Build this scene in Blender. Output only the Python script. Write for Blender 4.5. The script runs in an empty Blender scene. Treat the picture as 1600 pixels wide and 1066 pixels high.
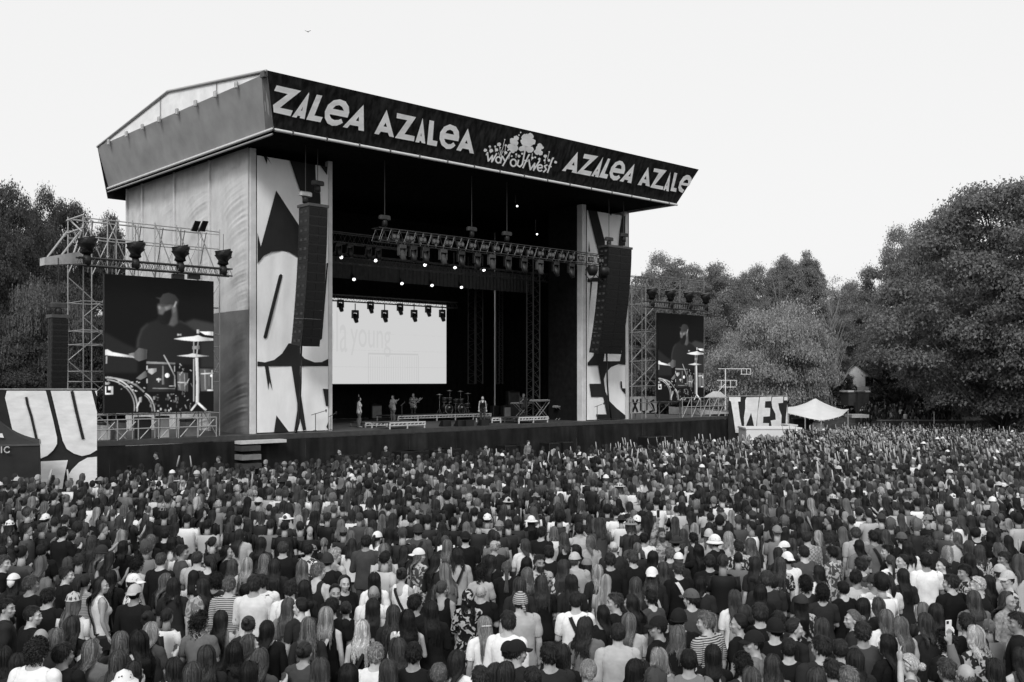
import bpy, bmesh, math, random
import numpy as np
from mathutils import Vector, Matrix, geometry
from math import sin, cos, pi, radians as R
random.seed(7); rng = np.random.default_rng(7)
sc = bpy.context.scene
COL = sc.collection
# ------------------------------------------------------------------ camera, sky, sun, exposure
F, HY, CX, CAMZ = 1586.0, 594.0, 800.0, 4.4          # focal length in photo pixels, horizon row, centre column, eye height
cam_d = bpy.data.cameras.new('camera'); cam = bpy.data.objects.new('camera', cam_d); COL.objects.link(cam)
cam.location = (0, 0, CAMZ); cam.rotation_euler = (R(90), 0, 0)
cam_d.sensor_width = 36; cam_d.lens = 36*F/1600; cam_d.shift_y = (HY-533)/1600
cam_d.clip_start = .1; cam_d.clip_end = 3000
sc.camera = cam
world = bpy.data.worlds.new('World'); sc.world = world; world.use_nodes = True
wn = world.node_tree; wn.nodes.clear()
SUN_EL, SUN_AZ = R(38), R(190)                       # sun behind the camera and to its left, veiled by thin cloud
sky = wn.nodes.new('ShaderNodeTexSky'); sky.sky_type = 'NISHITA'; sky.sun_disc = False
sky.sun_elevation = SUN_EL; sky.sun_rotation = SUN_AZ; sky.air_density = 1.0; sky.dust_density = 4.0
bw = wn.nodes.new('ShaderNodeRGBToBW'); mx = wn.nodes.new('ShaderNodeMix'); mx.data_type = 'RGBA'
mx.inputs['Factor'].default_value = .84; mx.inputs['B'].default_value = (7.9, 7.9, 7.9, 1)   # the even white cloud layer
bg = wn.nodes.new('ShaderNodeBackground'); bg.inputs['Strength'].default_value = .1
wo = wn.nodes.new('ShaderNodeOutputWorld')
wn.links.new(sky.outputs[0], bw.inputs[0]); wn.links.new(bw.outputs[0], mx.inputs['A'])
wn.links.new(mx.outputs['Result'], bg.inputs[0]); wn.links.new(bg.outputs[0], wo.inputs[0])
sun_d = bpy.data.lights.new('sun', 'SUN'); sun_d.energy = 1.55; sun_d.angle = R(16); sun_d.color = (1, 1, 1)
sun = bpy.data.objects.new('sun', sun_d); COL.objects.link(sun)
sd = Vector((sin(SUN_AZ)*cos(SUN_EL), cos(SUN_AZ)*cos(SUN_EL), sin(SUN_EL)))
sun.rotation_euler = sd.to_track_quat('Z', 'Y').to_euler(); sun.location = sd*60
sc.view_settings.view_transform = 'Standard'; sc.view_settings.look = 'None'
sc.view_settings.exposure = .35; sc.view_settings.gamma = 1
sc.render.engine = 'CYCLES'; sc.cycles.max_bounces = 6; sc.cycles.transparent_max_bounces = 6
# ------------------------------------------------------------------ materials (the photograph is black and white: all greys)
def g3(v): return (v, v, v, 1)
def new_mat(name):
    m = bpy.data.materials.new(name); m.use_nodes = True
    nt = m.node_tree; return m, nt, nt.nodes['Principled BSDF']
def N(nt, t, **kw):
    n = nt.nodes.new(t)
    for k, v in kw.items():
        if k in n.inputs: n.inputs[k].default_value = v
        else: setattr(n, k, v)
    return n
def mat(name, base, rough=.6, spec=.3, metal=0, var=.25, vscale=3., bump=0, bscale=20., coord='Object', stretch=(1,1,1), objcol=False, streak=0, sscale=(6,6,.25)):
    m, nt, b = new_mat(name)
    b.inputs['Roughness'].default_value = rough; b.inputs['Specular IOR Level'].default_value = spec; b.inputs['Metallic'].default_value = metal
    tc = N(nt, 'ShaderNodeTexCoord'); mp = N(nt, 'ShaderNodeMapping'); mp.inputs['Scale'].default_value = stretch
    nt.links.new(tc.outputs[coord], mp.inputs[0])
    no = N(nt, 'ShaderNodeTexNoise', Scale=vscale, Detail=4.0, Roughness=.6); nt.links.new(mp.outputs[0], no.inputs['Vector'])
    mr = N(nt, 'ShaderNodeMapRange'); mr.inputs['To Min'].default_value = 1-var; mr.inputs['To Max'].default_value = 1+var
    mr.inputs['From Min'].default_value = .3; mr.inputs['From Max'].default_value = .7
    nt.links.new(no.outputs['Fac'], mr.inputs['Value'])
    mul = N(nt, 'ShaderNodeMix', data_type='RGBA', blend_type='MULTIPLY'); mul.inputs['Factor'].default_value = 1
    mul.inputs['A'].default_value = g3(base)
    if objcol:
        oi = N(nt, 'ShaderNodeObjectInfo'); nt.links.new(oi.outputs['Color'], mul.inputs['A'])
    nt.links.new(mr.outputs[0], mul.inputs['B'])
    out = mul.outputs['Result']
    if streak:
        mp2 = N(nt, 'ShaderNodeMapping'); mp2.inputs['Scale'].default_value = sscale; nt.links.new(tc.outputs[coord], mp2.inputs[0])
        n2 = N(nt, 'ShaderNodeTexNoise', Scale=1.0, Detail=3.0); nt.links.new(mp2.outputs[0], n2.inputs['Vector'])
        m2 = N(nt, 'ShaderNodeMapRange'); m2.inputs['From Min'].default_value = .35; m2.inputs['From Max'].default_value = .65
        m2.inputs['To Min'].default_value = 1-streak; m2.inputs['To Max'].default_value = 1+streak; nt.links.new(n2.outputs['Fac'], m2.inputs['Value'])
        mu2 = N(nt, 'ShaderNodeMix', data_type='RGBA', blend_type='MULTIPLY'); mu2.inputs['Factor'].default_value = 1
        nt.links.new(out, mu2.inputs['A']); nt.links.new(m2.outputs[0], mu2.inputs['B']); out = mu2.outputs['Result']
    nt.links.new(out, b.inputs['Base Color'])
    if bump:
        nb = N(nt, 'ShaderNodeTexNoise', Scale=bscale, Detail=3.0); nt.links.new(mp.outputs[0], nb.inputs['Vector'])
        bp = N(nt, 'ShaderNodeBump', Strength=bump, Distance=.05); nt.links.new(nb.outputs['Fac'], bp.inputs['Height'])
        nt.links.new(bp.outputs[0], b.inputs['Normal'])
    return m
def emit(name, v, strength=1.0, vcol=None):
    m, nt, b = new_mat(name)
    b.inputs['Base Color'].default_value = g3(.006); b.inputs['Roughness'].default_value = .7; b.inputs['Specular IOR Level'].default_value = .08
    b.inputs['Emission Color'].default_value = g3(v); b.inputs['Emission Strength'].default_value = strength
    if vcol:
        a = N(nt, 'ShaderNodeAttribute', attribute_name=vcol); nt.links.new(a.outputs['Color'], b.inputs['Emission Color'])
    return m
M = {}
M['ground'] = mat('trodden_grass', .07, .95, .1, var=.5, vscale=2, bump=.6, bscale=30)
M['black_cloth'] = mat('black_stage_cloth', .016, .9, .12, var=.4, vscale=1.2, streak=.35, sscale=(3,3,.3))
M['void_cloth'] = mat('black_drape', .011, .95, .03, var=.3)
M['skirt'] = mat('black_skirt_cloth', .014, .85, .18, var=.45, vscale=.8, bump=.4, bscale=2, streak=.4, sscale=(2,2,.3))
M['fascia'] = mat('black_fascia_cloth', .013, .7, .15, var=.3, vscale=1.5, bump=.35, bscale=1.6, stretch=(1.6,1,.25), streak=.75, sscale=(5,5,.18))
M['side_fascia'] = mat('grey_pvc_cloth', .32, .5, .3, var=.12, vscale=1.0, bump=.25, bscale=1.2)
M['tarp'] = mat('white_roof_tarp', .8, .5, .3, var=.1, vscale=1.5, bump=.2, bscale=2)
M['wall_tarp'] = mat('silver_wall_tarp', .54, .36, .5, var=.1, vscale=1.6, bump=.5, bscale=4, stretch=(1,1.6,.7))
M['wall_dark'] = mat('grey_wall_tarp', .15, .6, .3, var=.2, vscale=1.2, bump=.3, bscale=3)
M['white_cloth'] = mat('white_banner_cloth', .84, .8, .15, var=.07, vscale=1.3, bump=.45, bscale=1.4, stretch=(1,1,.45))
M['print'] = mat('black_banner_print', .024, .85, .12, var=.2, vscale=1.5, bump=.3, bscale=1.4, stretch=(1,1,.45))
M['print_dark'] = mat('dark_banner_cloth', .028, .8, .2, var=.25, vscale=1.5, bump=.3, bscale=2)
M['white_print'] = mat('white_letter_print', .86, .75, .15, var=.09, vscale=1.4, bump=.6, bscale=1.7, stretch=(1,1,1.6), streak=.06, sscale=(.5,.5,3))
M['white_post'] = mat('white_painted_post', .62, .45, .4, var=.12, vscale=2)
M['steel'] = mat('galvanised_steel', .38, .42, .5, metal=.35, var=.3, vscale=6)
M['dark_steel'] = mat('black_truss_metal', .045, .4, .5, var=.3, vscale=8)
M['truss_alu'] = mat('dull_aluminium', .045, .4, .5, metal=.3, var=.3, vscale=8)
M['black_plastic'] = mat('black_plastic', .009, .5, .4, var=.3, vscale=5)
M['grille'] = mat('speaker_grille', .006, .7, .3, var=.3, vscale=30, bump=.4, bscale=60)
M['cover'] = mat('black_rain_cover', .012, .5, .35, var=.3, vscale=5, bump=.5, bscale=9)
M['deck'] = mat('stage_deck', .06, .6, .3, var=.3, vscale=1.5)
M['lens'] = emit('lit_lamp_lens', 1, 2.2)
M['dim_lens'] = emit('dim_lamp_lens', .6, .12)
M['thin_steel'] = mat('weathered_steel', .2, .5, .4, metal=.3, var=.35, vscale=6)
M['chrome'] = mat('chrome_hardware', .55, .2, .6, metal=.8, var=.1)
M['brass'] = mat('cymbal_metal', .4, .3, .6, metal=.6, var=.1)
M['light_panel'] = mat('pale_panel', .55, .6, .3, var=.15)
M['mid_grey'] = mat('grey_panel', .2, .6, .3, var=.2)
M['dark_grey'] = mat('charcoal_panel', .05, .7, .3, var=.25)
M['tent_white'] = mat('white_tent_cloth', .7, .7, .2, var=.06, vscale=1.0, bump=.2, bscale=1.5)
M['tent_dark'] = mat('dark_tent_cloth', .028, .75, .2, var=.15, vscale=2, bump=.3, bscale=2)
M['bark'] = mat('tree_bark', .07, .9, .1, var=.4, vscale=4, bump=.8, bscale=12, stretch=(1,1,.3))
M['pale_bark'] = mat('pale_bark', .22, .9, .1, var=.3, vscale=4, bump=.5, bscale=12)
M['house_white'] = mat('white_house_boards', .7, .7, .2, var=.1)
M['house_roof'] = mat('dark_roof_tiles', .06, .8, .2, var=.3)
M['window'] = mat('dark_window_glass', .02, .1, .5, var=.1)
M['pic'] = emit('screen_picture', 1, 1.0, 'tone')
def leaf_mat():
    m, nt, b = new_mat('leaves')
    oi = N(nt, 'ShaderNodeObjectInfo'); ge = N(nt, 'ShaderNodeNewGeometry')
    mr = N(nt, 'ShaderNodeMapRange'); mr.inputs['To Min'].default_value = .6; mr.inputs['To Max'].default_value = 1.45
    nt.links.new(ge.outputs['Random Per Island'], mr.inputs['Value'])
    mu = N(nt, 'ShaderNodeMix', data_type='RGBA', blend_type='MULTIPLY'); mu.inputs['Factor'].default_value = 1
    nt.links.new(oi.outputs['Color'], mu.inputs['A']); nt.links.new(mr.outputs[0], mu.inputs['B'])
    nt.links.new(mu.outputs['Result'], b.inputs['Base Color'])
    b.inputs['Roughness'].default_value = .6; b.inputs['Specular IOR Level'].default_value = .25
    tr = N(nt, 'ShaderNodeBsdfTranslucent'); nt.links.new(mu.outputs['Result'], tr.inputs['Color'])
    ms = N(nt, 'ShaderNodeMixShader'); ms.inputs[0].default_value = .3
    nt.links.new(b.outputs[0], ms.inputs[1]); nt.links.new(tr.outputs[0], ms.inputs[2])
    nt.links.new(ms.outputs[0], nt.nodes['Material Output'].inputs[0])
    return m
M['leaf'] = leaf_mat()
def cloth_mat(name, pattern):
    m, nt, b = new_mat(name)
    b.inputs['Roughness'].default_value = .85; b.inputs['Specular IOR Level'].default_value = .12
    oi = N(nt, 'ShaderNodeObjectInfo'); tc = N(nt, 'ShaderNodeTexCoord')
    no = N(nt, 'ShaderNodeTexNoise', Scale=14.0, Detail=3.0); nt.links.new(tc.outputs['Object'], no.inputs['Vector'])
    mr = N(nt, 'ShaderNodeMapRange'); mr.inputs['To Min'].default_value = .8; mr.inputs['To Max'].default_value = 1.2
    nt.links.new(no.outputs['Fac'], mr.inputs['Value'])
    mu = N(nt, 'ShaderNodeMix', data_type='RGBA', blend_type='MULTIPLY'); mu.inputs['Factor'].default_value = 1
    nt.links.new(oi.outputs['Color'], mu.inputs['A']); nt.links.new(mr.outputs[0], mu.inputs['B'])
    out = mu.outputs['Result']
    if pattern:
        if pattern == 'stripe':
            w = N(nt, 'ShaderNodeTexWave', Scale=13.0, Distortion=.4, bands_direction='Z'); nt.links.new(tc.outputs['Object'], w.inputs['Vector']); fac = w.outputs['Fac']; lo, hi = .45, .55
        elif pattern == 'check':
            w = N(nt, 'ShaderNodeTexChecker', Scale=26.0); nt.links.new(tc.outputs['Object'], w.inputs['Vector']); fac = w.outputs['Fac']; lo, hi = -.6, 1.4
        else:
            nd = N(nt, 'ShaderNodeTexNoise', Scale=11.0, Detail=1.0, Distortion=1.4); nt.links.new(tc.outputs['Object'], nd.inputs['Vector']); fac = nd.outputs['Fac']; lo, hi = .5, .56
        m2 = N(nt, 'ShaderNodeMapRange'); m2.inputs['From Min'].default_value = lo; m2.inputs['From Max'].default_value = hi
        nt.links.new(fac, m2.inputs['Value'])
        # second tone: dark cloth gets pale marks, pale cloth gets dark marks
        inv = N(nt, 'ShaderNodeMapRange'); inv.inputs['From Min'].default_value = .15; inv.inputs['From Max'].default_value = .3
        inv.inputs['To Min'].default_value = .42; inv.inputs['To Max'].default_value = .05
        nt.links.new(oi.outputs['Color'], inv.inputs['Value'])
        mm = N(nt, 'ShaderNodeMix', data_type='RGBA'); nt.links.new(m2.outputs[0], mm.inputs['Factor'])
        nt.links.new(out, mm.inputs['A']); nt.links.new(inv.outputs[0], mm.inputs['B']); out = mm.outputs['Result']
    nt.links.new(out, b.inputs['Base Color'])
    bp = N(nt, 'ShaderNodeBump', Strength=.5, Distance=.02); n3 = N(nt, 'ShaderNodeTexNoise', Scale=7.0, Detail=2.0, Distortion=.8)
    nt.links.new(tc.outputs['Object'], n3.inputs['Vector']); nt.links.new(n3.outputs['Fac'], bp.inputs['Height']); nt.links.new(bp.outputs[0], b.inputs['Normal'])
    return m
M['cloth'] = cloth_mat('plain_cloth', None); M['cloth_stripe'] = cloth_mat('striped_cloth', 'stripe')
M['cloth_check'] = cloth_mat('checked_cloth', 'check'); M['cloth_floral'] = cloth_mat('floral_cloth', 'floral')
M['skin'] = mat('skin', .4, .5, .35, var=.08, vscale=12, objcol=True)
def hair_mat():
    m, nt, b = new_mat('hair')
    oi = N(nt, 'ShaderNodeObjectInfo'); at = N(nt, 'ShaderNodeAttribute', attribute_name='lk')
    mr = N(nt, 'ShaderNodeMapRange'); mr.inputs['To Min'].default_value = .45; mr.inputs['To Max'].default_value = 1.5
    nt.links.new(at.outputs['Fac'], mr.inputs['Value'])
    mu = N(nt, 'ShaderNodeMix', data_type='RGBA', blend_type='MULTIPLY'); mu.inputs['Factor'].default_value = 1
    nt.links.new(oi.outputs['Color'], mu.inputs['A']); nt.links.new(mr.outputs[0], mu.inputs['B'])
    tc = N(nt, 'ShaderNodeTexCoord'); mp = N(nt, 'ShaderNodeMapping'); mp.inputs['Scale'].default_value = (150, 150, 9); nt.links.new(tc.outputs['Object'], mp.inputs[0])
    no = N(nt, 'ShaderNodeTexNoise', Scale=1.0, Detail=2.0); nt.links.new(mp.outputs[0], no.inputs['Vector'])
    m3 = N(nt, 'ShaderNodeMapRange'); m3.inputs['From Min'].default_value = .3; m3.inputs['From Max'].default_value = .7; m3.inputs['To Min'].default_value = .45; m3.inputs['To Max'].default_value = 1.5
    nt.links.new(no.outputs['Fac'], m3.inputs['Value'])
    mu2 = N(nt, 'ShaderNodeMix', data_type='RGBA', blend_type='MULTIPLY'); mu2.inputs['Factor'].default_value = 1
    nt.links.new(mu.outputs['Result'], mu2.inputs['A']); nt.links.new(m3.outputs[0], mu2.inputs['B'])
    nt.links.new(mu2.outputs['Result'], b.inputs['Base Color'])
    bp = N(nt, 'ShaderNodeBump', Strength=.7, Distance=.01); nt.links.new(no.outputs['Fac'], bp.inputs['Height']); nt.links.new(bp.outputs[0], b.inputs['Normal'])
    b.inputs['Roughness'].default_value = .5; b.inputs['Specular IOR Level'].default_value = .2
    return m
M['hair'] = hair_mat()
def crowd_mat():
    m, nt, b = new_mat('crowd_colours')
    at = N(nt, 'ShaderNodeAttribute', attribute_name='tone'); nt.links.new(at.outputs['Color'], b.inputs['Base Color'])
    b.inputs['Roughness'].default_value = .65; b.inputs['Specular IOR Level'].default_value = .2
    return m
M['crowd'] = crowd_mat()
# ------------------------------------------------------------------ helpers
def tag(o, label=None, cat=None, group=None, kind=None):
    if label: o['label'] = label
    if cat: o['category'] = cat
    if group: o['group'] = group
    if kind: o['kind'] = kind
    return o
def empty(name, loc, rz=0, **kw):
    o = bpy.data.objects.new(name, None); COL.objects.link(o); o.location = loc; o.rotation_euler = (0, 0, rz)
    o.empty_display_size = .2
    return tag(o, **kw)
def link(name, me, parent=None, loc=None, rot=None, scale=None, color=None):
    o = bpy.data.objects.new(name, me); COL.objects.link(o)
    if parent: o.parent = parent
    if loc is not None: o.location = loc
    if rot is not None: o.rotation_euler = rot
    if scale is not None: o.scale = scale
    if color is not None: o.color = (color, color, color, 1)
    return o
class MB:
    def __init__(s): s.v = []; s.f = []; s.sm = False
    def add(s, v, f):
        n = len(s.v); s.v += [tuple(p) for p in v]; s.f += [tuple(i+n for i in q) for q in f]; return s
    def box(s, x0, x1, y0, y1, z0, z1):
        return s.add([(x0,y0,z0),(x1,y0,z0),(x1,y1,z0),(x0,y1,z0),(x0,y0,z1),(x1,y0,z1),(x1,y1,z1),(x0,y1,z1)],
                     [(3,2,1,0),(4,5,6,7),(0,1,5,4),(1,2,6,5),(2,3,7,6),(3,0,4,7)])
    def cbox(s, x0, x1, y0, y1, z0, z1, c):          # box with chamfered vertical edges and top
        p = [(x0+c,y0),(x1-c,y0),(x1,y0+c),(x1,y1-c),(x1-c,y1),(x0+c,y1),(x0,y1-c),(x0,y0+c)]
        q = [(min(max(x,x0+c),x1-c), min(max(y,y0+c),y1-c)) for x, y in p]
        v = [(x,y,z0) for x,y in p]+[(x,y,z1-c) for x,y in p]+[(x,y,z1) for x,y in q]
        f = [tuple(range(7,-1,-1)), tuple(range(16,24))]
        for k in (0,8):
            for i in range(8): f.append((k+i, k+(i+1)%8, k+8+(i+1)%8, k+8+i))
        return s.add(v, f)
    def hexa(s, p):                                   # eight corners, bottom four then top four
        return s.add(p, [(3,2,1,0),(4,5,6,7),(0,1,5,4),(1,2,6,5),(2,3,7,6),(3,0,4,7)])
    def tube(s, a, b, r, n=6, r2=None):
        a = Vector(a); b = Vector(b); d = b-a
        if d.length < 1e-6: return s
        q = d.to_track_quat('Z', 'Y'); r2 = r if r2 is None else r2
        v = [a+q@Vector((r*cos(2*pi*i/n), r*sin(2*pi*i/n), 0)) for i in range(n)]+[b+q@Vector((r2*cos(2*pi*i/n), r2*sin(2*pi*i/n), 0)) for i in range(n)]
        return s.add(v, [(i,(i+1)%n,n+(i+1)%n,n+i) for i in range(n)]+[tuple(range(n-1,-1,-1)), tuple(range(n,2*n))])
    def path(s, pts, rad, n=6):
        pts = [Vector(p) for p in pts]; rr = rad if hasattr(rad, '__len__') else [rad]*len(pts); base = len(s.v)
        for i, p in enumerate(pts):
            d = (pts[min(i+1,len(pts)-1)]-pts[max(i-1,0)]); q = d.to_track_quat('Z','Y')
            s.v += [tuple(p+q@Vector((rr[i]*cos(2*pi*k/n), rr[i]*sin(2*pi*k/n), 0))) for k in range(n)]
        for i in range(len(pts)-1):
            for k in range(n): s.f.append((base+i*n+k, base+i*n+(k+1)%n, base+(i+1)*n+(k+1)%n, base+(i+1)*n+k))
        s.f.append(tuple(base+k for k in range(n-1,-1,-1))); e = base+(len(pts)-1)*n; s.f.append(tuple(e+k for k in range(n)))
        return s
    def lathe(s, prof, c=(0,0,0), n=12, axis='Z'):
        base = len(s.v)
        for r, z in prof:
            for k in range(n):
                a = 2*pi*k/n; p = (r*cos(a), r*sin(a), z)
                if axis == 'Y': p = (p[0], p[2], p[1])
                if axis == 'X': p = (p[2], p[0], p[1])
                s.v.append((p[0]+c[0], p[1]+c[1], p[2]+c[2]))
        for i in range(len(prof)-1):
            for k in range(n): s.f.append((base+i*n+k, base+i*n+(k+1)%n, base+(i+1)*n+(k+1)%n, base+(i+1)*n+k))
        s.f.append(tuple(base+k for k in range(n-1,-1,-1))); e = base+(len(prof)-1)*n; s.f.append(tuple(e+k for k in range(n)))
        return s
    def ell(s, c, r, n=10, m=7):
        prof = []
        base = len(s.v)
        for i in range(m+1):
            t = pi*i/m
            for k in range(n):
                a = 2*pi*k/n; s.v.append((c[0]+r[0]*sin(t)*cos(a), c[1]+r[1]*sin(t)*sin(a), c[2]-r[2]*cos(t)))
        for i in range(m):
            for k in range(n): s.f.append((base+i*n+k, base+i*n+(k+1)%n, base+(i+1)*n+(k+1)%n, base+(i+1)*n+k))
        return s
    def mesh(s, name, m, smooth=False):
        me = bpy.data.meshes.new(name); me.from_pydata(s.v, [], s.f)
        for k in (m if isinstance(m, (list, tuple)) else [m]): me.materials.append(k)
        if smooth: me.shade_smooth()
        me.update(); return me
    def build(s, name, m, parent=None, smooth=False, **kw):
        return link(name, s.mesh(name, m, smooth), parent, **kw)
UNIT_TUBE = {}
def tube_part(name, a, b, r, m, parent, n=6):          # one tube as an object that shares a unit mesh
    if (m.name, n) not in UNIT_TUBE:
        UNIT_TUBE[(m.name, n)] = MB().tube((0,0,0), (0,0,1), 1, n).mesh('tube', m, True)
    a = Vector(a); b = Vector(b); d = b-a
    o = link(name, UNIT_TUBE[(m.name, n)], parent, loc=a, scale=(r, r, d.length))
    o.rotation_euler = d.to_track_quat('Z', 'Y').to_euler()
    return o
def copy_tree(o, parent=None):
    c = o.copy(); COL.objects.link(c); c.parent = parent
    for ch in list(o.children): copy_tree(ch, c)
    return c
def zg(y, x=0):                                        # the meadow falls gently to the stage and rises again behind it
    if y < 86: return -.0125*max(y, -20)
    if y < 100: return -1.075 + 1.55*(y-86)/14
    return .475 + .045*(min(y, 220)-100)
def ray(px, py): return ((px-CX)/F, (HY-py)/F)         # direction is (k, 1, q)
def at(px, py, y): k, q = ray(px, py); return Vector((k*y, y, CAMZ+q*y))
# stage frame: s along the front lip, t into the stage
SC = 1.12; P0 = Vector((-11.31*SC, 43.85*SC, 0)); ANG = math.atan2(.677, .736)
U = Vector((cos(ANG), sin(ANG), 0)); V = Vector((-sin(ANG), cos(ANG), 0)); DECK = CAMZ-2.4*SC
def sx(px, t):                                         # s where the sight line of column px meets depth t
    k = (px-CX)/F; ax = P0.x+V.x*t; ay = P0.y+V.y*t
    return (k*ay-ax)/(U.x-k*U.y)
def tx(px, s):
    k = (px-CX)/F; ax = P0.x+U.x*s; ay = P0.y+U.y*s
    return (k*ay-ax)/(V.x-k*V.y)
def yat(s, t): return P0.y+U.y*s+V.y*t
def S(px, py, t):                                      # stage coordinates of a pixel at depth t
    s = sx(px, t); return Vector((s, t, CAMZ+(HY-py)/F*yat(s, t)))
def on_deck(px, py, z=None):
    z = DECK if z is None else z
    y = (z-CAMZ)*F/(HY-py); w = Vector(((px-CX)/F*y, y, 0))-P0
    return Vector((w.dot(U), w.dot(V), z))
def SW(s, t, z): return P0+U*s+V*t+Vector((0, 0, z))
def stage_thing(name, s, t, z, **kw): return empty(name, SW(s, t, z), ANG, **kw)
def tess(poly, holes=()):                              # triangles of a 2D outline with holes
    loops = [[Vector((x, y, 0)) for x, y in poly]]+[[Vector((x, y, 0)) for x, y in h] for h in holes]
    flat = [p for l in loops for p in l]
    return [(p.x, p.y) for p in flat], geometry.tessellate_polygon(loops)
def thick(pts, w):                                     # outline of a thick polyline
    pts = [Vector((p[0], p[1])) for p in pts]; L = []; Rr = []
    for i, p in enumerate(pts):
        d = (pts[min(i+1,len(pts)-1)]-pts[max(i-1,0)]).normalized(); n = Vector((-d.y, d.x))*w/2
        L.append(p+n); Rr.append(p-n)
    return [tuple(p) for p in L]+[tuple(p) for p in reversed(Rr)]
def strokes(pts, w):                                    # separate blocks and round joints of a stroke
    out = []
    for p, q in zip(pts[:-1], pts[1:]):
        p = Vector((p[0], p[1])); q = Vector((q[0], q[1])); n = (q-p).normalized(); n = Vector((-n.y, n.x))*w/2
        out.append([tuple(p+n), tuple(q+n), tuple(q-n), tuple(p-n)])
    return out+[disc(p[0], p[1], w/2, n=8) for p in pts[1:-1]]
def disc(cx, cy, rx, ry=None, n=12, a0=0): 
    ry = rx if ry is None else ry
    return [(cx+rx*cos(2*pi*i/n), cy+ry*sin(2*pi*i/n)) for i in range(n)]
# ------------------------------------------------------------------ the ground
def build_ground():
    ys = [-60, -20, 0, 20, 40, 60, 80, 86, 90, 94, 98, 102, 110, 130, 160, 220, 400, 900]; xs = [-600, -200, -100, -60, -30, 0, 30, 60, 100, 200, 600]
    v = [(x, y, zg(y)) for y in ys for x in xs]; n = len(xs)
    f = [(j*n+i, j*n+i+1, (j+1)*n+i+1, (j+1)*n+i) for j in range(len(ys)-1) for i in range(n-1)]
    tag(MB().add(v, f).build('ground', M['ground'], None, True), 'trodden grass meadow that slopes gently down to the stage', None, None, 'structure')
build_ground()
# ------------------------------------------------------------------ the stage
ORG = {}
def sthing(name, s, t, z, label, cat, group=None):
    o = stage_thing(name, s, t, z, label=label, cat=cat, group=group); ORG[o.name] = Vector((s, t, z)); return o
def bl(mb, name, m, root, smooth=False, sub=None, kind=None, **kw):
    og = ORG[root.name]
    mb.v = [(x-og.x, y-og.y, z-og.z) for x, y, z in mb.v]
    o = mb.build(name, m, sub or root, smooth, **kw)
    if kind: o['kind'] = kind
    return o
def tb(name, a, b, r, m, root, sub=None, n=6):
    og = ORG[root.name]; return tube_part(name, Vector(a)-og, Vector(b)-og, r, m, sub or root, n)
GZ = zg(60)
stage = sthing('concert_stage', 14, 4, GZ, 'open air concert stage with black canopy, silver side wall and dark deck', 'stage')
SL = sx(150, 0)-6; SR = sx(1137, 0)
s_wallL = sx(391, 1.3); s_wallR = sx(982, 1.3)
# deck in three slabs and its skirt in cloth panels
for a, b in ((SL, s_wallL), (s_wallL, s_wallR), (s_wallR, SR)):
    bl(MB().box(a+.005, b-.005, 0, 17 if a == s_wallL else 9, DECK-.22, DECK), 'deck', M['deck'], stage)
nsk = 16
for i in range(nsk):
    a = SL+(SR-SL)*i/nsk; b = SL+(SR-SL)*(i+1)/nsk; mb = MB(); n = 14; vv = []
    for j in range(n+1):
        s = a+(b-a)*j/n; w = .05*sin(j*1.9+i*2.1)+.03*sin(j*3.7+i)
        vv += [(s, .02+w*.2-.06, DECK-.23), (s, .0+w-.08, DECK-1.2), (s, -.05+w*1.3-.1, GZ-.35)]
    mb.add(vv, [(3*j+k, 3*j+3+k, 3*j+4+k, 3*j+1+k) for j in range(n) for k in (0, 1)])
    bl(mb, 'skirt_panel', M['skirt'], stage, True)
bl(MB().box(SL, SR, -.05, -.005, DECK-.2, DECK+.02), 'deck_lip', M['dark_grey'], stage)
# roof: outward leaning cloth fascias round a low gabled canopy
tB, tT = -2.9, -4.0
a0 = S(428, 202, tB); b0 = S(1057, 318, tB); c0 = S(418, 110, tT); d0 = S(1092, 265, tT)
zb = (a0.z+b0.z)/2; zt = (c0.z+d0.z)/2; sA, sB, sC, sD = a0.x, b0.x, c0.x, d0.x
tE = tx(168, sA); tF = tx(152, sC)
def quad_cloth(p, q, r_, s_, nu, nv, amp, seed):        # cloth between bottom edge p-q and top edge s_-r_, slightly billowed
    p, q, r_, s_ = map(Vector, (p, q, r_, s_)); nrm = (q-p).cross(s_-p).normalized(); vv = []
    rn = random.Random(seed); ph = [rn.random()*6 for _ in range(4)]
    for j in range(nv+1):
        for i in range(nu+1):
            u, v = i/nu, j/nv; e = sin(pi*u)**.5*sin(pi*v)**.7 if 0 < i < nu and 0 < j < nv else 0
            w = amp*e*(sin(u*17+ph[0]+v*3)+.7*sin(u*31+ph[1]-v*4)+.5*sin(v*9+ph[2]))
            vv.append(tuple((p*(1-u)+q*u)*(1-v)+(s_*(1-u)+r_*u)*v+nrm*w))
    return MB().add(vv, [(j*(nu+1)+i, j*(nu+1)+i+1, (j+1)*(nu+1)+i+1, (j+1)*(nu+1)+i) for j in range(nv) for i in range(nu)])
ff = quad_cloth((sA,tB,zb), (sB,tB,zb), (sD,tT,zt), (sC,tT,zt), 120, 10, .028, 3)
fascia = bl(ff, 'front_fascia', M['fascia'], stage, True)
bl(quad_cloth((sA,tE,zb), (sA,tB-.02,zb), (sC,tT+.45,zt-.1), (sC,tF,zt), 40, 8, .02, 4), 'side_fascia', M['side_fascia'], stage, True)
bl(quad_cloth((sB,tB,zb), (sB,tE,zb), (sD,tF,zt), (sD,tT,zt), 40, 8, .02, 5), 'side_fascia', M['side_fascia'], stage, True)
bl(quad_cloth((sB,tE,zb-.6), (sA,tE,zb-.6), (sC,tF,zt), (sD,tF,zt), 30, 4, .02, 6), 'back_fascia', M['black_cloth'], stage, True)
bl(MB().box(sA+.05, sB-.05, tB+.08, tE-.05, zb+.06, zb+.16), 'ceiling', M['void_cloth'], stage)
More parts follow.
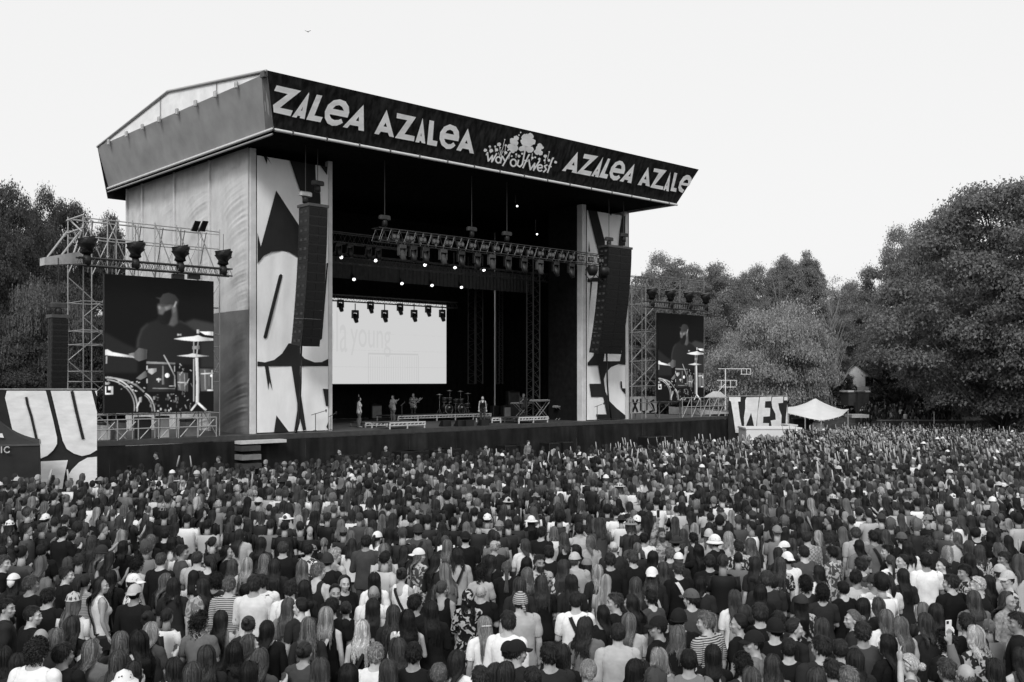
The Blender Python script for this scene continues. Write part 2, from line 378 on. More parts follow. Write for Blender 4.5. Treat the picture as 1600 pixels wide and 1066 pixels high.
# folded return of the front cloth round the left corner
bl(quad_cloth((sA-.02,tB+.75,zb+.02), (sA-.02,tB,zb+.02), (sC-.02,tT,zt), (sC-.02,tT+.5,zt-.12), 8, 8, .05, 8), 'fascia_corner', M['wall_dark'], stage, True)
# bottom pipes
tb('fascia_pipe', (sA, tB-.06, zb-.07), (sB, tB-.06, zb-.07), .075, M['white_post'], stage)
tb('fascia_pipe', (sA-.06, tB, zb-.03), (sA-.06, tE, zb-.03), .07, M['white_post'], stage)
tb('fascia_pipe', (sA-.02, tB+.1, zb-.25), (sA-.02, tE, zb-.22), .05, M['steel'], stage)
tb('fascia_pipe', (sB+.06, tB, zb-.03), (sB+.06, tE, zb-.03), .07, M['steel'], stage)
for i in range(16):
    s = sA+(sB-sA)*(i+.5)/16; bl(MB().box(s-.035, s+.035, tB-.145, tB+.02, zb-.16, zb+.03), 'pipe_clamp', M['dark_steel'], stage)
# gabled tarp above
sr_z = S(262, 143, tx(262, sC)).z; tr = tx(262, sC)
z_fr = zt-.02
mb = MB().add([(sC+.05,tT+.15,z_fr),(sD-.05,tT+.15,z_fr),(sD-.05,tr,sr_z),(sC+.05,tr,sr_z),(sC+.05,tF,zt),(sD-.05,tF,zt)], [(0,1,2,3),(3,2,5,4)])
bl(mb, 'roof_tarp', M['tarp'], stage)
gab = MB().add([(sC+.06,tT+.2,z_fr-.05),(sC+.06,tr,sr_z-.05),(sC+.06,tF,zt-.05)], [(0,1,2)])
bl(gab, 'gable_tarp', M['tarp'], stage)
gab = MB().add([(sD-.06,tT+.2,z_fr-.05),(sD-.06,tr,sr_z-.05),(sD-.06,tF,zt-.05)], [(0,2,1)])
bl(gab, 'gable_tarp', M['tarp'], stage)
for a, b in (((sC,tT+.1,zt),(sC,tr,sr_z)), ((sC,tr,sr_z),(sC,tF,zt))): tb('gable_rail', a, b, .07, M['steel'], stage)
for px in (172, 200, 225, 251, 279, 308, 339, 372):
    t = tx(px, sC); w = (t-tT)/(tF-tT)
    if px in (172, 251, 339):
        zr = zt+(sr_z-zt)*((t-tT)/(tr-tT) if t < tr else (tF-t)/(tF-tr)); tb('tie_rope', (sC-.02, t, zt), (sC-.02, t, zr), .02, M['dark_steel'], stage)
    bl(MB().cbox(sC-.16, sC-.02, t-.1, t+.1, zt-.22, zt+.08, .03), 'cloth_clip', M['steel'], stage)
bl(MB().box(sC-.1, sC+.25, tT+.15, tT+.5, zt-.25, zt+.02), 'corner_bracket', M['dark_steel'], stage)
# silver side wall in wrinkled cloth bays between white posts
wall_px = [201, 225, 275, 330, 391]
wt = [tx(p, s_wallL) for p in wall_px]; wt[-1] = 1.3
def wrinkled(s, t0, t1, z0, z1, seed, dirn=-1, dense=26):          # cloth drawn tight to its posts: fans of curved folds spreading from one edge
    rn = random.Random(seed); H_ = z1-z0; nu, nv = 26, max(40, int(H_*dense)); vv = []
    ph = [rn.random()*6 for _ in range(8)]; k0 = rn.uniform(.35, .6)
    for j in range(nv+1):
        for i in range(nu+1):
            u, v = i/nu, j/nv; z = v*H_; e = min(1, 7*u, 7*(1-u))*min(1, 9*(1-v)+.15)
            r_ = 1-u; arc = z+1.5*r_**1.6+.25*sin(z*.9+ph[0])              # folds sweep down and away from the far post
            fan = max(0, 1-r_*1.25)**.8*(.55+.45*sin(z*.55+ph[1]))*(1 if v < .9 else .4)
            md = .35+.65*max(0, sin(z*1.3+ph[1]+u*2.1)*sin(z*.47+ph[4]+u*3.3)+.25); w = .022*fan*md*sin(arc*19+ph[2]+1.6*sin(arc*2.3+u*2))+.012*fan*md*sin(arc*31+ph[3]+u*5+1.2*sin(z*3.1))+.03*fan*sin(arc*6+ph[7])+.016*sin(z*5+ph[4]-u*8)*(.4+u)+.10*sin(v*5+ph[5]+u*2.2)*.5+.02*sin(u*14+ph[6]+z*.6)
            vv.append((s+dirn*(w*e+.05), t0+(t1-t0)*u, z0+H_*v))
    return MB().add(vv, [(j*(nu+1)+i, j*(nu+1)+i+1, (j+1)*(nu+1)+i+1, (j+1)*(nu+1)+i) for j in range(nv) for i in range(nu)])
zmid = S(360, 492, wt[-2]).z
for i in range(4):
    z0 = zmid if i == 3 else DECK-1.5
    bl(wrinkled(s_wallL, wt[i]-.09, wt[i+1]+.09, z0, zb+.02, 20+i), 'wall_panel', M['wall_tarp'], stage, True)
o = bl(wrinkled(s_wallL, wt[3]-.09, wt[4]+.09, DECK, zmid+.02, 31), 'wall_panel', M['wall_dark'], stage, True); o['label'] = 'darker grey lower wall panel'
for i in range(4):
    bl(wrinkled(s_wallR, 1.3+(wt[0]-1.3)*i/4, 1.3+(wt[0]-1.3)*(i+1)/4, DECK-1.5, zb+.02, 40+i, 1, 6), 'wall_panel', M['wall_tarp'], stage, True)
for t in wt[:-1]:
    bl(MB().box(s_wallL-.16, s_wallL-.02, t-.07, t+.07, DECK-1.5, zb), 'wall_post', M['white_post'], stage)
# pillars: white corner posts, black returns inside
pl1 = sx(520, 1.3); pr0 = sx(910, 1.3)
for a, b, nm in ((sx(391,1.3), sx(401,1.3), 0), (sx(513,1.3), pl1, 1), (pr0, sx(916.5,1.3), 0), (sx(977,1.3), s_wallR, 1)):
    bl(MB().cbox(a, b, 1.32, 1.32+(b-a)*1.2, DECK+.002, zb, .02), 'pillar_post', M['white_post'], stage)
bl(MB().box(pl1-.12, pl1-.02, 1.8, 4.5, DECK+.003, zb), 'pillar_return', M['void_cloth'], stage)
bl(MB().box(pr0+.02, pr0+.12, 1.8, 4.5, DECK+.003, zb), 'pillar_return', M['void_cloth'], stage)
# black drapes inside
zc = zb+.05
for i in range(10):
    a = s_wallL+.2+(s_wallR-s_wallL-.4)*i/10; b = s_wallL+.2+(s_wallR-s_wallL-.4)*(i+1)/10; vv = []
    for j in range(11):
        s = a+(b-a)*j/10; w = .06*(j % 2); vv += [(s, 15+w, DECK+.004), (s, 15+w, zc)]
    bl(MB().add(vv, [(2*j, 2*j+2, 2*j+3, 2*j+1) for j in range(10)]), 'back_drape', M['void_cloth'], stage)
for ss in (s_wallL+.25, s_wallR-.25):
    for i in range(4):
        vv = []
        for j in range(11):
            t = 3+11.8*(i+j/10)/4; vv += [(ss+.06*(j % 2), t, DECK+.004), (ss+.06*(j % 2), t, zc)]
        bl(MB().add(vv, [(2*j, 2*j+2, 2*j+3, 2*j+1) for j in range(10)]), 'side_drape', M['void_cloth'], stage)
# ---- lettering on the front fascia: outlines laid on the leaning cloth plane
fu = Vector((1,0,0)); fp = Vector((sA, tB, zb)); fe = Vector((sC-sA, tT-tB, zt-zb)); fn = fu.cross(Vector((0, fe.y, fe.z))).normalized()
def on_fascia(px, py):
    k, q = ray(px, py); o = Vector((-P0.x*U.x-P0.y*U.y, -P0.x*V.x-P0.y*V.y, CAMZ))   # the eye in stage axes
    dw = Vector((k, 1, q)); d = Vector((dw.dot(U), dw.dot(V), dw.z))
    lam = (fp-o).dot(fn)/d.dot(fn); return o+d*lam
OFFC = [0]
def print_on(name, polys, mapper, off, m, root, sub=None, step=.0015, base=.012, label=None):
    mb = MB()
    for poly in polys:
        holes = ()
        if isinstance(poly, dict): holes = poly['h']; poly = poly['o']
        fl, tr_ = tess(poly, holes); OFFC[0] = (OFFC[0]+1) % 9
        d = off*(base+step*OFFC[0]); mb.add([tuple(mapper(x, y)+d) for x, y in fl], [tuple(t) for t in tr_])
    o = bl(mb, name, m, root, sub=sub)
    bm = bmesh.new(); bm.from_mesh(o.data); bmesh.ops.recalc_face_normals(bm, faces=bm.faces); bm.to_mesh(o.data); bm.free()
    if label: o['label'] = label
    return o
def crop(x0, y0, s): return lambda x, y: (x0+x/s, y0+y/s)
LET = [
 ((400,100,8), [[(248,262),(555,332),(290,542),(450,578),(422,647),(212,600),(203,508),(388,372),(218,330)]]),
 ((400,100,8), [dict(o=[(652,350),(655,370),(598,684),(538,671),(543,648),(510,640),(497,668),(440,655)], h=[[(577,528),(567,582),(553,577)]])]),
 ((400,100,8), [[(750,378),(818,392),(720,640),(824,660),(795,724),(618,690)]]),
 ((400,100,8), [dict(o=[(1135,667),(1155,600),(1150,530),(1110,465),(1040,437),(960,450),(890,505),(850,590),(850,670),(880,735),(940,768),(1000,765),(1040,750),(1075,730),(1055,680),(1020,695),(970,697),(930,675),(912,640),(912,622)], h=[[(948,555),(985,517),(1030,510),(1068,535),(1088,582)]])]),
 ((400,100,8), [dict(o=[(1335,505),(1338,835),(1270,823),(1270,775),(1165,755),(1130,795),(1072,783)], h=[[(1275,650),(1275,712),(1238,703)]])]),
 ((560,140,8), [dict(o=[(342,248),(433,592),(374,580),(358,535),(268,520),(243,557),(188,545)], h=[[(330,408),(346,464),(303,455)]])]),
 ((560,140,8), [[(472,288),(710,340),(565,552),(692,578),(684,643),(445,598),(600,378),(465,352)]]),
 ((560,140,8), [dict(o=[(792,352),(824,672),(778,660),(772,640),(755,636),(748,658),(700,650)], h=[[(773,535),(778,580),(765,577)]])]),
 ((560,140,8), [[(878,378),(936,390),(918,630),(978,642),(968,706),(848,682)]]),
 ((560,140,8), [dict(o=[(1238,643),(1250,590),(1245,520),(1210,460),(1135,430),(1060,460),(1012,530),(1003,610),(1030,690),(1090,738),(1140,738),(1175,720),(1203,693),(1178,655),(1145,678),(1110,678),(1075,650),(1063,610)], h=[[(1077,540),(1100,508),(1135,497),(1170,515),(1187,560)]])]),
 ((560,140,8), [dict(o=[(1358,482),(1433,798),(1380,788),(1370,745),(1292,730),(1268,765),(1213,752)], h=[[(1340,628),(1355,672),(1322,666)]])]),
 ((860,220,6.6625), [dict(o=[(275,112),(265,338),(212,325),(222,300),(160,290),(148,315),(110,308)], h=[[(238,218),(240,255),(212,250)]])]),
 ((860,220,6.6625), [[(345,132),(490,158),(335,300),(424,318),(405,364),(262,335),(400,190),(330,178)]]),
 ((860,220,6.6625), [dict(o=[(540,165),(490,378),(455,370),(460,355),(445,350),(440,368),(415,362)], h=[[(485,288),(480,315),(470,312)]])]),
 ((860,220,6.6625), [[(590,180),(615,186),(555,338),(592,348),(578,392),(495,375)]]),
 ((860,220,6.6625), [dict(o=[(755,343),(768,300),(765,250),(740,212),(710,203),(665,222),(625,270),(605,330),(615,380),(645,408),(685,408),(716,380),(705,352),(680,365),(655,362),(640,345),(642,325)], h=[[(662,278),(690,248),(715,245),(730,260),(728,292)]])]),
 ((860,220,6.6625), [dict(o=[(866,236),(832,440),(790,430),(800,408),(762,400),(748,425),(710,415)], h=[[(828,330),(822,370),(800,365)]])]),
 ((860,220,6.6625), [dict(o=[(1010,270),(1025,475),(982,463),(982,440),(950,432),(938,462),(898,455)], h=[[(988,362),(990,402),(965,396)]])]),
 ((860,220,6.6625), [[(1072,283),(1202,305),(1080,455),(1168,472),(1160,508),(1030,482),(1120,330),(1062,318)]]),
 ((860,220,6.6625), [dict(o=[(1242,322),(1222,525),(1195,518),(1198,500),(1188,498),(1184,515),(1165,508)], h=[[(1212,435),(1206,465),(1198,462)]])]),
 ((860,220,6.6625), [[(1282,328),(1312,335),(1275,485),(1305,492),(1298,530),(1240,518)]]),
 ((860,220,6.6625), [dict(o=[(1432,470),(1462,415),(1460,385),(1440,357),(1415,352),(1375,370),(1340,420),(1322,480),(1330,520),(1364,540),(1385,510),(1365,495),(1352,470),(1352,458)], h=[[(1372,432),(1390,408),(1412,400),(1427,412),(1424,440)]])]),
]
for (x0, y0, s), polys in LET:
    c = crop(x0, y0, s)
    print_on('letter', polys, lambda x, y: on_fascia(*c(x, y)), -fn if fn.y > 0 else fn, M['white_print'], stage, sub=fascia, base=.075)
c = crop(740, 190, 10.66); fo = -fn if fn.y > 0 else fn; lm = lambda x, y: on_fascia(*c(x, y))
words = [[(215,500),(230,652),(300,560),(288,665),(372,520)], [(430,690),(462,560)], [(465,570),(510,660)], [(600,500),(468,735)],
         [(735,630),(712,715),(755,750),(800,700),(858,395)], [(905,550),(805,770)], [(828,640),(885,655)],
         [(905,625),(930,795),(1003,690),(985,805),(1090,640)], [(1215,715),(1165,735),(1195,790),(1145,838)], [(1305,600),(1215,850)], [(1232,735),(1285,748)], [(1050,770),(1140,760)]]
ringp = lambda x, y, rx, ry, w, a0=0, a1=360: thick([(x+rx*cos(R(a)), y+ry*sin(R(a))) for a in np.linspace(a0, a1, 15)], w)
lg = [q_ for w_ in words for q_ in strokes(w_, 26)]+[ringp(398,632,42,50,26), ringp(648,680,48,58,28), ringp(1092,765,42,52,26, 40, 340)]
print_on('logo_lettering', lg, lm, fo, M['white_print'], stage, sub=fascia, base=.075)
rl = random.Random(5)
def blob(x, y, r):
    n = 16; return [(x+r*rl.uniform(.82,1.15)*cos(2*pi*i/n), y+r*rl.uniform(.82,1.15)*sin(2*pi*i/n)) for i in range(n)]
trees_ = [(690,270,45),(640,320,60),(690,350,45),(605,420,58),(680,440,50),(640,480,38),(930,240,55),(850,260,65),(825,330,60),(900,330,88),(972,330,48),(780,450,45),(850,430,62),(925,460,60),(1090,400,45),(1068,450,52),(1040,500,48),(1100,520,42),(1130,430,24)]
print_on('logo_trees', [blob(*t) for t in trees_], lm, fo, M['white_print'], stage, sub=fascia, base=.075)
fl_ = [(180,470,28),(255,410,20),(345,410,17),(410,375,33),(370,465,26),(280,480,32),(505,295,12),(520,390,20),(520,510,26),(695,540,18),(740,570,25),(795,530,18),(910,550,16),(965,600,22),(1180,570,30),(1245,500,12),(1240,640,24),(1310,605,17),(1350,670,24),(1165,640,18),(1080,620,22),(620,570,16),(560,470,14),(740,220,14),(770,175,13),(205,540,18),(1010,590,16),(430,430,14)]
stems = [[(255,410),(262,520)],[(345,410),(350,500)],[(410,375),(440,560)],[(505,295),(470,440),(430,540)],[(520,400),(500,560)],[(695,540),(690,600)],[(965,520),(950,640)],[(1245,500),(1215,620)],[(1310,605),(1280,680)],[(1180,580),(1170,700)],[(400,510),(430,590)],[(480,480),(440,560)],[(600,500),(570,620)]]
print_on('logo_flowers', [blob(*t) for t in fl_]+[thick(s_, 9) for s_ in stems], lm, fo, M['white_print'], stage, sub=fascia, base=.075)
# ------------------------------------------------------------------ printed banners (each a cloth with its own print)
def banner(name, s0, s1, t, z0, z1, m_cloth, m_print, polys, label, amp=.02, seed=1, nu=24, nv=40, pname='printed_letters'):
    b = sthing(name, (s0+s1)/2, t, z0, label, 'banner')
    bl(quad_cloth((s0,t,z0), (s1,t,z0), (s1,t,z1), (s0,t,z1), nu, nv, amp, seed), 'cloth', m_cloth, b, True)
    flat = []
    for (x0, y0, sc_), pl in polys:
        c = crop(x0, y0, sc_)
        for p in pl: flat.append([c(x, y) for x, y in p])
    def mp(px, py):
        v = S(px, py, t); return Vector((min(max(v.x, s0+.002), s1-.002), t, min(max(v.z, z0+.002), z1-.002)))
    print_on(pname, flat, mp, Vector((0,-1,0)), m_print, b, base=.045, step=.002)
    return b
A_ = (385,230,4.636); B_ = (385,450,4.443)
def mix(*pp):                                           # vertices given in two crops, brought to photo pixels
    out = []
    for cr, pts in pp:
        c = crop(*cr); out += [c(x, y) for x, y in pts]
    return out
PX = (0,0,1)
left_print = [
 (A_, [[(120,35),(140,38),(180,130),(150,75),(145,125)], [(310,50),(495,60),(500,250),(530,320),(535,440),(505,470),(430,460),(400,360)],
       [(212,315),(372,560),(460,680),(450,860),(372,800),(310,760),(255,750),(180,758),(120,790),(72,845),(72,620),(100,725)], [(530,60),(585,60),(580,205)],
       ]),
 (PX, [mix((A_, [(232,930),(245,918),(258,930)]), (B_, [(138,345),(125,355),(114,342)])), mix((A_, [(578,840),(588,840)]), (B_, [(521,352),(511,362),(501,352)]))]),
 (B_, [[(68,510),(125,517),(190,500),(245,455),(290,385),(370,385),(370,455),(400,490),(470,517),(520,515),(572,492),(572,543),(68,543)],
       [(125,543),(150,543),(178,715),(155,645),(150,710)], [(310,543),(369,543),(369,700),(412,985),(390,992),(362,880),(352,985),(328,1012),(350,850),(350,800)],
       [(205,885),(290,1012),(188,1018)], [(528,700),(572,702),(572,820),(548,820)], [(572,925),(551,965),(572,1008)]])]
banner('pillar_banner', sx(401.5,1.25), sx(512.5,1.25), 1.25, DECK+.05, zb-.35, M['white_cloth'], M['print'], left_print, 'tall white banner with bold black letter shapes on the stage pillar beside the silver wall', .018, 2)
Q1 = (900,310,5.922); Q2 = (900,480,5.76)
right_print = [
 (Q1, [[(105,30),(190,30),(262,400),(262,520),(205,520),(150,300)], [(85,30),(94,120),(80,270),(76,60)], [(302,30),(324,30),(318,165)], [(425,30),(456,30),(450,440),(390,440),(402,300)], [(115,390),(126,495),(112,495)],
       [(96,745),(150,735),(460,735),(460,782),(275,780),(150,768),(96,775)], [(275,780),(460,780),(460,1066),(215,1066)]]),
 (PX, [mix((Q1, [(128,770),(145,770)]), (Q2, [(116,0),(98,340),(89,338)]))]),
 (Q2, [[(215,0),(450,0),(450,520),(380,512),(310,540),(265,590),(245,650),(260,760),(300,850),(360,910),(447,975),(447,1002),(185,1010),(175,965),(270,965),(240,808),(130,808),(115,690),(220,690),(195,525),(85,525),(85,500),(110,490),(150,440),(180,330)],
       [(395,668),(407,668),(412,730),(447,732),(447,787),(410,750),(397,720)]])]
rb = banner('pillar_banner', sx(917,1.25), sx(976.5,1.25), 1.25, DECK+.05, zb-.35, M['white_cloth'], M['print'], right_print, 'tall black and white lettered banner on the far stage pillar behind the second speaker hang', .018, 3)
# two white cells left inside the dark field of the far banner
cq = crop(*Q2); cq1 = crop(*Q1)
print_on('white_letter', [[cq(x, y) for x, y in [(250,420),(405,390),(385,487),(240,487)]], [cq1(x, y) for x, y in [(275,782),(312,782),(302,942),(255,940)]]],
         lambda px, py: S(px, py, 1.25), Vector((0,-1,0)), M['white_print'], rb, base=.075)
tU = None
def low_banner(pxs, y0, y1, t, polys, label, seed, m=None):
    a = S(pxs[0], y0, t); b = S(pxs[1], y0, t)
    return banner('lettered_banner', a.x, b.x, t, zg(yat(a.x, t))-.1, (a.z+b.z)/2, M['print_dark'], M['white_print'], polys, label, .012, seed)
UB = (0,590,6.27)
# the near banner by the dark tent stands well in front of the wing
tUB = -4.6
wU = [[(62,130),(445,130),(475,250),(520,430),(555,590),(555,650),(520,710),(460,765),(385,797),(300,785),(220,740),(165,670),(125,545),(60,260),(45,200)],
      [(492,130),(893,130),(915,220),(950,340),(945,710),(880,750),(800,770),(720,745),(650,700),(610,620),(550,370)],
      [(380,822),(660,808),(625,970),(600,1130),(378,1130)], [(945,775),(850,785),(770,830),(700,900),(655,970),(640,1130),(945,1130)], [(925,130),(945,130),(945,185)]]
ub = low_banner((-110,151), 609, 760, tUB, [(UB, wU)], 'black banner with huge white letters standing in the crowd behind the dark tent', 11)
cU = crop(*UB)
print_on('letter_slot', [[cU(x, y) for x, y in thick(p, w)] for p, w in (([(250,190),(262,260),(300,380),(357,630)], 26), ([(697,132),(740,330),(808,605)], 30))], lambda px, py: S(px, py, tUB), Vector((0,-1,0)), M['print_dark'], ub, base=.075)
bl(MB().tube(S(-110,608.5,tUB), S(151,608.5,tUB), .03), 'top_rail', M['steel'], ub)
VB = (1120,560,7.614); tV = -.3
wV = [[(135,455),(275,460),(275,515),(245,515),(265,690),(305,890),(215,885),(190,700),(160,515),(135,500)], [(345,465),(495,460),(480,600),(460,825),(440,830),(400,650),(345,790),(320,890),(315,700),(330,600),(330,500)],
      [(505,460),(645,455),(640,508),(570,512),(565,588),(630,592),(625,690),(548,695),(543,770),(615,772),(610,838),(470,830),(480,650),(500,520)],
      [(655,460),(785,455),(782,530),(725,535),(735,600),(765,680),(760,800),(745,900),(690,920),(650,840),(635,740),(695,730),(690,660),(655,590),(645,520)],
      [(795,460),(835,455),(835,500),(795,500)], [(832,545),(836,700),(836,850),(810,850),(815,700)], [(240,925),(345,925),(345,985),(245,985)]]
vb = low_banner((1138,1230), 619.5, 692, tV, [(VB, wV)], 'black banner with white letters TWEST at the far end of the stage wing', 12)
for px in (1155, 1191, 1229): bl(MB().tube(S(px,614,tV+.1), S(px,692,tV+.1), .05), 'banner_post', M['steel'], vb)
bl(MB().tube(S(1137,619,tV), S(1230,619,tV), .04), 'top_rail', M['steel'], vb)
ORDS = 'first second third fourth fifth sixth seventh eighth ninth tenth eleventh twelfth thirteenth fourteenth fifteenth sixteenth seventeenth eighteenth nineteenth twentieth'.split()
# ------------------------------------------------------------------ loudspeaker hangs
def line_array(name, p_top, width, depth, nbox, hbox, shift, label, group, splay=20):
    a = sthing(name, p_top.x+width/2, p_top.y, p_top.z-nbox*hbox, label, 'speaker array', group)
    z = p_top.z; t = p_top.y; s0 = p_top.x; ang = 0; tt = 0
    mbf = MB().box(s0-.05, s0+width+.05, t-.05, t+depth+.1, z+.02, z+.16)
    bl(mbf, 'rigging_frame', M['dark_steel'], a)
    for i in range(nbox):
        f = (i+1)/nbox; ang = R(splay)*f**2.2; dz = hbox*cos(ang*.5); tt0 = shift*(i/nbox)**1.7; tt1 = shift*((i+1)/nbox)**1.7
        z1 = z; z0 = z-dz+.006
        def P(s, fr, zz, tb_): return (s, t+tb_+(0 if fr else depth), zz-(0 if fr else 0)+(0 if not fr else 0))
        tilt0 = depth*math.tan(ang)*.55; tilt1 = depth*math.tan(R(splay)*((i)/nbox)**2.2)*.55
        pts = [(s0,t+tt1,z0),(s0+width,t+tt1,z0),(s0+width,t+tt1+depth,z0+tilt0*.6),(s0,t+tt1+depth,z0+tilt0*.6),
               (s0,t+tt0,z1),(s0+width,t+tt0,z1),(s0+width,t+tt0+depth,z1+tilt1*.6),(s0,t+tt0+depth,z1+tilt1*.6)]
        cab = bl(MB().hexa(pts), 'speaker_cabinet', M['black_plastic'], a)
        g = MB(); w2 = width/2
        for q in (0, 1):
            x0 = s0+.04+q*(w2-.02); x1 = x0+w2-.06
            g.hexa([(x0,t+tt1-.02,z0+.04),(x1,t+tt1-.02,z0+.04),(x1,t+tt1+.01,z0+.04),(x0,t+tt1+.01,z0+.04),(x0,t+tt0-.02,z1-.04),(x1,t+tt0-.02,z1-.04),(x1,t+tt0+.01,z1-.04),(x0,t+tt0+.01,z1-.04)])
        bl(g, 'grille', M['grille'], a, sub=cab)
        h = MB()
        for q in (.18, .62): h.box(s0-.015, s0+.01, t+tt0+depth*q, t+tt0+depth*(q+.22), (z0+z1)/2-.06+tilt0*.3, (z0+z1)/2+.07+tilt0*.3)
        bl(h, 'handle', M['dark_grey'], a, sub=cab, kind='stuff')
        z = z-dz
    return a
def hoist(s, t, z, ztop, label='black chain hoist hanging under the stage roof', flag=True, mm='dark_grey'):
    h = sthing('chain_hoist', s, t, z, label, 'chain hoist', 'chain hoists under the roof')
    bl(MB().lathe([(.1,0),(.15,.03),(.15,.3),(.1,.34)], (s,t,z), 10), 'chain_bag', M['cover'], h, True)
    bl(MB().cbox(s-.34, s+.34, t-.13, t+.13, z+.36, z+.58, .06), 'motor', M[mm], h)
    bl(MB().tube((s, t, z+.5), (s, t, ztop), .022, 5), 'chain', M['truss_alu'], h)
    return h
t_arr = -1.5
pa = S(483, 322, t_arr); wid = sx(512, t_arr)-pa.x
zbot = S(470, 541, t_arr).z; hb = (pa.z-zbot)/15
la1 = line_array('line_array', Vector((pa.x, t_arr, pa.z)), wid, .95, 15, hb, .75, 'tall black speaker hang in front of the white pillar beside the silver wall', 'main speaker hangs')
pb = S(951, 386, t_arr); wid2 = sx(987, t_arr)-pb.x; zbot2 = S(951, 553, t_arr).z
la2 = line_array('line_array', Vector((pb.x, t_arr, pb.z)), wid2, .8, 15, (pb.z-zbot2)/15, .9, 'tall black speaker hang in front of the far pillar banner', 'main speaker hangs')
hoist(pa.x+.1, t_arr+.5, pa.z+.2, zb, 'chain hoist with silver motor above the speaker hang by the silver wall, lower one', mm='steel')
hoist(sx(499,t_arr+.8)-.1, t_arr+.8, pa.z+.9, zb, 'chain hoist above the speaker hang by the silver wall, higher one')
hoist(sx(957,t_arr), t_arr+.3, pb.z+.1, zb, 'chain hoist over the far speaker hang, lower one in front of the banner')
hoist(sx(980,t_arr), t_arr+.3, pb.z+.5, zb, 'chain hoist over the far speaker hang, higher one against the sky')
for px, nm in ((457, 0), (1,0)):
    pass
# stay hung below the near array down to the deck
cb = sthing('cable_drop', sx(466,.6), .6, DECK, 'dark cable bundle dropping from the speaker hang to the deck', 'cable')
bl(MB().path([S(471,540,.3), S(470,600,.3), S(467,660,.5), S(462,678,.6)], .05), 'cable', M['black_plastic'], cb, True)
cb = sthing('cable_drop', sx(948,.6), .6, DECK, 'thin dark cable dropping from the far speaker hang across its banner', 'cable')
bl(MB().path([S(948,553,.3), S(949,600,.3), S(951,628,.5), S(955,654,.6)], .06), 'cable', M['black_plastic'], cb, True)
# small outfill hang on the wing by the near scaffold
pc = S(82, 497, -.6); wl = sx(107, -.6)-pc.x
la3 = line_array('line_array', Vector((pc.x, -.6, pc.z)), wl, .55, 12, (pc.z-S(82,607,-.6).z)/12, .15, 'narrow black speaker hang beside the scaffold tower above the lettered banner', None, 6)
hoist(pc.x+wl/2, -.35, pc.z+.1, S(95,402,-.6).z, 'chain hoist above the narrow speaker hang beside the scaffold')
# ------------------------------------------------------------------ trusses
def truss(name, p, q, h, d, mchord, label, bays=None, group=None, rc=.03, rl_=.013, cat='truss'):
    p = Vector(p); q = Vector(q); t = sthing(name, p.x, p.y, p.z-h, label, cat, group)
    L = (q-p).length; ax = (q-p)/L; dn = Vector((0,0,-1)); bk = ax.cross(dn).normalized()
    if abs(ax.z) > .9: dn = Vector((1,0,0)); bk = Vector((0,1,0))
    n = bays or max(3, int(L/(h*.95)))
    cor = [Vector((0,0,0)), dn*h, bk*d, dn*h+bk*d]
    for c_ in cor: tb('chord', p+c_, q+c_, rc, mchord, t)
    la = MB()
    for i in range(n):
        a = p+ax*(L*i/n); m_ = p+ax*(L*(i+.5)/n); b = p+ax*(L*(i+1)/n)
        for f in (Vector((0,0,0)), bk*d):
            la.tube(a+dn*h+f, m_+f, rl_, 4); la.tube(m_+f, b+dn*h+f, rl_, 4)
        la.tube(a+dn*0, a+bk*d, rl_, 4); la.tube(a+dn*h, b+dn*h+bk*d, rl_, 4)
    bl(la, 'lacing', mchord, t)
    return t
tFT = -1.0
p1 = S(592, 358.5, tFT); p2 = S(957, 397.5, tFT); zT = (p1.z+p2.z)/2
h_t = .5*((S(592,377,tFT).z-p1.z)+(S(957,414.5,tFT).z-p2.z)); h_t = abs(h_t)
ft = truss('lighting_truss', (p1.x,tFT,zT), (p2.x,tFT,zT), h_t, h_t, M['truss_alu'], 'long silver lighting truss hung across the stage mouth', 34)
for px in (601, 737, 792, 948):
    if px != 948: hoist(sx(px, tFT+.2), tFT+.2, zT+.12, zb, {601:'chain hoist with pale motor at the near end of the front truss',737:'dim chain hoist over the front truss, between two others',792:'chain hoist at the middle of the front truss'}[px])
def lamp_pair(s, t, z, label, lit):
    o = sthing('twin_lamp', s, t, z, label, 'stage lamp', 'twin lamps along the front truss')
    bl(MB().cbox(s-.24, s+.24, t, t+.16, z, z+.3, .03), 'housing', M['black_plastic'], o)
    for k in (-1, 1):
        bl(MB().lathe([(.09,-.012),(.1,0),(.1,.02)], (s+k*.12, t-.02, z+.15), 10, 'Y'), 'lens', M['dim_lens'], o)
for i in range(20):
    f = .06+.93*i/19; s = p1.x+(p2.x-p1.x)*f
    lamp_pair(s, tFT-.02, zT-h_t*.8, 'twin lens lamp inside the front lighting truss, %s from the near pillar end' % ORDS[i], 0)
def moving_head(s, t, z, label, group, sc_=1.0, stem=.15, tilt=.3, m=None):
    o = sthing('moving_head', s, t, z-stem-.75*sc_, label, 'stage lamp', group); k = sc_
    bl(MB().tube((s,t,z), (s,t,z-stem), .035, 6), 'clamp', M['dark_steel'], o)
    z0 = z-stem
    bl(MB().cbox(s-.2*k, s+.2*k, t-.13*k, t+.13*k, z0-.16*k, z0, .03), 'base', m or M['black_plastic'], o)
    y = MB()
    for q in (-1, 1): y.cbox(s+q*.19*k-.035*k, s+q*.19*k+.035*k, t-.09*k, t+.09*k, z0-.5*k, z0-.14*k, .02)
    bl(y, 'yoke', m or M['black_plastic'], o)
    bl(MB().path([(s,t+.1*k,z0-.24*k),(s,t+.06*k,z0-.3*k),(s,t-.05*k,z0-.5*k),(s,t-.16*k,z0-.74*k)], [.1*k,.15*k,.15*k,.12*k], 10), 'head', m or M['black_plastic'], o, True)
    return o
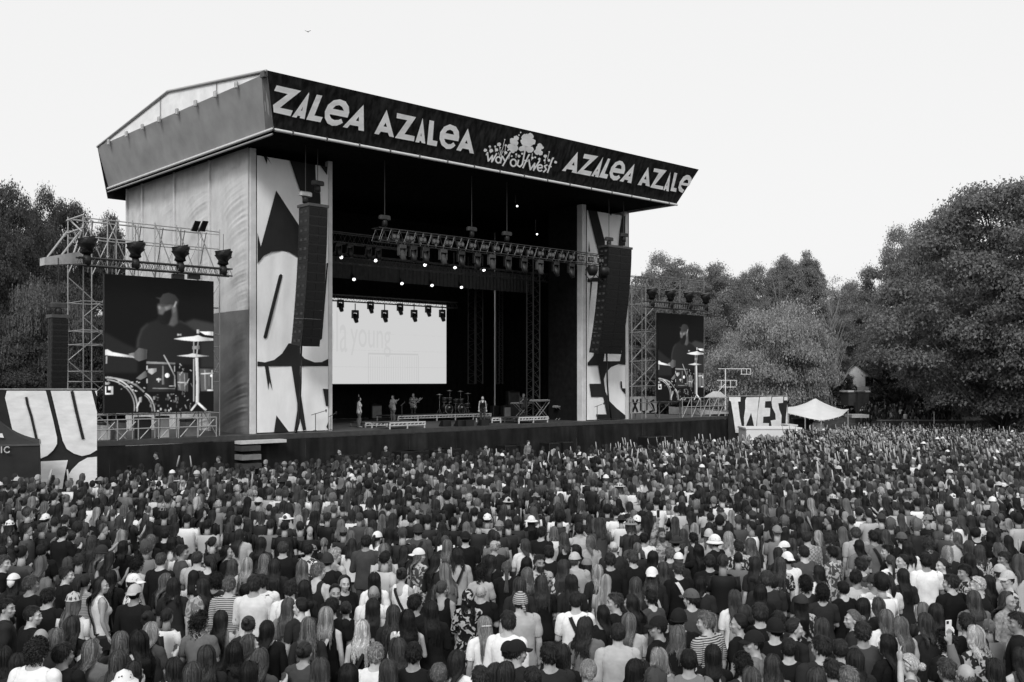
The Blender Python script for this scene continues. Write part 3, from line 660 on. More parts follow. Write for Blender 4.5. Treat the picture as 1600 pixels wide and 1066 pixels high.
for i, px in enumerate((628,645,664,692,720,745,768,793,818,843,868,892)):
    moving_head(sx(px, tFT+.1), tFT+.1, zT-h_t-.02, 'moving head lamp hanging under the front truss, %s from the near pillar end' % ORDS[i], 'lamps hanging under the front truss', 1.15, .1, m=M['dark_grey'] if i % 3 == 0 else M['black_plastic'])
def flood(s, t, z, label):
    o = sthing('flood_lamp', s, t, z-.9, label, 'stage lamp', 'flood lamps at the far truss end')
    bl(MB().tube((s,t,z),(s,t,z-.3),.03), 'clamp', M['dark_steel'], o)
    bl(MB().lathe([(.2,0),(.34,.25),(.36,.5),(.25,.62)], (s,t-.2,z-.75), 12), 'housing', M['black_plastic'], o, True)
    bl(MB().path([(s-.4,t,z-.35),(s-.45,t,z-.7),(s,t,z-1.05),(s+.45,t,z-.7),(s+.4,t,z-.35)], .03), 'bracket', M['dark_steel'], o, True)
flood(sx(922,tFT), tFT, zT-h_t, 'black flood lamp under the far end of the front truss, inner one'); flood(sx(940,tFT), tFT, zT-h_t, 'black flood lamp under the far end of the front truss, outer one')
# ---- deeper trusses, pleated borders and the lit spots
def lattice(px, py0, py1, t, w, label):
    a = S(px, py0, t); z0 = max(S(px, py1, t).z, DECK+.01)
    return truss('truss_tower', (a.x, t, z0), (a.x, t, a.z), w, w, M['dark_steel'], label, max(6, int((a.z-z0)/w)), 'truss towers inside the stage', .05, .02, 'truss tower')
lattice(833, 400, 652, 5, .62, 'dark lattice truss tower in the stage wing with full height legs')
lattice(742, 400, 600, 11, .75, 'dark lattice truss tower just beside the white screen')
lattice(780, 425, 600, 12, .35, 'thin dark truss tower at the back of the stage')
def border(px0, px1, y0a, y0b, h_px, t, label):
    a = S(px0, y0a, t); b = S(px1, y0b, t); z1 = (a.z+b.z)/2; hh = h_px/F*yat(a.x, t)
    o = sthing('pleated_border', a.x, t, z1-hh, label, 'stage border'); vv = []; n = 120
    for j in range(n+1):
        s = a.x+(b.x-a.x)*j/n; w = .07*(j % 2); vv += [(s, t+w, z1-hh), (s, t+w, z1)]
    bl(MB().add(vv, [(2*j, 2*j+2, 2*j+3, 2*j+1) for j in range(n)]), 'cloth', M['dark_grey'], o)
    tb('pipe', (a.x, t+.03, z1+.04), (b.x, t+.03, z1+.04), .04, M['dark_steel'], o)
border(470, 832, 401, 428, 33, 7.5, 'charcoal pleated border cloth across the top of the stage')
tb2 = S(520, 395, 5)
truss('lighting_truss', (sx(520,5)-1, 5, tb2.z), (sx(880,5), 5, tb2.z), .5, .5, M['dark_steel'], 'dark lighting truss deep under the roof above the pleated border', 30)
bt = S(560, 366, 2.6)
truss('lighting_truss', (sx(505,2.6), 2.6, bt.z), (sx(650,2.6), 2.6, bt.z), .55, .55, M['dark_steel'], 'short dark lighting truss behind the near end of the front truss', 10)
for i, px in enumerate((528, 546, 575, 590)):
    moving_head(sx(px,2.6), 2.6, bt.z-.55, 'black lamp under the short dark truss, %s from the near pillar' % ORDS[i], 'lamps under the short dark truss', 1.0, .06)
def spot(px, py, t, label, r=.105):
    p = S(px, py, t); o = sthing('lit_spot', p.x, p.y, p.z-.1, label, 'stage lamp', 'lit round stage spots')
    ax = Vector((-.35, -1, -.9)).normalized()
    bl(MB().tube(p-ax*.02, p-ax*.5, r*1.1, 12, r*.6), 'housing', M['black_plastic'], o, True)
    bl(MB().tube(p+ax*.03, p, r, 14), 'lens', M['lens'], o)
    bl(MB().tube(p-ax*.3, p-ax*.3+Vector((0,0,.8)), .03), 'clamp', M['dark_steel'], o)
ordn = ['first', 'second', 'third', 'fourth', 'fifth']
for i, (px, py) in enumerate(((533,402),(587,407),(664,414),(711,418),(756,422))): spot(px, py, 6.4, 'lit round spot above the pleated border, %s from the near pillar' % ordn[i])
for i, (px, py) in enumerate(((553,436.5),(628,443),(675,446),(721,449))): spot(px, py, 7.2, 'lit round spot in front of the pleated border, %s from the near pillar' % ordn[i], .095)
for i, (px, py) in enumerate(((808,322),(899,308),(930,302),(839,366))): spot(px, py, 2+2*(i % 2), 'tiny lit spot under the dark roof, %s from the middle' % ordn[i], .06)
# thin lit vertical tube on the tower
lt = sthing('tube_lamp', sx(751,8), 8, S(751,440,8).z, 'short bright vertical tube lamp on the inner truss tower', 'stage lamp')
bl(MB().tube(S(751,440,8), S(751,415,8), .05, 8), 'tube', M['dim_lens'], lt)
# ---- the back screen
tS = 10.5; e0 = S(697, 477, tS); z_hi = e0.z; z_lo = S(697, 599.5, tS).z; s_hi = e0.x; s_lo = 2*(s_wallL+s_wallR)/2-s_hi
bsc = sthing('backdrop_screen', (s_lo+s_hi)/2, tS, z_lo, 'large white lit backdrop screen at the back of the stage', 'screen')
bl(MB().box(s_lo-.05, s_hi+.05, tS+.02, tS+.25, z_lo-.05, z_hi+.05), 'frame', M['black_plastic'], bsc)
M['screen_white'] = emit('white_screen_panel', .5, 1.0)
npx, npz = 12, 5
for i in range(npx):
    for j in range(npz):
        x0 = s_lo+(s_hi-s_lo)*i/npx; x1 = s_lo+(s_hi-s_lo)*(i+1)/npx; y0 = z_lo+(z_hi-z_lo)*j/npz; y1 = z_lo+(z_hi-z_lo)*(j+1)/npz
        bl(MB().box(x0+.002, x1-.002, tS-.03, tS+.015, y0+.002, y1-.002), 'screen_panel', M['screen_white'], bsc)
M['screen_text'] = emit('screen_text_grey', .455, 1.0); M['screen_line'] = emit('screen_line_grey', .43, 1.0)
def text_mesh(txt, size):
    cu = bpy.data.curves.new('lettering', 'FONT'); cu.body = txt; cu.size = size; cu.align_x = 'LEFT'
    o = bpy.data.objects.new('lettering', cu); COL.objects.link(o); bpy.context.view_layer.update()
    me = bpy.data.meshes.new_from_object(o.evaluated_get(bpy.context.evaluated_depsgraph_get())); bpy.data.objects.remove(o); return me
def put_text(txt, px0, px1, pyb, t, m, root, hs=1.0, rot=0, name='lettering', off=-.05, sub=None, zz=None):
    me = text_mesh(txt, 1.0); xs = [v.co.x for v in me.vertices]; ys = [v.co.y for v in me.vertices]
    a = S(px0, pyb, t); b = S(px1, pyb, t); k = (b.x-a.x)/(max(xs)-min(xs)); me.materials.append(m)
    zv = a.z if zz is None else zz
    for v in me.vertices:
        x = (v.co.x-min(xs))*k; y = v.co.y*k*hs; v.co = (a.x+x*cos(rot)-ORG[root.name].x, t+off-ORG[root.name].y, zv+y+x*sin(rot)-ORG[root.name].z)
    return link(name, me, sub or root)
put_text('lola', 501, 542, 549, tS, M['screen_text'], bsc, 2.6, 0, off=-.04)
put_text('young', 547, 610, 541, tS, M['screen_text'], bsc, 1.9, -.03, off=-.04)
rad = MB()
def sbox(x0, y0, x1, y1, o_=.045):
    a = S(x0, y1, tS); b = S(x1, y0, tS); rad.box(a.x, b.x, tS-o_, tS-o_+.004, a.z, b.z)
sbox(574.5,553,575.5,599); sbox(652.5,556,653.5,599); sbox(574.5,553,653,554)
for i in range(21): sbox(578+3.6*i, 557, 578.6+3.6*i, 596, .042)
bl(rad, 'screen_drawing', M['screen_line'], bsc)
# lamps silhouetted in front of the screen, on a low truss
tL = 9.6; zl = S(520, 462, tL).z
truss('lighting_truss', (s_lo, tL, zl+.1), (s_hi+.3, tL, zl+.1), .4, .4, M['dark_steel'], 'dark lighting truss along the top edge of the white screen', 24)
for i, px in enumerate((507,555,601,647,691)):
    moving_head(sx(px,tL-.3), tL-.3, S(px,475,tL).z, 'black lamp on a long stem before the white screen, %s from the near pillar' % ORDS[i], 'long stem lamps before the screen', 1.05, .42)
for i, px in enumerate((532,579,625,669)):
    moving_head(sx(px,tL-.1), tL-.1, S(px,470-2+3*i,tL).z, 'black lamp close under the truss over the white screen, %s from the near pillar' % ORDS[i], 'close hung lamps before the screen', 1.0, .02)
# dark frames at the far back corner
fr = sthing('back_frame', sx(870,13), 13, DECK, 'thin dark scaffold frame at the far back corner of the stage', 'scaffold')
for a, b in (((850,500),(850,640)),((893,490),(893,640)),((850,502),(893,498)),((850,520),(893,590)),((850,560),(893,640)),((850,600),(893,560))):
    tb('scaffold_tube', S(*a,12.5), S(*b,12.5), .035, M['dark_steel'], fr)
# ------------------------------------------------------------------ video screens with the drummer's picture
DR = [([(0,0),(853,0),(853,1066),(0,1066)], .003), ([(50,430),(170,500),(260,540),(260,700),(50,700)], .014), ([(580,345),(640,320),(783,345),(783,420),(650,400)], .035), ([(690,480),(783,470),(783,660),(690,660)], .02),
 ([(395,330),(330,360),(290,400),(265,470),(258,560),(330,545),(320,640),(640,640),(690,480),(650,400),(580,350),(530,330)], .013), (thick([(330,362),(290,402),(266,470),(260,530)], 5), .07), (thick([(540,335),(600,362),(650,400)], 4), .05),
 ([(455,360),(500,375),(530,350),(525,285),(488,290)], .085), ([(398,225),(480,222),(520,228),(525,285),(500,300),(470,270),(430,300),(402,290),(404,268),(394,250)], .10), ([(398,262),(410,262),(415,300),(402,296)], .12), ([(400,228),(478,226),(440,245),(404,240)], .05), ([(398,240),(412,238),(416,258),(402,262)], .24), ([(440,240),(480,235),(478,262),(450,268)], .17),
 ([(400,292),(425,300),(442,272),(487,250),(492,300),(470,362),(420,365),(392,335)], .008), ([(492,240),(518,232),(520,270),(500,282)], .12),
 ([(378,180),(412,182),(430,155),(465,143),(510,155),(537,190),(530,228),(470,215),(408,224),(408,192)], .035), (thick([(520,200),(505,240)], 10), .3), ([(528,425),(540,430),(553,425),(553,440),(540,434),(528,440)], .5),
 ([(238,565),(270,530),(325,540),(322,605),(270,622),(235,602)], .08), ([(203,572),(240,562),(252,600),(213,597)], .16), ([(250,738),(312,685),(335,720),(280,748)], .12),
 ([(500,462),(560,450),(640,440),(670,430),(700,443),(783,452),(783,466),(650,476),(560,470)], .6), ([(680,405),(783,402),(783,432),(720,426)], .7), (thick([(660,405),(680,405)], 26), .4), ([(520,580),(600,570),(635,560),(680,570),(748,578),(640,588)], .5), ([(48,550),(70,545),(100,562),(230,586),(242,598),(140,590),(48,582)], .6), (thick([(66,590),(64,640)], 9), .3),
 (thick([(660,590),(668,760),(665,915)], 22), .5), (thick([(640,600),(640,900)], 8), .35), (thick([(665,910),(620,965)], 12), .5), (thick([(668,910),(728,965)], 14), .65), (thick([(640,475),(640,560)], 8), .3), (thick([(672,475),(660,580)], 8), .3), ([(630,510),(680,505),(680,530),(630,532)], .2),
 ([(320,622),(512,628),(512,830),(325,830)], .016), ([(320,622),(512,628),(512,640),(320,637)], .2), ([(424,650),(434,650),(438,780),(422,780)], .13), (disc(458,717,16), .75), ([(330,672),(385,668),(385,690),(355,712),(330,695)], .35), (thick([(360,806),(512,809)], 6), .2), (thick([(385,745),(418,745)], 14), .5), (thick([(324,650),(324,680)], 7), .5), (thick([(324,740),(324,770)], 7), .4), (thick([(508,650),(508,690)], 6), .4), (thick([(509,750),(509,790)], 6), .35), (thick([(400,735),(400,765)], 8), .5), (thick([(470,790),(505,790)], 5), .4),
 ([(525,690),(600,700),(600,830),(530,820)], .08), (thick([(545,705),(545,815)], 7), .2), (thick([(575,705),(578,815)], 5), .25), (thick([(528,765),(600,768)], 8), .4), ([(680,668),(783,668),(783,828),(690,828)], .07), (thick([(718,678),(722,818)], 8), .25), (thick([(748,690),(750,800)], 4), .15), (thick([(770,678),(772,812)], 10), .32), (thick([(690,705),(783,700)], 8), .5), (thick([(735,822),(783,822)], 10), .6), (disc(766,718,10), .7),
 (thick([(60+200*cos(R(a)), 935-205*sin(R(a))) for a in range(-8, 96, 8)], 9), .5), (thick([(60+182*cos(R(a)), 935-188*sin(R(a))) for a in range(-8, 96, 8)], 6), .4), (thick([(50,732),(120,738),(200,755),(260,790),(305,830)], 10), .3),
 (thick([(285+88*cos(R(a)), 965-130*sin(R(a))) for a in range(0, 80, 8)], 8), .5), (thick([(285+72*cos(R(a)), 965-118*sin(R(a))) for a in range(0, 80, 8)], 5), .35),
 ([(45,792),(62,792),(62,836),(92,836),(92,815),(75,815),(75,792),(106,792),(106,846),(45,846)], .7), ([(46,770),(58,760),(68,768),(78,758),(88,770),(78,780),(58,780)], .3), (thick([(434,575),(470,640),(508,720),(512,800)], 7), .35), (thick([(255,940),(285,870)], 9), .5), ([(270,870),(290,862),(288,900),(272,900)], .3)]
rd = random.Random(3)
for i in range(34):
    x = rd.uniform(330,520); y = rd.uniform(838,962); w = rd.uniform(4,16); h_ = rd.uniform(4,26); DR.append(([(x,y),(x+w,y+2),(x+w,y+h_),(x,y+h_)], rd.choice((.05,.1,.2,.45))))
for i in range(26):
    x = rd.uniform(530,620); y = rd.uniform(625,960); w = rd.uniform(8,30); DR.append((thick([(x,y),(x+rd.uniform(-16,16),y+w)], 5), rd.choice((.1,.25,.4))))
for i in range(16):
    x = rd.uniform(130,300); y = rd.uniform(745,830); DR.append((thick([(x,y),(x+rd.uniform(8,20),y+rd.uniform(-4,10))], 6), rd.choice((.2,.4,.55))))
def paint():                                             # the broadcast picture as a fine grid of tones
    X0, X1, Y0, Y1, st = 55, 783, 45, 970, 1.6; xs = np.arange(X0, X1, st); ys = np.arange(Y0, Y1, st); gx, gy = np.meshgrid(xs, ys); im = np.zeros_like(gx)
    def blur(a, sg):
        r = int(3*sg)+1; k = np.exp(-.5*(np.arange(-r, r+1)/sg)**2); k /= k.sum()
        a = np.apply_along_axis(lambda v: np.convolve(np.pad(v, r, 'edge'), k, 'valid'), 0, a); return np.apply_along_axis(lambda v: np.convolve(np.pad(v, r, 'edge'), k, 'valid'), 1, a)
    def fill(poly):
        m = np.zeros(gx.shape, bool); n = len(poly)
        x0, x1 = min(p[0] for p in poly), max(p[0] for p in poly); y0, y1 = min(p[1] for p in poly), max(p[1] for p in poly)
        i0 = max(0, int((x0-X0)/st)-1); i1 = min(len(xs), int((x1-X0)/st)+2); j0 = max(0, int((y0-Y0)/st)-1); j1 = min(len(ys), int((y1-Y0)/st)+2)
        if i1 <= i0 or j1 <= j0: return m
        X, Y = gx[j0:j1,i0:i1], gy[j0:j1,i0:i1]; q = np.zeros(X.shape, bool)
        for k in range(n):
            (ax, ay), (bx, by) = poly[k], poly[(k+1) % n]
            if ay == by: continue
            q ^= ((ay > Y) != (by > Y)) & (X < (bx-ax)*(Y-ay)/(by-ay)+ax)
        m[j0:j1,i0:i1] = q; return m
    soft = 18
    for k, (poly, tone) in enumerate(DR):
        m = fill(poly)
        if k < soft:                                     # flesh, cloth and background shade softly, lit from the picture's left
            g_ = 1.25-.6*np.clip((gx-min(p[0] for p in poly))/(max(p[0] for p in poly)-min(p[0] for p in poly)+1), 0, 1) if k > 3 else 1
            im = np.where(m, tone*g_, im)
            if k in (3, 5, 9, 13): im = blur(im, 2.2)
            if k == soft-1: im = blur(im, 1.5)
        else:
            w = max(p[0] for p in poly)-min(p[0] for p in poly); g_ = .55+.75*np.abs(np.sin((gx-min(p[0] for p in poly))/max(w, 1)*3.1+.5))
            im = np.where(m, tone*g_, im)
    im = blur(im, .9); nr = np.random.default_rng(1); im = im*(1+.12*nr.normal(size=im.shape))+.002*nr.random(im.shape)
    im = im[:im.shape[0]//2*2, :im.shape[1]//2*2]; im = (im[::2,::2]+im[1::2,::2]+im[::2,1::2]+im[1::2,1::2])/4
    return np.clip(im, .002, 1)
PIC = paint()
def pic_mesh():
    H_, W_ = PIC.shape; vv = np.zeros((H_, W_, 3), np.float32); vv[:,:,0] = np.linspace(0, 1, W_)[None,:]; vv[:,:,2] = np.linspace(1, 0, H_)[:,None]
    idx = np.arange(H_*W_).reshape(H_, W_); q = np.stack([idx[1:,:-1], idx[1:,1:], idx[:-1,1:], idx[:-1,:-1]], -1).reshape(-1, 4)
    me = bpy.data.meshes.new('screen_image'); me.vertices.add(H_*W_); me.vertices.foreach_set('co', vv.ravel()); n = len(q)
    me.loops.add(4*n); me.loops.foreach_set('vertex_index', q.astype(np.int32).ravel()); me.polygons.add(n)
    me.polygons.foreach_set('loop_start', np.arange(0, 4*n, 4, dtype=np.int32)); me.polygons.foreach_set('loop_total', np.full(n, 4, np.int32))
    at_ = me.attributes.new('tone', 'FLOAT_COLOR', 'POINT'); p = PIC.ravel(); at_.data.foreach_set('color', np.stack([p,p,p,np.ones_like(p)], 1).astype(np.float32).ravel())
    me.materials.append(M['pic']); me.update(); return me
PICM = pic_mesh()
def video_screen(name, s0, s1, t, z0, z1, label):
    o = sthing(name, (s0+s1)/2, t, z0, label, 'video screen', 'side video screens')
    bl(MB().box(s0, s1, t+.004, t+.16, z0, z1), 'frame', M['black_plastic'], o)
    link('screen_image', PICM, o, (-(s1-s0)/2+.03, -.012, .03), None, (s1-s0-.06, 1, z1-z0-.06))
tVS = .35
L0, L1 = sx(163, tVS), sx(334, tVS); R0, R1 = sx(1028, tVS), sx(1099.5, tVS)
vz1 = .5*(S(163,429.5,tVS).z+S(1028,487.5,tVS).z); vz0 = .5*(S(163,650.5,tVS).z+S(1028,624.5,tVS).z)
video_screen('video_screen', L0, L1, tVS, vz0, vz1, 'big video screen showing a bearded drummer in a cap, beside the silver wall')
video_screen('video_screen', R0, R1, tVS, vz0, vz1, 'smaller looking far video screen showing the drummer, before the trees')
# ------------------------------------------------------------------ scaffold towers
def tower(label, std_s, t0, t1, ztop, ztop2, levels, zbase, rails, mirror=1, ms='steel', kr=1.0):
    tb_ = globals()['tb']
    def tb(n_, p_, q_, r_, m_, o_): return tb_(n_, p_, q_, r_*kr, M[ms], o_)
    o = sthing('scaffold_tower', std_s[0], t0, zbase, label, 'scaffold', 'scaffold towers beside the stage')
    for s in std_s:
        for t in (t0, t1): tb('standard', (s,t,zbase), (s,t,ztop if t == t0 else ztop2), .042, M['steel'], o)
        tb('transom', (s,t0,ztop-.25), (s,t1,ztop2-.1), .035, M['steel'], o)
        for z in levels: tb('transom', (s,t0,z), (s,t1,z), .035, M['steel'], o)
    for t, zz in ((t0, ztop), (t1, ztop2)):
        for dz in (.12, .95): tb('ledger', (std_s[0],t,zz-dz), (std_s[-1],t,zz-dz), .038, M['steel'], o)
        for z in levels: tb('ledger', (std_s[0],t,z), (std_s[-1],t,z), .036, M['steel'], o)
    for i in range(len(std_s)-1):
        a, b = std_s[i], std_s[i+1]
        tb('brace', (a,t0-.05,ztop-.1), (b,t0-.05,ztop-2.6), .034, M['steel'], o)
        tb('brace', (b,t1,ztop2-.1), (a,t1,ztop2-2.6), .034, M['steel'], o)
        tb('brace', ((a+b)/2,t0+.3,ztop2-.3), (b,t1+.5,ztop2-2.4), .034, M['steel'], o)
    zz = ztop-2.6; k = 0
    while zz > zbase+1.5:
        for (a, b) in ((std_s[0], std_s[2 if len(std_s) > 5 else 1]), (std_s[-2], std_s[-1])):
            x, y = (a, b) if k % 2 else (b, a)
            tb('brace', (x,t0+.02,zz), (y,t0+.02,zz-1.9), .034, M['steel'], o); tb('brace', (y,t1,zz), (x,t1,zz-1.9), .034, M['steel'], o)
        zz -= 1.9; k += 1
    return o
zTop = S(130, 336, 1.0).z; zTop2 = S(104, 342, 2.8).z
lv = [vz1-1.2, (vz0+vz1)/2+.6, vz0+1.4, vz0-.1]
std = [sx(p, 1.0) for p in (130, 207, 276, 343)]
tw = tower('steel scaffold tower with cantilever arm behind the big video screen', [sx(p, 1.0) for p in (130, 168, 207, 242, 276, 310, 343)], 1.0, 2.9, zTop, zTop2+.1, lv+[vz1-3.1, vz1-4.3], DECK, True, 1, 'steel', .72)
# outrigger arm
arm0 = S(66, 409, -.4); arm1 = S(128, 402, .9)
bl(MB().hexa([Vector(arm0)+Vector((0,-.3,-.16)), Vector(arm1)+Vector((0,-.4,-.3)), Vector(arm1)+Vector((0,.3,-.3)), Vector(arm0)+Vector((0,.3,-.16)),
              Vector(arm0)+Vector((0,-.3,.16)), Vector(arm1)+Vector((0,-.4,.25)), Vector(arm1)+Vector((0,.3,.25)), Vector(arm0)+Vector((0,.3,.16))]), 'outrigger_arm', M['light_panel'], tw)
for a, b in (((130,356),(96,399)), ((104,363),(74,402)), ((104,345),(130,336)), ((104,365),(130,356)), ((110,345),(128,362)), ((130,352),(107,420))):
    tb('brace', S(*a, 1.0), S(*b, .4), .042, M['steel'], tw)
# louvred panel clamped to the top ledger
lp = sthing('louvre_panel', sx(312,.9), .9, S(312,361,.9).z, 'dark slatted twin panel clamped on the top rail of the near scaffold', 'panel')
for cx_ in (0, 1):
    a = S(299+12*cx_, 361, .9); b = S(310+12*cx_, 346, .9)
    for j in range(6):
        z = a.z+(b.z-a.z)*(j+.5)/6; bl(MB().hexa([(a.x+.03*j,.86,z-.05),(b.x-.08+.03*j,.86,z-.05),(b.x-.08+.03*j,.9,z-.05),(a.x+.03*j,.9,z-.05),(a.x+.03*j,.8,z+.04),(b.x-.08+.03*j,.8,z+.04),(b.x-.08+.03*j,.84,z+.04),(a.x+.03*j,.84,z+.04)]), 'slat', M['black_plastic'], lp)
    bl(MB().tube((a.x-.02,.92,a.z),(a.x+.2,.92,b.z),.02), 'frame', M['dark_steel'], lp); bl(MB().tube((b.x-.1,.92,a.z),(b.x+.12,.92,b.z),.02), 'frame', M['dark_steel'], lp)
def screen_truss(pl, pr, yt, hpx, covers, ycov, label, wires, cl):
    t = -.45; a = S(pl, yt, t); b = S(pr, yt, t); z = a.z; b.z = z; h_ = hpx/F*yat(a.x, t)
    truss('lighting_truss', (a.x,t,z), (b.x,t,z), h_, h_, M['dark_steel'], label, 26, rc=.04)
    for i, px in enumerate(covers):
        s = sx(px, t+.1); zc_ = z+.02
        o = sthing('covered_lamp', s, t+.1, zc_-h_, cl % ordn[i], 'stage lamp', 'rain covered lamps on the side trusses')
        bl(MB().path([(s,t+.1,zc_-h_*1.1),(s,t+.1,zc_-h_*.2),(s,t+.1,zc_+.1)], [.16,.2,.15], 8), 'yoke', M['cover'], o, True)
        bl(MB().path([(s,t+.1,zc_+.05),(s-.02,t+.1,zc_+.2),(s,t+.1,zc_+.55),(s+.02,t+.1,zc_+.78),(s,t+.1,zc_+.86)], [.14,.28,.41,.43,.36], 10), 'rain_cover', M['cover'], o, True)
        if wires: tb('wire', (s,t+.1,zc_+.85), (s,t+.1,zTop-.4), .015, M['dark_steel'], o)
    return z
screen_truss(123, 363, 401.5, 12, (136,212,282,349), 0, 'dark truss with covered lamps above the big video screen', True, 'lamp in black rain cover above the big video screen, %s from the trees')
for i, px in enumerate((279, 304)):
    o = sthing('small_flood', sx(px,-.3), -.3, S(px,436,-.3).z, 'small dark flood lamp under the truss above the big screen, %s one' % ('inner' if i == 0 else 'outer'), 'stage lamp')
    bl(MB().cbox(sx(px-9,-.3), sx(px+9,-.3), -.35, -.1, S(px,436,-.3).z, S(px,428,-.3).z, .03), 'housing', M['black_plastic'], o)
    bl(MB().tube((sx(px,-.3),-.2,S(px,429,-.3).z),(sx(px,-.3),-.2,S(px,424,-.3).z),.03), 'clamp', M['dark_steel'], o)
screen_truss(1012, 1107, 470, 9, (1019,1048,1077,1103), 0, 'dark truss with covered lamps above the far video screen', False, 'lamp in black rain cover above the far video screen, %s from the stage')
stdr = [sx(p, 1.0) for p in (1003, 1030, 1062, 1100)]
zTr = S(1062, 433, 1.0).z
tower('steel scaffold tower around the far video screen before the trees', stdr, 1.0, 3.2, zTr, zTr+.1, lv, DECK, True, 1, 'thin_steel', .85)
# extra bracing bay next to the far pillar
bay = sthing('scaffold_bay', sx(988,1.5), 1.5, DECK, 'braced steel scaffold bay between far pillar and far video screen', 'scaffold')
for px in (987, 1009):
    tb('standard', S(px, 440, 1.6), (sx(px,1.6),1.6,DECK), .045, M['steel'], bay)
for y0, y1 in ((476,475),(520,518),(565,563),(604,603)): tb('ledger', S(984,y0,1.6), S(1027,y1,1.6), .04, M['steel'], bay)
for a, b in (((986,476),(1026,518)),((986,520),(1026,476)),((986,520),(1026,563)),((986,565),(1026,520)),((986,565),(1026,603)),((986,604),(1026,565)),((984,448),(1006,476)),((1009,440),(1026,470))):
    tb('brace', S(*a,1.65), S(*b,1.65), .035, M['steel'], bay)
# railings on the wings
def railing(px0, px1, y_top, y_bot, t, n, label):
    o = sthing('railing', sx(px0,t), t, DECK, label, 'railing'); a = sx(px0,t); b = sx(px1,t); zt_ = S(px0,y_top,t).z
    for i in range(n+1):
        s = a+(b-a)*i/n; tb('post', (s,t,DECK), (s,t,zt_), .03, M['steel'], o)
        if i < n: tb('brace', (s+.1,t+.03,DECK+.05), (s+(b-a)/n-.1,t+.03,zt_-.1), .025, M['steel'], o)
    for f in (0, .45): tb('rail', (a,t,zt_-f*(zt_-DECK)), (b,t,zt_-f*(zt_-DECK)), .03, M['steel'], o)
railing(150, 338, 657, 690, .15, 6, 'low steel railing along the wing under the big video screen')
railing(1066, 1136, 622, 650, .15, 5, 'low steel railing along the far wing under the video screen')
# clutter under the near screen
for i, (px, w, y0, m_, nm) in enumerate(((166,14,660,'light_panel','white box standing behind the railing near the lettered banner'),(190,16,656,'mid_grey','grey crate behind the railing under the big screen'),(228,18,652,'dark_grey','charcoal crate behind the railing under the big screen'),(258,14,650,'light_panel','pale slim case behind the railing under the big screen'),(300,20,655,'mid_grey','grey case near the wall behind the railing'))):
    a = sx(px-w/2,1.2); b = sx(px+w/2,1.2); o = sthing('equipment_case', (a+b)/2, 1.2, DECK, nm, 'equipment case', 'cases stacked on the near wing')
    zz = S(px,y0,1.2).z; bl(MB().cbox(a, b, 1.2, 1.9, DECK+.004, zz-.12, .03), 'body', M[m_], o); bl(MB().cbox(a-.01, b+.01, 1.19, 1.91, zz-.115, zz, .03), 'lid', M['dark_grey'], o)
# painted panels behind the far wing railing
pp = sthing('painted_panel', sx(1005,2.2), 2.2, DECK, 'pale mural panel with black brush shapes behind the far pillar', 'panel')
a = sx(985,2.2); b = sx(1026,2.2); zp0 = S(985,646,2.2).z; zp1 = S(985,620,2.2).z
bl(MB().box(a, b, 2.2, 2.26, zp0, zp1), 'board', M['light_panel'], pp)
print_on('printed_shapes', [thick(p, 3) for p in ([(988,624),(996,644)],[(996,624),(988,644)],[(1001,623),(1001,641),(1006,644),(1010,640),(1010,624)],[(1022,625),(1016,628),(1020,634),(1022,641),(1014,644)])], lambda px, py: S(px, py, 2.2), Vector((0,-1,0)), M['print'], pp)
wp = sthing('ramp', sx(1090,4), 4, DECK, 'pale metal ramp lying on the far wing', 'ramp')
a = on_deck(1075, 648); bl(MB().hexa([(a.x,3,DECK+.01),(a.x+5,3,DECK+.01),(a.x+5,6,DECK+.02),(a.x,6,DECK+.02),(a.x,3,DECK+.5),(a.x+5,3,DECK+.1),(a.x+5,6,DECK+.1),(a.x,6,DECK+.6)]), 'ramp_deck', M['light_panel'], wp)
tb('edge_rail', (a.x,2.98,DECK+.52), (a.x+5,2.98,DECK+.12), .03, M['steel'], wp)
# pale step at the near corner of the pillar
st = sthing('step_unit', sx(412,-.6), -.6, GZ, 'pale edged step unit against the stage front below the near pillar', 'steps')
a = sx(376,-.7); b = sx(447,-.7); zz = S(412,689,-.7).z
bl(MB().box(a, b, -.75, -.1, zz-.12, zz+.03), 'tread', M['light_panel'], st)
for k in range(3): bl(MB().box(a, a+1.0, -.8-.05*k, -.1, zz-.45-.42*k, zz-.2-.42*k), 'step', M['dark_grey'] if k != 1 else M['mid_grey'], st)
# ------------------------------------------------------------------ band gear on the deck
def riser(px0, px1, py_feet, py_top, depth, label, n=3):
    a = on_deck(px0, py_feet); t = a.y; s0 = a.x; s1 = sx(px1, t); zt_ = S((px0+px1)/2, py_top, t).z
    o = sthing('riser', (s0+s1)/2, t, DECK, label, 'stage riser', 'low risers on the deck')
    bl(MB().box(s0, s1, t+.03, t+depth, zt_-.05, zt_), 'top', M['deck'], o)
    bl(MB().box(s0, s1, t, t+.03, zt_-.06, zt_+.01), 'trim', M['light_panel'], o)
    bl(MB().box(s0, s1, t, t+.03, zt_-.2, zt_-.15), 'trim', M['light_panel'], o)
    d = MB(); k = int((s1-s0)/.25)
    for i in range(k+1): x = s0+(s1-s0)*i/k; d.tube((x,t+.015,zt_-.16),(min(x+.12,s1),t+.015,zt_-.05),.018,4)
    bl(d, 'truss_web', M['light_panel'], o)
    for i in range(n):
        x = s0+.04+(s1-s0-.08)*i/(n-1)
        for tt in (t+.02, t+depth-.08): bl(MB().box(x-.03, x+.03, tt, tt+.06, DECK+.003, zt_-.06), 'leg', M['light_panel'], o)
    return s0, s1, t, zt_
r1 = riser(609, 665, 671, 659.5, 1.8, 'pale edged low riser near the white pillar, in front of the guitarist')
r1b = riser(571, 606, 668, 660, 1.6, 'dark low riser beside the pale edged one near the white pillar')
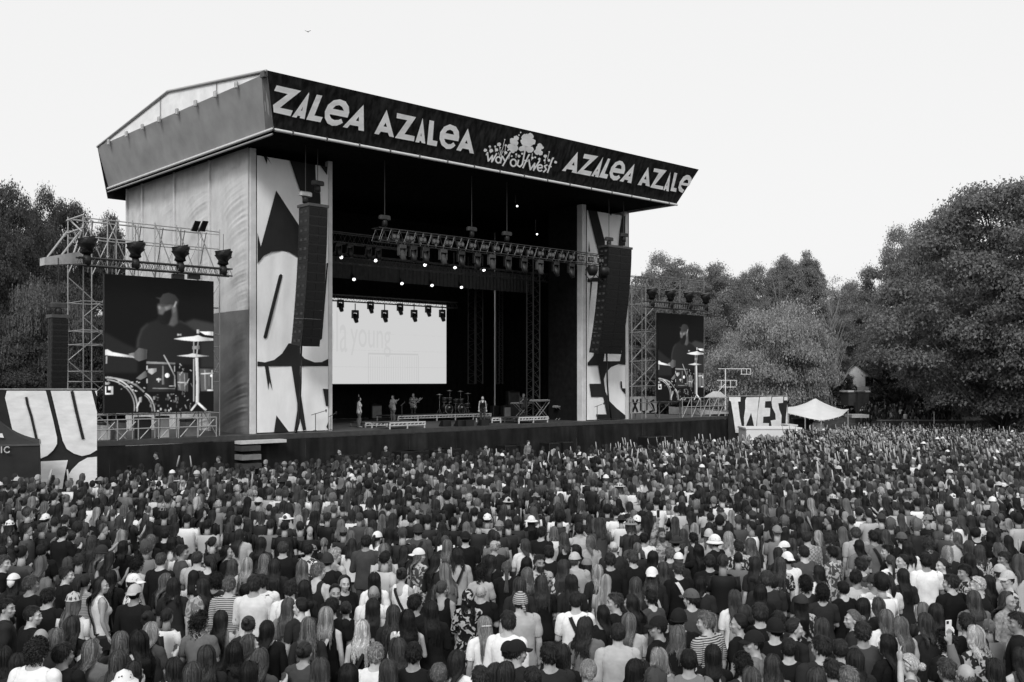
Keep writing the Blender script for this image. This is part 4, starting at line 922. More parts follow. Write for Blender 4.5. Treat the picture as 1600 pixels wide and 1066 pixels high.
r2 = riser(622, 768, 660, 648, 2.4, 'long pale edged riser carrying the drum kit', 6)
r3 = riser(811, 857, 662, 651.5, 1.8, 'pale edged low riser under the keyboards on the far side')
r3b = riser(769, 809, 661, 652.5, 1.6, 'dark low riser beside the keyboard riser')
def on_top(px, r): # stage point on top of a riser
    return sx(px, r[2]+.9)
# drum kit
s0 = on_top(716, r2); tD = r2[2]+.9; zR = r2[3]
dk = sthing('drum_kit', s0, tD, zR, 'dark drum kit with cymbals on the long riser', 'drum kit')
for ds, r_ in ((.1,.3),(-1.0,.32)):
    b = bl(MB().lathe([(r_,-.25),(r_,.25)], (s0+ds,tD,zR+.33), 16, 'Y'), 'bass_drum', M['black_plastic'], dk, True)
    bl(MB().path([(s0+ds+(r_+.01)*cos(2*pi*k/18), tD-.25, zR+.33+(r_+.01)*sin(2*pi*k/18)) for k in range(19)], .016, 5), 'hoop', M['chrome'], dk, sub=b)
    bl(MB().box(s0+ds-.07, s0+ds+.07, tD-.275, tD-.27, zR+.42, zR+.5), 'emblem', M['light_panel'], dk, sub=b)
for ds, dz, r_ in ((-.25,.85,.17),(.2,.85,.18),(-1.25,.95,.17),(-.8,.95,.17),(.75,.55,.22)):
    d = bl(MB().lathe([(r_,-.14),(r_,.14)], (s0+ds,tD-.05,zR+dz), 12), 'drum', M['black_plastic'], dk, True)
    bl(MB().path([(s0+ds+(r_+.006)*cos(2*pi*k/14), tD-.05+(r_+.006)*sin(2*pi*k/14), zR+dz+.14) for k in range(15)], .01, 5), 'rim', M['chrome'], dk, sub=d)
    bl(MB().path([(s0+ds+(r_+.006)*cos(2*pi*k/14), tD-.05+(r_+.006)*sin(2*pi*k/14), zR+dz-.14) for k in range(15)], .01, 5), 'rim', M['chrome'], dk, sub=d)
    bl(MB().tube((s0+ds,tD,zR),(s0+ds,tD,zR+dz-.14),.02), 'drum_stand', M['chrome'], dk)
for ds, dt, dz, r_ in ((.95,.1,1.35,.26),(-1.55,.1,1.3,.24),(.45,.3,1.5,.22),(-.5,.3,1.55,.22)):
    bl(MB().lathe([(r_,0),(r_*.3,.03),(.03,.06)], (s0+ds,tD+dt,zR+dz), 16), 'cymbal', M['brass'], dk, True)
    st_ = MB().tube((s0+ds,tD+dt,zR+.3),(s0+ds,tD+dt,zR+dz+.05),.02)
    for k in range(3): st_.tube((s0+ds,tD+dt,zR+.4),(s0+ds+.22*cos(k*2.1),tD+dt+.22*sin(k*2.1),zR),.014)
    bl(st_, 'cymbal_stand', M['chrome'], dk)
bl(MB().lathe([(.16,.45),(.16,.5)], (s0+.3,tD+.75,zR), 12), 'stool', M['black_plastic'], dk); bl(MB().tube((s0+.3,tD+.75,zR),(s0+.3,tD+.75,zR+.46),.03), 'stool_post', M['chrome'], dk)
def amp(px, py0, py1, w, t_off, label, m_, depth=.4):
    p = on_deck(px, py1); t = p.y+t_off; s = sx(px, t); h_ = max(.3, S(px, py0, t).z-DECK)
    o = sthing('amplifier', s, t, DECK, label, 'amplifier', 'amplifiers and cabinets on the stage')
    bl(MB().cbox(s-w/2, s+w/2, t, t+depth, DECK+.003, DECK+h_, .04), 'cabinet', M['black_plastic'], o)
    bl(MB().box(s-w/2+.05, s+w/2-.05, t-.02, t+.005, DECK+.08, DECK+h_-.12), 'grille', M[m_], o)
    bl(MB().tube((s-.12,t+depth/2,DECK+h_+.04),(s+.12,t+depth/2,DECK+h_+.04),.015), 'handle', M['dark_steel'], o)
amp(589, 632, 655, .85, 0, 'grey fronted amplifier cabinet near the white pillar', 'mid_grey')
amp(793, 634, 655, .65, .3, 'grey fronted amplifier beside the keyboard player', 'mid_grey')
amp(776, 634, 655, .6, .6, 'small black amplifier right of the singer', 'grille')
amp(850, 628, 656, .7, .4, 'black cabinet standing behind the keyboard stand', 'grille')
amp(804, 611, 655, 1.1, 2.2, 'tall grey cabinet stack behind the keyboard player', 'dark_grey')
def keyboard(px, py, px_w, label, zoff=.95):
    p = on_deck(px, py); t = p.y; s = p.x; w = sx(px+px_w/2, t)-s
    o = sthing('keyboard', s, t, DECK, label, 'keyboard', 'keyboards on stands'); z = DECK+zoff
    bl(MB().cbox(s-w, s+w, t-.18, t+.18, z, z+.1, .02), 'case', M['mid_grey'], o)
    bl(MB().box(s-w+.06, s+w-.06, t+.02, t+.16, z+.101, z+.115), 'keys', M['light_panel'], o)
    for q in (-1, 1):
        bl(MB().tube((s-q*w*.7,t-.14,DECK),(s+q*w*.7,t-.14,z),.022).tube((s-q*w*.7,t+.14,DECK),(s+q*w*.7,t+.14,z),.022), 'stand_leg', M['steel'], o)
keyboard(815, 655, 30, 'keyboard on a crossed stand beside the dark truss tower', 1.05)
keyboard(846, 656, 32, 'long grey keyboard on a tall stand near the far pillar', 1.25)
keyboard(880, 656, 28, 'dark console table on legs close to the far pillar', .85)
def mic_stand(px, py, hpx, boom, label):
    p = on_deck(px, py); s, t = p.x, p.y; z = S(px, py-hpx, t).z
    o = sthing('microphone_stand', s, t, DECK, label, 'microphone stand', 'microphone stands')
    bl(MB().tube((s,t,DECK),(s,t,z),.022), 'pole', M['dark_steel'], o)
    f = MB()
    for k in range(3): f.tube((s,t,DECK+.1),(s+.3*cos(k*2.1+.5),t+.3*sin(k*2.1+.5),DECK+.01),.016)
    bl(f, 'tripod_foot', M['dark_steel'], o)
    b = bl(MB().tube((s-.25*boom,t,z-.08),(s+.55*boom,t-.05,z+.12),.018), 'boom', M['dark_steel'], o)
    bl(MB().lathe([(.02,-.1),(.03,-.02),(.045,.02),(.03,.06)], (s+.6*boom,t-.06,z+.14), 8), 'microphone', M['black_plastic'], o)
mic_stand(493, 675, 29, 1, 'boom microphone stand on the deck in front of the white pillar')
mic_stand(517, 674, 25, .5, 'short microphone stand at the inner edge of the white pillar')
mic_stand(933, 658, 24, 1, 'boom microphone stand in front of the far pillar banner')
mic_stand(812, 656, 38, -.4, 'tall bright microphone stand before the keyboard player')
mic_stand(757, 664.5, 28, .3, 'microphone stand right beside the singer')
mic_stand(628, 662, 30, .3, 'microphone stand beside the bass player')
for px, nm in ((722,'first'),(738,'second'),(781,'third'),(699,'fourth')):
    p = on_deck(px, 666.5); s, t = p.x, max(p.y, .3)
    o = sthing('floor_monitor', s, t, DECK, 'black wedge monitor lying on the deck edge before the drum riser, %s one' % nm, 'floor monitor', 'wedge monitors')
    bl(MB().hexa([(s-.3,t,DECK+.003),(s+.3,t,DECK+.003),(s+.3,t+.45,DECK+.003),(s-.3,t+.45,DECK+.003),(s-.3,t+.02,DECK+.36),(s+.3,t+.02,DECK+.36),(s+.3,t+.2,DECK+.36),(s-.3,t+.2,DECK+.36)]), 'cabinet', M['black_plastic'], o)
    bl(MB().hexa([(s-.26,t+.43,DECK+.05),(s+.26,t+.43,DECK+.05),(s+.26,t+.46,DECK+.05),(s-.26,t+.46,DECK+.05),(s-.26,t+.21,DECK+.33),(s+.26,t+.21,DECK+.33),(s+.26,t+.24,DECK+.33),(s-.26,t+.24,DECK+.33)]), 'grille', M['grille'], o)
# subwoofers in front of the stage
for i, px in enumerate((545, 640, 656, 690, 706, 800, 816, 868, 884, 1020, 1040)):
    s = sx(px, -1.2); o = sthing('subwoofer', s, -1.2, GZ-.1, 'big black subwoofer against the stage front, number %d from the step unit' % (i+1), 'subwoofer', 'subwoofers along the stage front')
    o['label'] = 'big black subwoofer against the stage skirt, %s from the pale step unit' % ORDS[i]
    bl(MB().cbox(s-.6, s+.6, -1.3, -.4, GZ-.3, GZ+1.35, .03), 'cabinet', M['black_plastic'], o); bl(MB().box(s-.54, s+.54, -1.33, -1.295, GZ-.2, GZ+1.28), 'grille', M['grille'], o)
# crowd barrier along the pit
for i in range(30):
    s = SL+4+(SR-SL-4)*i/30; w = (SR-SL-4)/30
    o = sthing('crowd_barrier', s+w/2, -8.8, zg(yat(s,-8.8)), 'steel crowd barrier panel before the pit, %s one from the %s end' % (ORDS[i] if i < 15 else ORDS[29-i], 'big screen' if i < 15 else 'far'), 'crowd barrier', 'crowd barriers along the pit'); z = ORG[o.name].z
    bl(MB().box(s+.02, s+w-.02, -8.86, -8.8, z, z+1.1), 'panel', M['dark_steel'], o); bl(MB().tube((s+.02,-8.83,z+1.13),(s+w-.02,-8.83,z+1.13),.035), 'top_rail', M['steel'], o)
# ------------------------------------------------------------------ tents and far structures
def world_thing(name, x, y, z, label, cat, group=None, rz=0): return empty(name, (x, y, z), rz, label=label, cat=cat, group=group)
# dark gazebo in the near corner of the picture
yT = 34.6; cr = at(62, 694, yT); gzt = zg(yT); GA = R(25); hw = 1.5
gx_ = Vector((cos(GA), sin(GA), 0)); gy_ = Vector((-sin(GA), cos(GA), 0)); gc = Vector((cr.x, cr.y, 0))-gx_*hw+gy_*hw
tn = empty('gazebo_tent', (gc.x, gc.y, gzt), GA, label='dark grey gazebo tent with pale letters IC on its side', cat='tent')
zv = cr.z-gzt; za = at(0, 648, gc.y).z-gzt; ORG[tn.name] = None
base = [(-hw,-hw,zv),(hw,-hw,zv),(hw,hw,zv),(-hw,hw,zv)]; nn = 10
for (p, q) in ((0,1),(1,2),(2,3),(3,0)):
    A, B = Vector(base[p]), Vector(base[q]); ap_ = Vector((0,0,za)); grid = []; out = Vector(((A+B)/2).to_tuple()); out.z = 0; out.normalize()
    for j in range(nn+1):
        for i in range(nn+1):
            u = i/nn; v = j/nn; pt = (A*(1-u)+B*u)*(1-v)+ap_*v; pt.z -= .16*sin(pi*v)+.03*sin(u*9+v*5)*sin(pi*u)*(1-v); grid.append(tuple(pt))
    MB().add(grid, [(j*(nn+1)+i, j*(nn+1)+i+1, (j+1)*(nn+1)+i+1, (j+1)*(nn+1)+i) for j in range(nn) for i in range(nn)]).build('roof_panel', M['tent_dark'], tn, True)
    n = 24; vv = []
    for j in range(n+1):
        u = j/n; pt = A*(1-u)+B*u
        for f_ in (0, .12, .5, 1):
            w = .012+(.05*sin(u*17+f_*2)+.03*sin(u*31))*f_*sin(pi*u); vv.append(tuple(pt+out*w-Vector((0,0,f_*2.0))))
    MB().add(vv, [(4*j+k, 4*j+k+1, 4*j+5+k, 4*j+4+k) for j in range(n) for k in range(3)]).build('side_wall', M['tent_dark'], tn, True)
    MB().add([v_ for j in range(n+1) for v_ in (tuple(A*(1-j/n)+B*(j/n)+out*.02+Vector((0,0,.02))), tuple(A*(1-j/n)+B*(j/n)+out*.045-Vector((0,0,.05))))], [(2*j, 2*j+1, 2*j+3, 2*j+2) for j in range(n)]).build('eave_band', M['dark_grey'], tn)
for x in (-hw, hw):
    for y in (-hw, hw): MB().tube((x*.985,y*.985,0),(x*.985,y*.985,zv-.03),.03).build('leg', M['steel'], tn)
M['tent_print'] = mat('pale_tent_print', .55, .8, .2, var=.05)
def on_side(px, py, k):                                  # a point of the picture on the side that faces the meadow
    kx, q = ray(px, py); dw = Vector((kx, 1, q)); o_ = Vector((0,0,CAMZ))-Vector((gc.x, gc.y, gzt)); n_ = -gy_; lam = (hw+.10+.003*k-o_.dot(n_))/dw.dot(n_)
    p = o_+dw*lam; return (p.dot(gx_), p.dot(gy_), p.z)
def tent_print(name, polys):
    mb = MB()
    for k, poly in enumerate(polys):
        fl, tr_ = tess(poly); mb.add([on_side(x, y, k) for x, y in fl], [tuple(t) for t in tr_])
    mb.build(name, M['tent_print'], tn)
cT = crop(0, 590, 6.27); tc_ = lambda pts: [cT(x, y) for x, y in pts]
tent_print('printed_letters', [tc_([(8,676),(20,676),(20,740),(8,740)])]+[[cT(x, y) for x, y in p] for p in strokes([(92,690),(80,680),(62,680),(46,692),(42,708),(48,726),(64,736),(82,734),(94,722)], 12)])
def on_roof(px, py):
    kx, q = ray(px, py); dw = Vector((kx, 1, q)); o_ = Vector((0,0,CAMZ))-Vector((gc.x, gc.y, gzt)); n_ = Vector((0,0,1))*hw-gy_*(za-zv); p0_ = -gy_*hw+Vector((0,0,zv+.02)); lam = (p0_-o_).dot(n_)/dw.dot(n_)
    p = o_+dw*lam; return (p.dot(gx_), p.dot(gy_), p.z)
mb = MB(); fl, tr_ = tess(tc_([(-14,548),(22,548),(38,590),(-14,586)])); mb.add([on_roof(x, y) for x, y in fl], [tuple(t) for t in tr_]); mb.build('printed_mark', M['tent_print'], tn)
# white stretch tent
yW = 84.0; wt_ = world_thing('stretch_tent', at(1278,650,yW).x, yW, zg(yW), 'white stretch tent with a peaked middle beyond the crowd', 'tent')
ox, oy, oz = at(1278,650,yW).x, yW, zg(yW)
def prof(u):   # upper edge of the tent over its width (photo columns and rows)
    xs = [1231,1240,1250,1260,1268,1274,1280,1290,1300,1310,1318,1326]; ys = [636,635.5,633,629.5,625.5,622.2,626,631,635,638.5,640,639]
    return np.interp(u, xs, ys)
def prof2(u):
    xs = [1231,1245,1260,1283,1300,1315,1326]; ys = [646,649,653,657.5,654.5,650,640]; return np.interp(u, xs, ys)
mb = MB(); nu, nv = 28, 6; vv = []
for j in range(nv+1):
    for i in range(nu+1):
        px = 1231+95*i/nu; v = j/nv; py = prof(px)*(1-v)+prof2(px)*v; y = yW+4*(1-v)-2.5; p = at(px, py, yW); y_off = (1-v)*4-2
        k, q = ray(px, py); yy = yW+y_off; vv.append((k*yy-ox, yy-oy, CAMZ+q*yy-oz))
mb.add(vv, [(j*(nu+1)+i, j*(nu+1)+i+1, (j+1)*(nu+1)+i+1, (j+1)*(nu+1)+i) for j in range(nv) for i in range(nu)])
# back slope
vb_ = []
for j in range(4):
    for i in range(nu+1):
        px = 1231+95*i/nu; k, q = ray(px, prof(px)); yy = yW+2; z = CAMZ+q*yy-oz; vb_.append((k*yy-ox, yy-oy+j*1.4, z-(z-2.4)*(j/3)**.7*.8))
mb.add(vb_, [(j*(nu+1)+i+1, j*(nu+1)+i, (j+1)*(nu+1)+i, (j+1)*(nu+1)+i+1) for j in range(3) for i in range(nu)])
mb.build('canopy', M['tent_white'], wt_, True)
for px, py in ((1232,646),(1283,656),(1325,641),(1258,652)):
    p = at(px, py, yW-1.9); MB().tube((p.x-ox,p.y-oy,0),(p.x-ox,p.y-oy,p.z-oz),.05).build('pole', M['steel'], wt_)
p = at(1274, 623, yW+2); MB().tube((p.x-ox,p.y-oy,0),(p.x-ox,p.y-oy,p.z-oz-.05),.06).build('pole', M['steel'], wt_)
for i in range(12):
    px = 1235+7.5*i; pt = at(px, prof2(px)+1.2, yW-2.1); b = MB().ell((0,0,0),(.035,.035,.045),6,4).build('bulb', M['light_panel'], wt_, loc=(pt.x-ox, pt.y-oy, pt.z-oz))
def crate(px0, px1, py0, py1, y, dep, mname, name, label, cat, parts=True):
    a = at(px0, py0, y); b = at(px1, py1, y); g = zg(y)
    o = world_thing(name, (a.x+b.x)/2, y, g, label, cat); w = (b.x-a.x)/2
    MB().cbox(-w, w, 0, dep, 0, a.z-g, .04).build('body', M[mname], o)
    return o, w, a.z-g
# bar hut under the tent, pale box, camouflage wrapped unit
o, w, h_ = crate(1240, 1272, 655, 672, 85, 3, 'black_plastic', 'bar_counter', 'dark bar counter with pale panels under the white tent', 'bar')
for i in range(4): MB().box(-w+.1+i*w/2, -w+.1+i*w/2+w*.3, -.03, .0, .3, h_-.4).build('front_panel', M['light_panel'] if i == 3 else M['dark_grey'], o)
MB().box(-w-.1, w+.1, -.15, .3, h_, h_+.08).build('counter_top', M['mid_grey'], o)
o, w, h_ = crate(1276, 1288, 661, 673, 83, 1.2, 'light_panel', 'white_board', 'small pale board standing under the white tent peak', 'board')
MB().box(-w+.1, w-.1, -.02, .005, .4, h_-.1).build('face', M['tent_white'], o)
o, w, h_ = crate(1232, 1246, 666, 676, 77, 2, 'tent_white', 'storage_box', 'small white storage box beside the far lettered banner', 'box')
MB().cbox(-w-.04, w+.04, -.04, 2.04, h_+.003, h_+.1, .02).build('lid', M['light_panel'], o)
# wrapped mixing unit with cloudy print
o, w, h_ = crate(1166, 1252, 671, 690, 72.5, 2.5, 'tent_white', 'wrapped_platform', 'white platform wrapped in cloudy grey print before the far lettered banner', 'platform')
pr_ = MB(); rr2 = random.Random(2)
for k in range(9):
    cx_ = -w+w*2*(k+.5)/9; fl, tr_ = tess([(cx_+.45*rr2.uniform(.6,1.1)*cos(a)*w/2.2, h_*.45+h_*.42*rr2.uniform(.5,1)*sin(a)) for a in np.linspace(0, 2*pi, 9)[:-1]])
    pr_.add([(min(max(x,-w+.02),w-.02), -.02-.002*k, min(max(z,.02),h_-.06)) for x, z in fl], [tuple(t) for t in tr_])
pr_.build('printed_cloud', M['mid_grey'], o)
MB().box(-w-.05, w+.05, -.06, 2.56, h_+.002, h_+.12).build('rim', M['tent_white'], o)
# white frame platform in the trees
yF = 84.0; fp_ = world_thing('viewing_frame', at(1148,600,yF).x, yF, zg(yF), 'white open frame structure with bars in front of the willow', 'frame structure'); fx, fz = at(1148,600,yF).x, zg(yF)
def fl_tube(nm, a, b, r=.06):
    p = at(*a, yF); q = at(*b, yF); tube_part(nm, (p.x-fx,0,p.z-fz), (q.x-fx,0,q.z-fz), r*.55, M['tent_white'], fp_)
for px, ya, yb in ((1133.5,576,640),(1158.5,576,585),(1166.5,576,585),(1173,576,585),(1127,594,606),(1141.5,594,606),(1150.5,594,603)): fl_tube('post', (px,ya), (px,yb), .09 if px == 1133.5 else .06)
for xa, xb, y in ((1122,1173,576.5),(1157,1173,585),(1120,1151,594.5),(1123,1150,605)): fl_tube('bar', (xa,y), (xb,y))
for a, b in (((1133,600),(1122,612)),((1133,630),(1133,675))): fl_tube('post', a, b)
p = at(1120, 612, yF); q = at(1138, 622, yF)
MB().hexa([(p.x-fx-.5,0,q.z-fz),(q.x-fx,0,q.z-fz),(q.x-fx,3,q.z-fz),(p.x-fx-.5,3,q.z-fz),(p.x-fx-.4,0,q.z-fz+.1),(p.x-fx+.3,0,p.z-fz),(p.x-fx+.3,3,p.z-fz),(p.x-fx-.4,3,q.z-fz+.1)]).build('pitched_roof', M['light_panel'], fp_)
# white gabled house in the gap between the trees
yH = 112.0; hA = at(1336, 567, yH); hg = zg(yH); hs = world_thing('gabled_house', hA.x, yH, hg, 'white gabled wooden house seen between the trees', 'house')
za = hA.z-hg; hw = 3.4; ze = za-3.0
MB().add([(-hw,0,0),(hw,0,0),(hw,0,ze),(0,0,za),(-hw,0,ze),(-hw,9,0),(hw,9,0),(hw,9,ze),(0,9,za),(-hw,9,ze)], [(0,1,2,3,4),(5,9,8,7,6),(0,4,9,5),(1,6,7,2),(0,5,6,1)]).build('wall', M['house_white'], hs)
for q in (-1, 1):
    MB().hexa([(q*(hw+.4),-.5,ze-.35),(0,-.5,za+.03),(0,9.5,za+.03),(q*(hw+.4),9.5,ze-.35),(q*(hw+.4),-.5,ze-.15),(0,-.5,za+.25),(0,9.5,za+.25),(q*(hw+.4),9.5,ze-.15)]).build('roof', M['house_roof'], hs)
for q in (-1, 1):
    for z in (.7, 2.6):
        f_ = MB().box(q*hw*.45-.5, q*hw*.45+.5, -.06, .0, z, z+1.25).build('window', M['house_white'], hs); MB().box(q*hw*.45-.42, q*hw*.45+.42, -.08, -.062, z+.08, z+1.17).build('pane', M['window'], f_)
MB().box(-hw*.6, -hw*.4, 4, 5, za-1, za+1.6).build('chimney', M['mid_grey'], hs)
# pale kiosk, gate posts and a low dark wall by the path at the back
yK = 97.0
def kbox(px0, px1, py0, py1, y, d, m_, name, label, cat, lid=None):
    a = at(px0, py0, y); b = at(px1, py1, y); g = zg(y); o = world_thing(name, (a.x+b.x)/2, y, g, label, cat); w = (b.x-a.x)/2; zb_ = max(0, b.z-g)
    MB().box(-w, w, 0, d, zb_, a.z-g).build('body', M[m_], o)
    if lid: MB().box(-w-.1, w+.1, -.1, d+.1, a.z-g+.002, a.z-g+.16).build('cap', M[lid], o)
    return o, w, a.z-g
kbox(1341, 1350, 613, 665, yK, .8, 'dark_grey', 'gate_post', 'square grey gate post by the path behind the crowd', 'gate post', 'mid_grey')
o, w, h_ = kbox(1326, 1358, 613, 634, yK+4, 2.5, 'dark_grey', 'kiosk', 'grey kiosk with pale sign board behind the gate post', 'kiosk', 'light_panel')
MB().box(-w*.5, w*.2, -.05, .0, h_*.3, h_*.62).build('hatch', M['window'], o)
MB().box(-w*.2, w*.9, -.14, -.1, h_+.2, h_+.55).build('sign_board', M['mid_grey'], o)
o, w, h_ = kbox(1331, 1358, 648, 653, yK-5, 2.0, 'light_panel', 'awning', 'pale sloping awning beside the gate post', 'awning')
for i in range(9):
    a = at(1372+27*i, 655, 93.0); b = at(1372+27*(i+1), 655, 93.0); g = zg(93)
    o = world_thing('low_wall', (a.x+b.x)/2, 93.0, g, 'dark low wall section along the far edge of the crowd', 'wall', 'low wall sections'); w = (b.x-a.x)/2
    MB().box(-w+.01, w-.01, 0, .4, 0, .95).build('body', M['dark_grey'], o); MB().box(-w+.005, w-.005, -.05, .45, .952, 1.05).build('coping', M['mid_grey'], o)
for px, y0_, y1_, nm in ((1459.5, 645, 668, 'pale'),):
    p = at(px, y0_, 88); g = zg(88); o = world_thing('flag_pole', p.x, 88, g, 'thin pale pole rising from the far crowd', 'pole'); MB().tube((0,0,0),(0,0,p.z-g),.06,8,.04).build('shaft', M['tent_white'], o); MB().ell((0,0,p.z-g),(.08,.08,.08)).build('tip', M['steel'], o)
# a far bird over the stage
bd = world_thing('bird', at(481,50,140).x, 140, at(481,50,140).z, 'small dark bird high in the pale sky', 'bird')
MB().path([(-.05,-.2,0),(0,0,.03),(.03,.2,0)], [.03,.07,.02], 6).build('body', M['black_plastic'], bd)
for q in (-1, 1): MB().add([(0,-.06,.03),(0,.08,.03),(q*.42,.02,.2),(q*.4,-.08,.2),(0,-.06,.0),(0,.08,.0),(q*.42,.02,.185),(q*.4,-.08,.185)], [(0,1,2,3),(7,6,5,4),(0,3,7,4),(1,5,6,2),(2,6,7,3)]).build('wing', M['black_plastic'], bd)
# ------------------------------------------------------------------ trees
def leaf_quads(c, nrm, size):                            # one bent leaf spray per triangle
    n = len(c); a = np.cross(nrm, rng.normal(size=(n,3))); a /= np.linalg.norm(a, axis=1, keepdims=True)+1e-9
    b = np.cross(nrm, a); sz = (size*rng.uniform(.55,1.4,n))[:,None]
    return np.stack([c-a*sz-b*sz*.7, c+a*sz*1.1-b*sz*.35, c+b*sz*1.05], 1)
def mesh_quads(name, q, m):
    n = len(q); me = bpy.data.meshes.new(name); me.vertices.add(3*n); me.vertices.foreach_set('co', q.reshape(-1).astype(np.float32))
    me.loops.add(3*n); me.loops.foreach_set('vertex_index', np.arange(3*n, dtype=np.int32)); me.polygons.add(n)
    me.polygons.foreach_set('loop_start', np.arange(0, 3*n, 3, dtype=np.int32)); me.polygons.foreach_set('loop_total', np.full(n, 3, np.int32))
    me.materials.append(m); me.update(); return me
# a unit crown stands on z = 0..1 and reaches about .5 to each side
def crown_template(kind, seed):
    r = np.random.default_rng(seed); cl = []; shape = {'round': 1, 'tall': 2, 'willow': 3, 'bare': 4}[kind]
    nc = {1: 150, 2: 135, 3: 105, 4: 60}[shape]
    while len(cl) < nc:
        p = r.uniform(-1, 1, 3); d = np.linalg.norm(p)
        if d > 1 or d < .42: continue
        z = .5+.46*p[2]; w = (.42*(1-.25*p[2])) if shape in (1,3) else .36*(1-.45*p[2])
        w *= 1+.2*sin(3*math.atan2(p[1],p[0])+seed+p[2]*2)+.1*sin(7*math.atan2(p[1],p[0])+p[2]*5)
        cl.append((p[0]*w/max(d,.6)*d**.35, p[1]*w/max(d,.6)*d**.35, z+r.normal()*.015, r.uniform(.05,.105)*(1.0 if shape < 3 else 1.3 if shape == 3 else .8)))
        if shape == 3: x_, y_, z_, r_ = cl[-1]; q_ = 1+r.normal()*.13; cl[-1] = (x_*q_, y_*q_, z_*(.86+.2*r.random()) if z_ > .55 else z_, r_)
    qs = []; ls = {1: .0058, 2: .0062, 3: .0050, 4: .0052}[shape]
    for (x, y, z, rad) in cl:
        n = int({1: 620, 2: 600, 3: 300, 4: 130}[shape]*(rad/.08)**1.6)
        d = r.normal(size=(n,3)); d /= np.linalg.norm(d, axis=1, keepdims=True); d[:,2] = np.abs(d[:,2])-.45*r.random(n)
        rr_ = rad*np.clip(r.normal(.85,.24,n), .2, 1.75)[:,None]; c = np.array([x,y,z])+d*rr_*np.array([1.2,1.2,.7])+r.normal(size=(n,3))*.006
        nr = d+np.array([0,0,.35])+r.normal(size=(n,3))*.6; nr /= np.linalg.norm(nr, axis=1, keepdims=True)
        if shape == 3:
            for k in range(4):
                cc = c.copy(); cc[:,2] -= .022*k+.02*r.random(n); cc[:,:2] *= 1+.010*k; keep = r.random(n) < .6; q_ = leaf_quads(cc[keep], nr[keep], ls)
                q_[:,:,2] = cc[keep][:,None,2]+(q_[:,:,2]-cc[keep][:,None,2])*1.9; qs.append(q_)
        else: qs.append(leaf_quads(c, nr, ls))
    q = np.concatenate(qs); return mesh_quads('crown', q, M['leaf']), cl
def trunk_template(cl, seed, h0, bare=False):   # trunk foot at z = -h0 (in crown units)
    r = random.Random(seed); mb = MB(); mb.path([(0,0,-h0),(.01,0,-h0*.5),(0,.01,.05),(.015,-.01,.35),(.0,0,.62),(.01,.0,.85)], [.034,.026,.022,.016,.009,.003], 8)
    for (x, y, z, rad) in r.sample(cl, min(len(cl), 46 if bare else 26)):
        z0 = max(.02, z-.18-.4*r.random()*math.hypot(x,y)); m_ = (x*.45+r.uniform(-.02,.02), y*.45, z0+(z-z0)*.35)
        mb.path([(0,0,z0), m_, (x*.8,y*.8,z-.03), (x,y,z)], [.009,.0065,.004,.002], 5)
    return mb.mesh('trunk', M['pale_bark'] if bare else M['bark'], True)
TT = []
for k, (kind, seed) in enumerate((('round',1),('round',2),('round',3),('tall',4),('tall',5),('willow',6),('bare',7))):
    cm, cl = crown_template(kind, seed); TT.append((cm, trunk_template(cl, seed, .3, kind == 'bare')))
def tree(kind, px, py_top, wpx, y, label, tone, zbot=1.5, group='trees around the meadow', name=None, rot=None):
    b = at(px, HY, y); g = zg(y); ztop = CAMZ+(HY-py_top)/F*y; Hc = (ztop-g-zbot)/.97; W = wpx/F*y
    k = kind; rt = random.Random(px*7+int(py_top))
    o = empty(name or ('willow_tree' if kind == 5 else 'bare_tree' if kind == 6 else 'broadleaf_tree'), (b.x, y, g), 0, label=label, cat='tree', group=group)
    cm, tm = TT[kind]; rz = rt.uniform(0, 6.28) if rot is None else rot
    link('crown', cm, o, (0,0,zbot), (0,0,rz), (W, W, Hc), tone)
    link('trunk', tm, o, (0,0,zbot), (0,0,rz), (W*.8, W*.8, max(Hc, zbot/.3*.98)) if zbot/.3 < Hc else (W*.8, W*.8, Hc))
    if Hc*.3 < zbot: MB().tube((0,0,0),(0,0,zbot-Hc*.28),W*.03,8,W*.027).build('trunk_base', M['bark'], o)
    return o
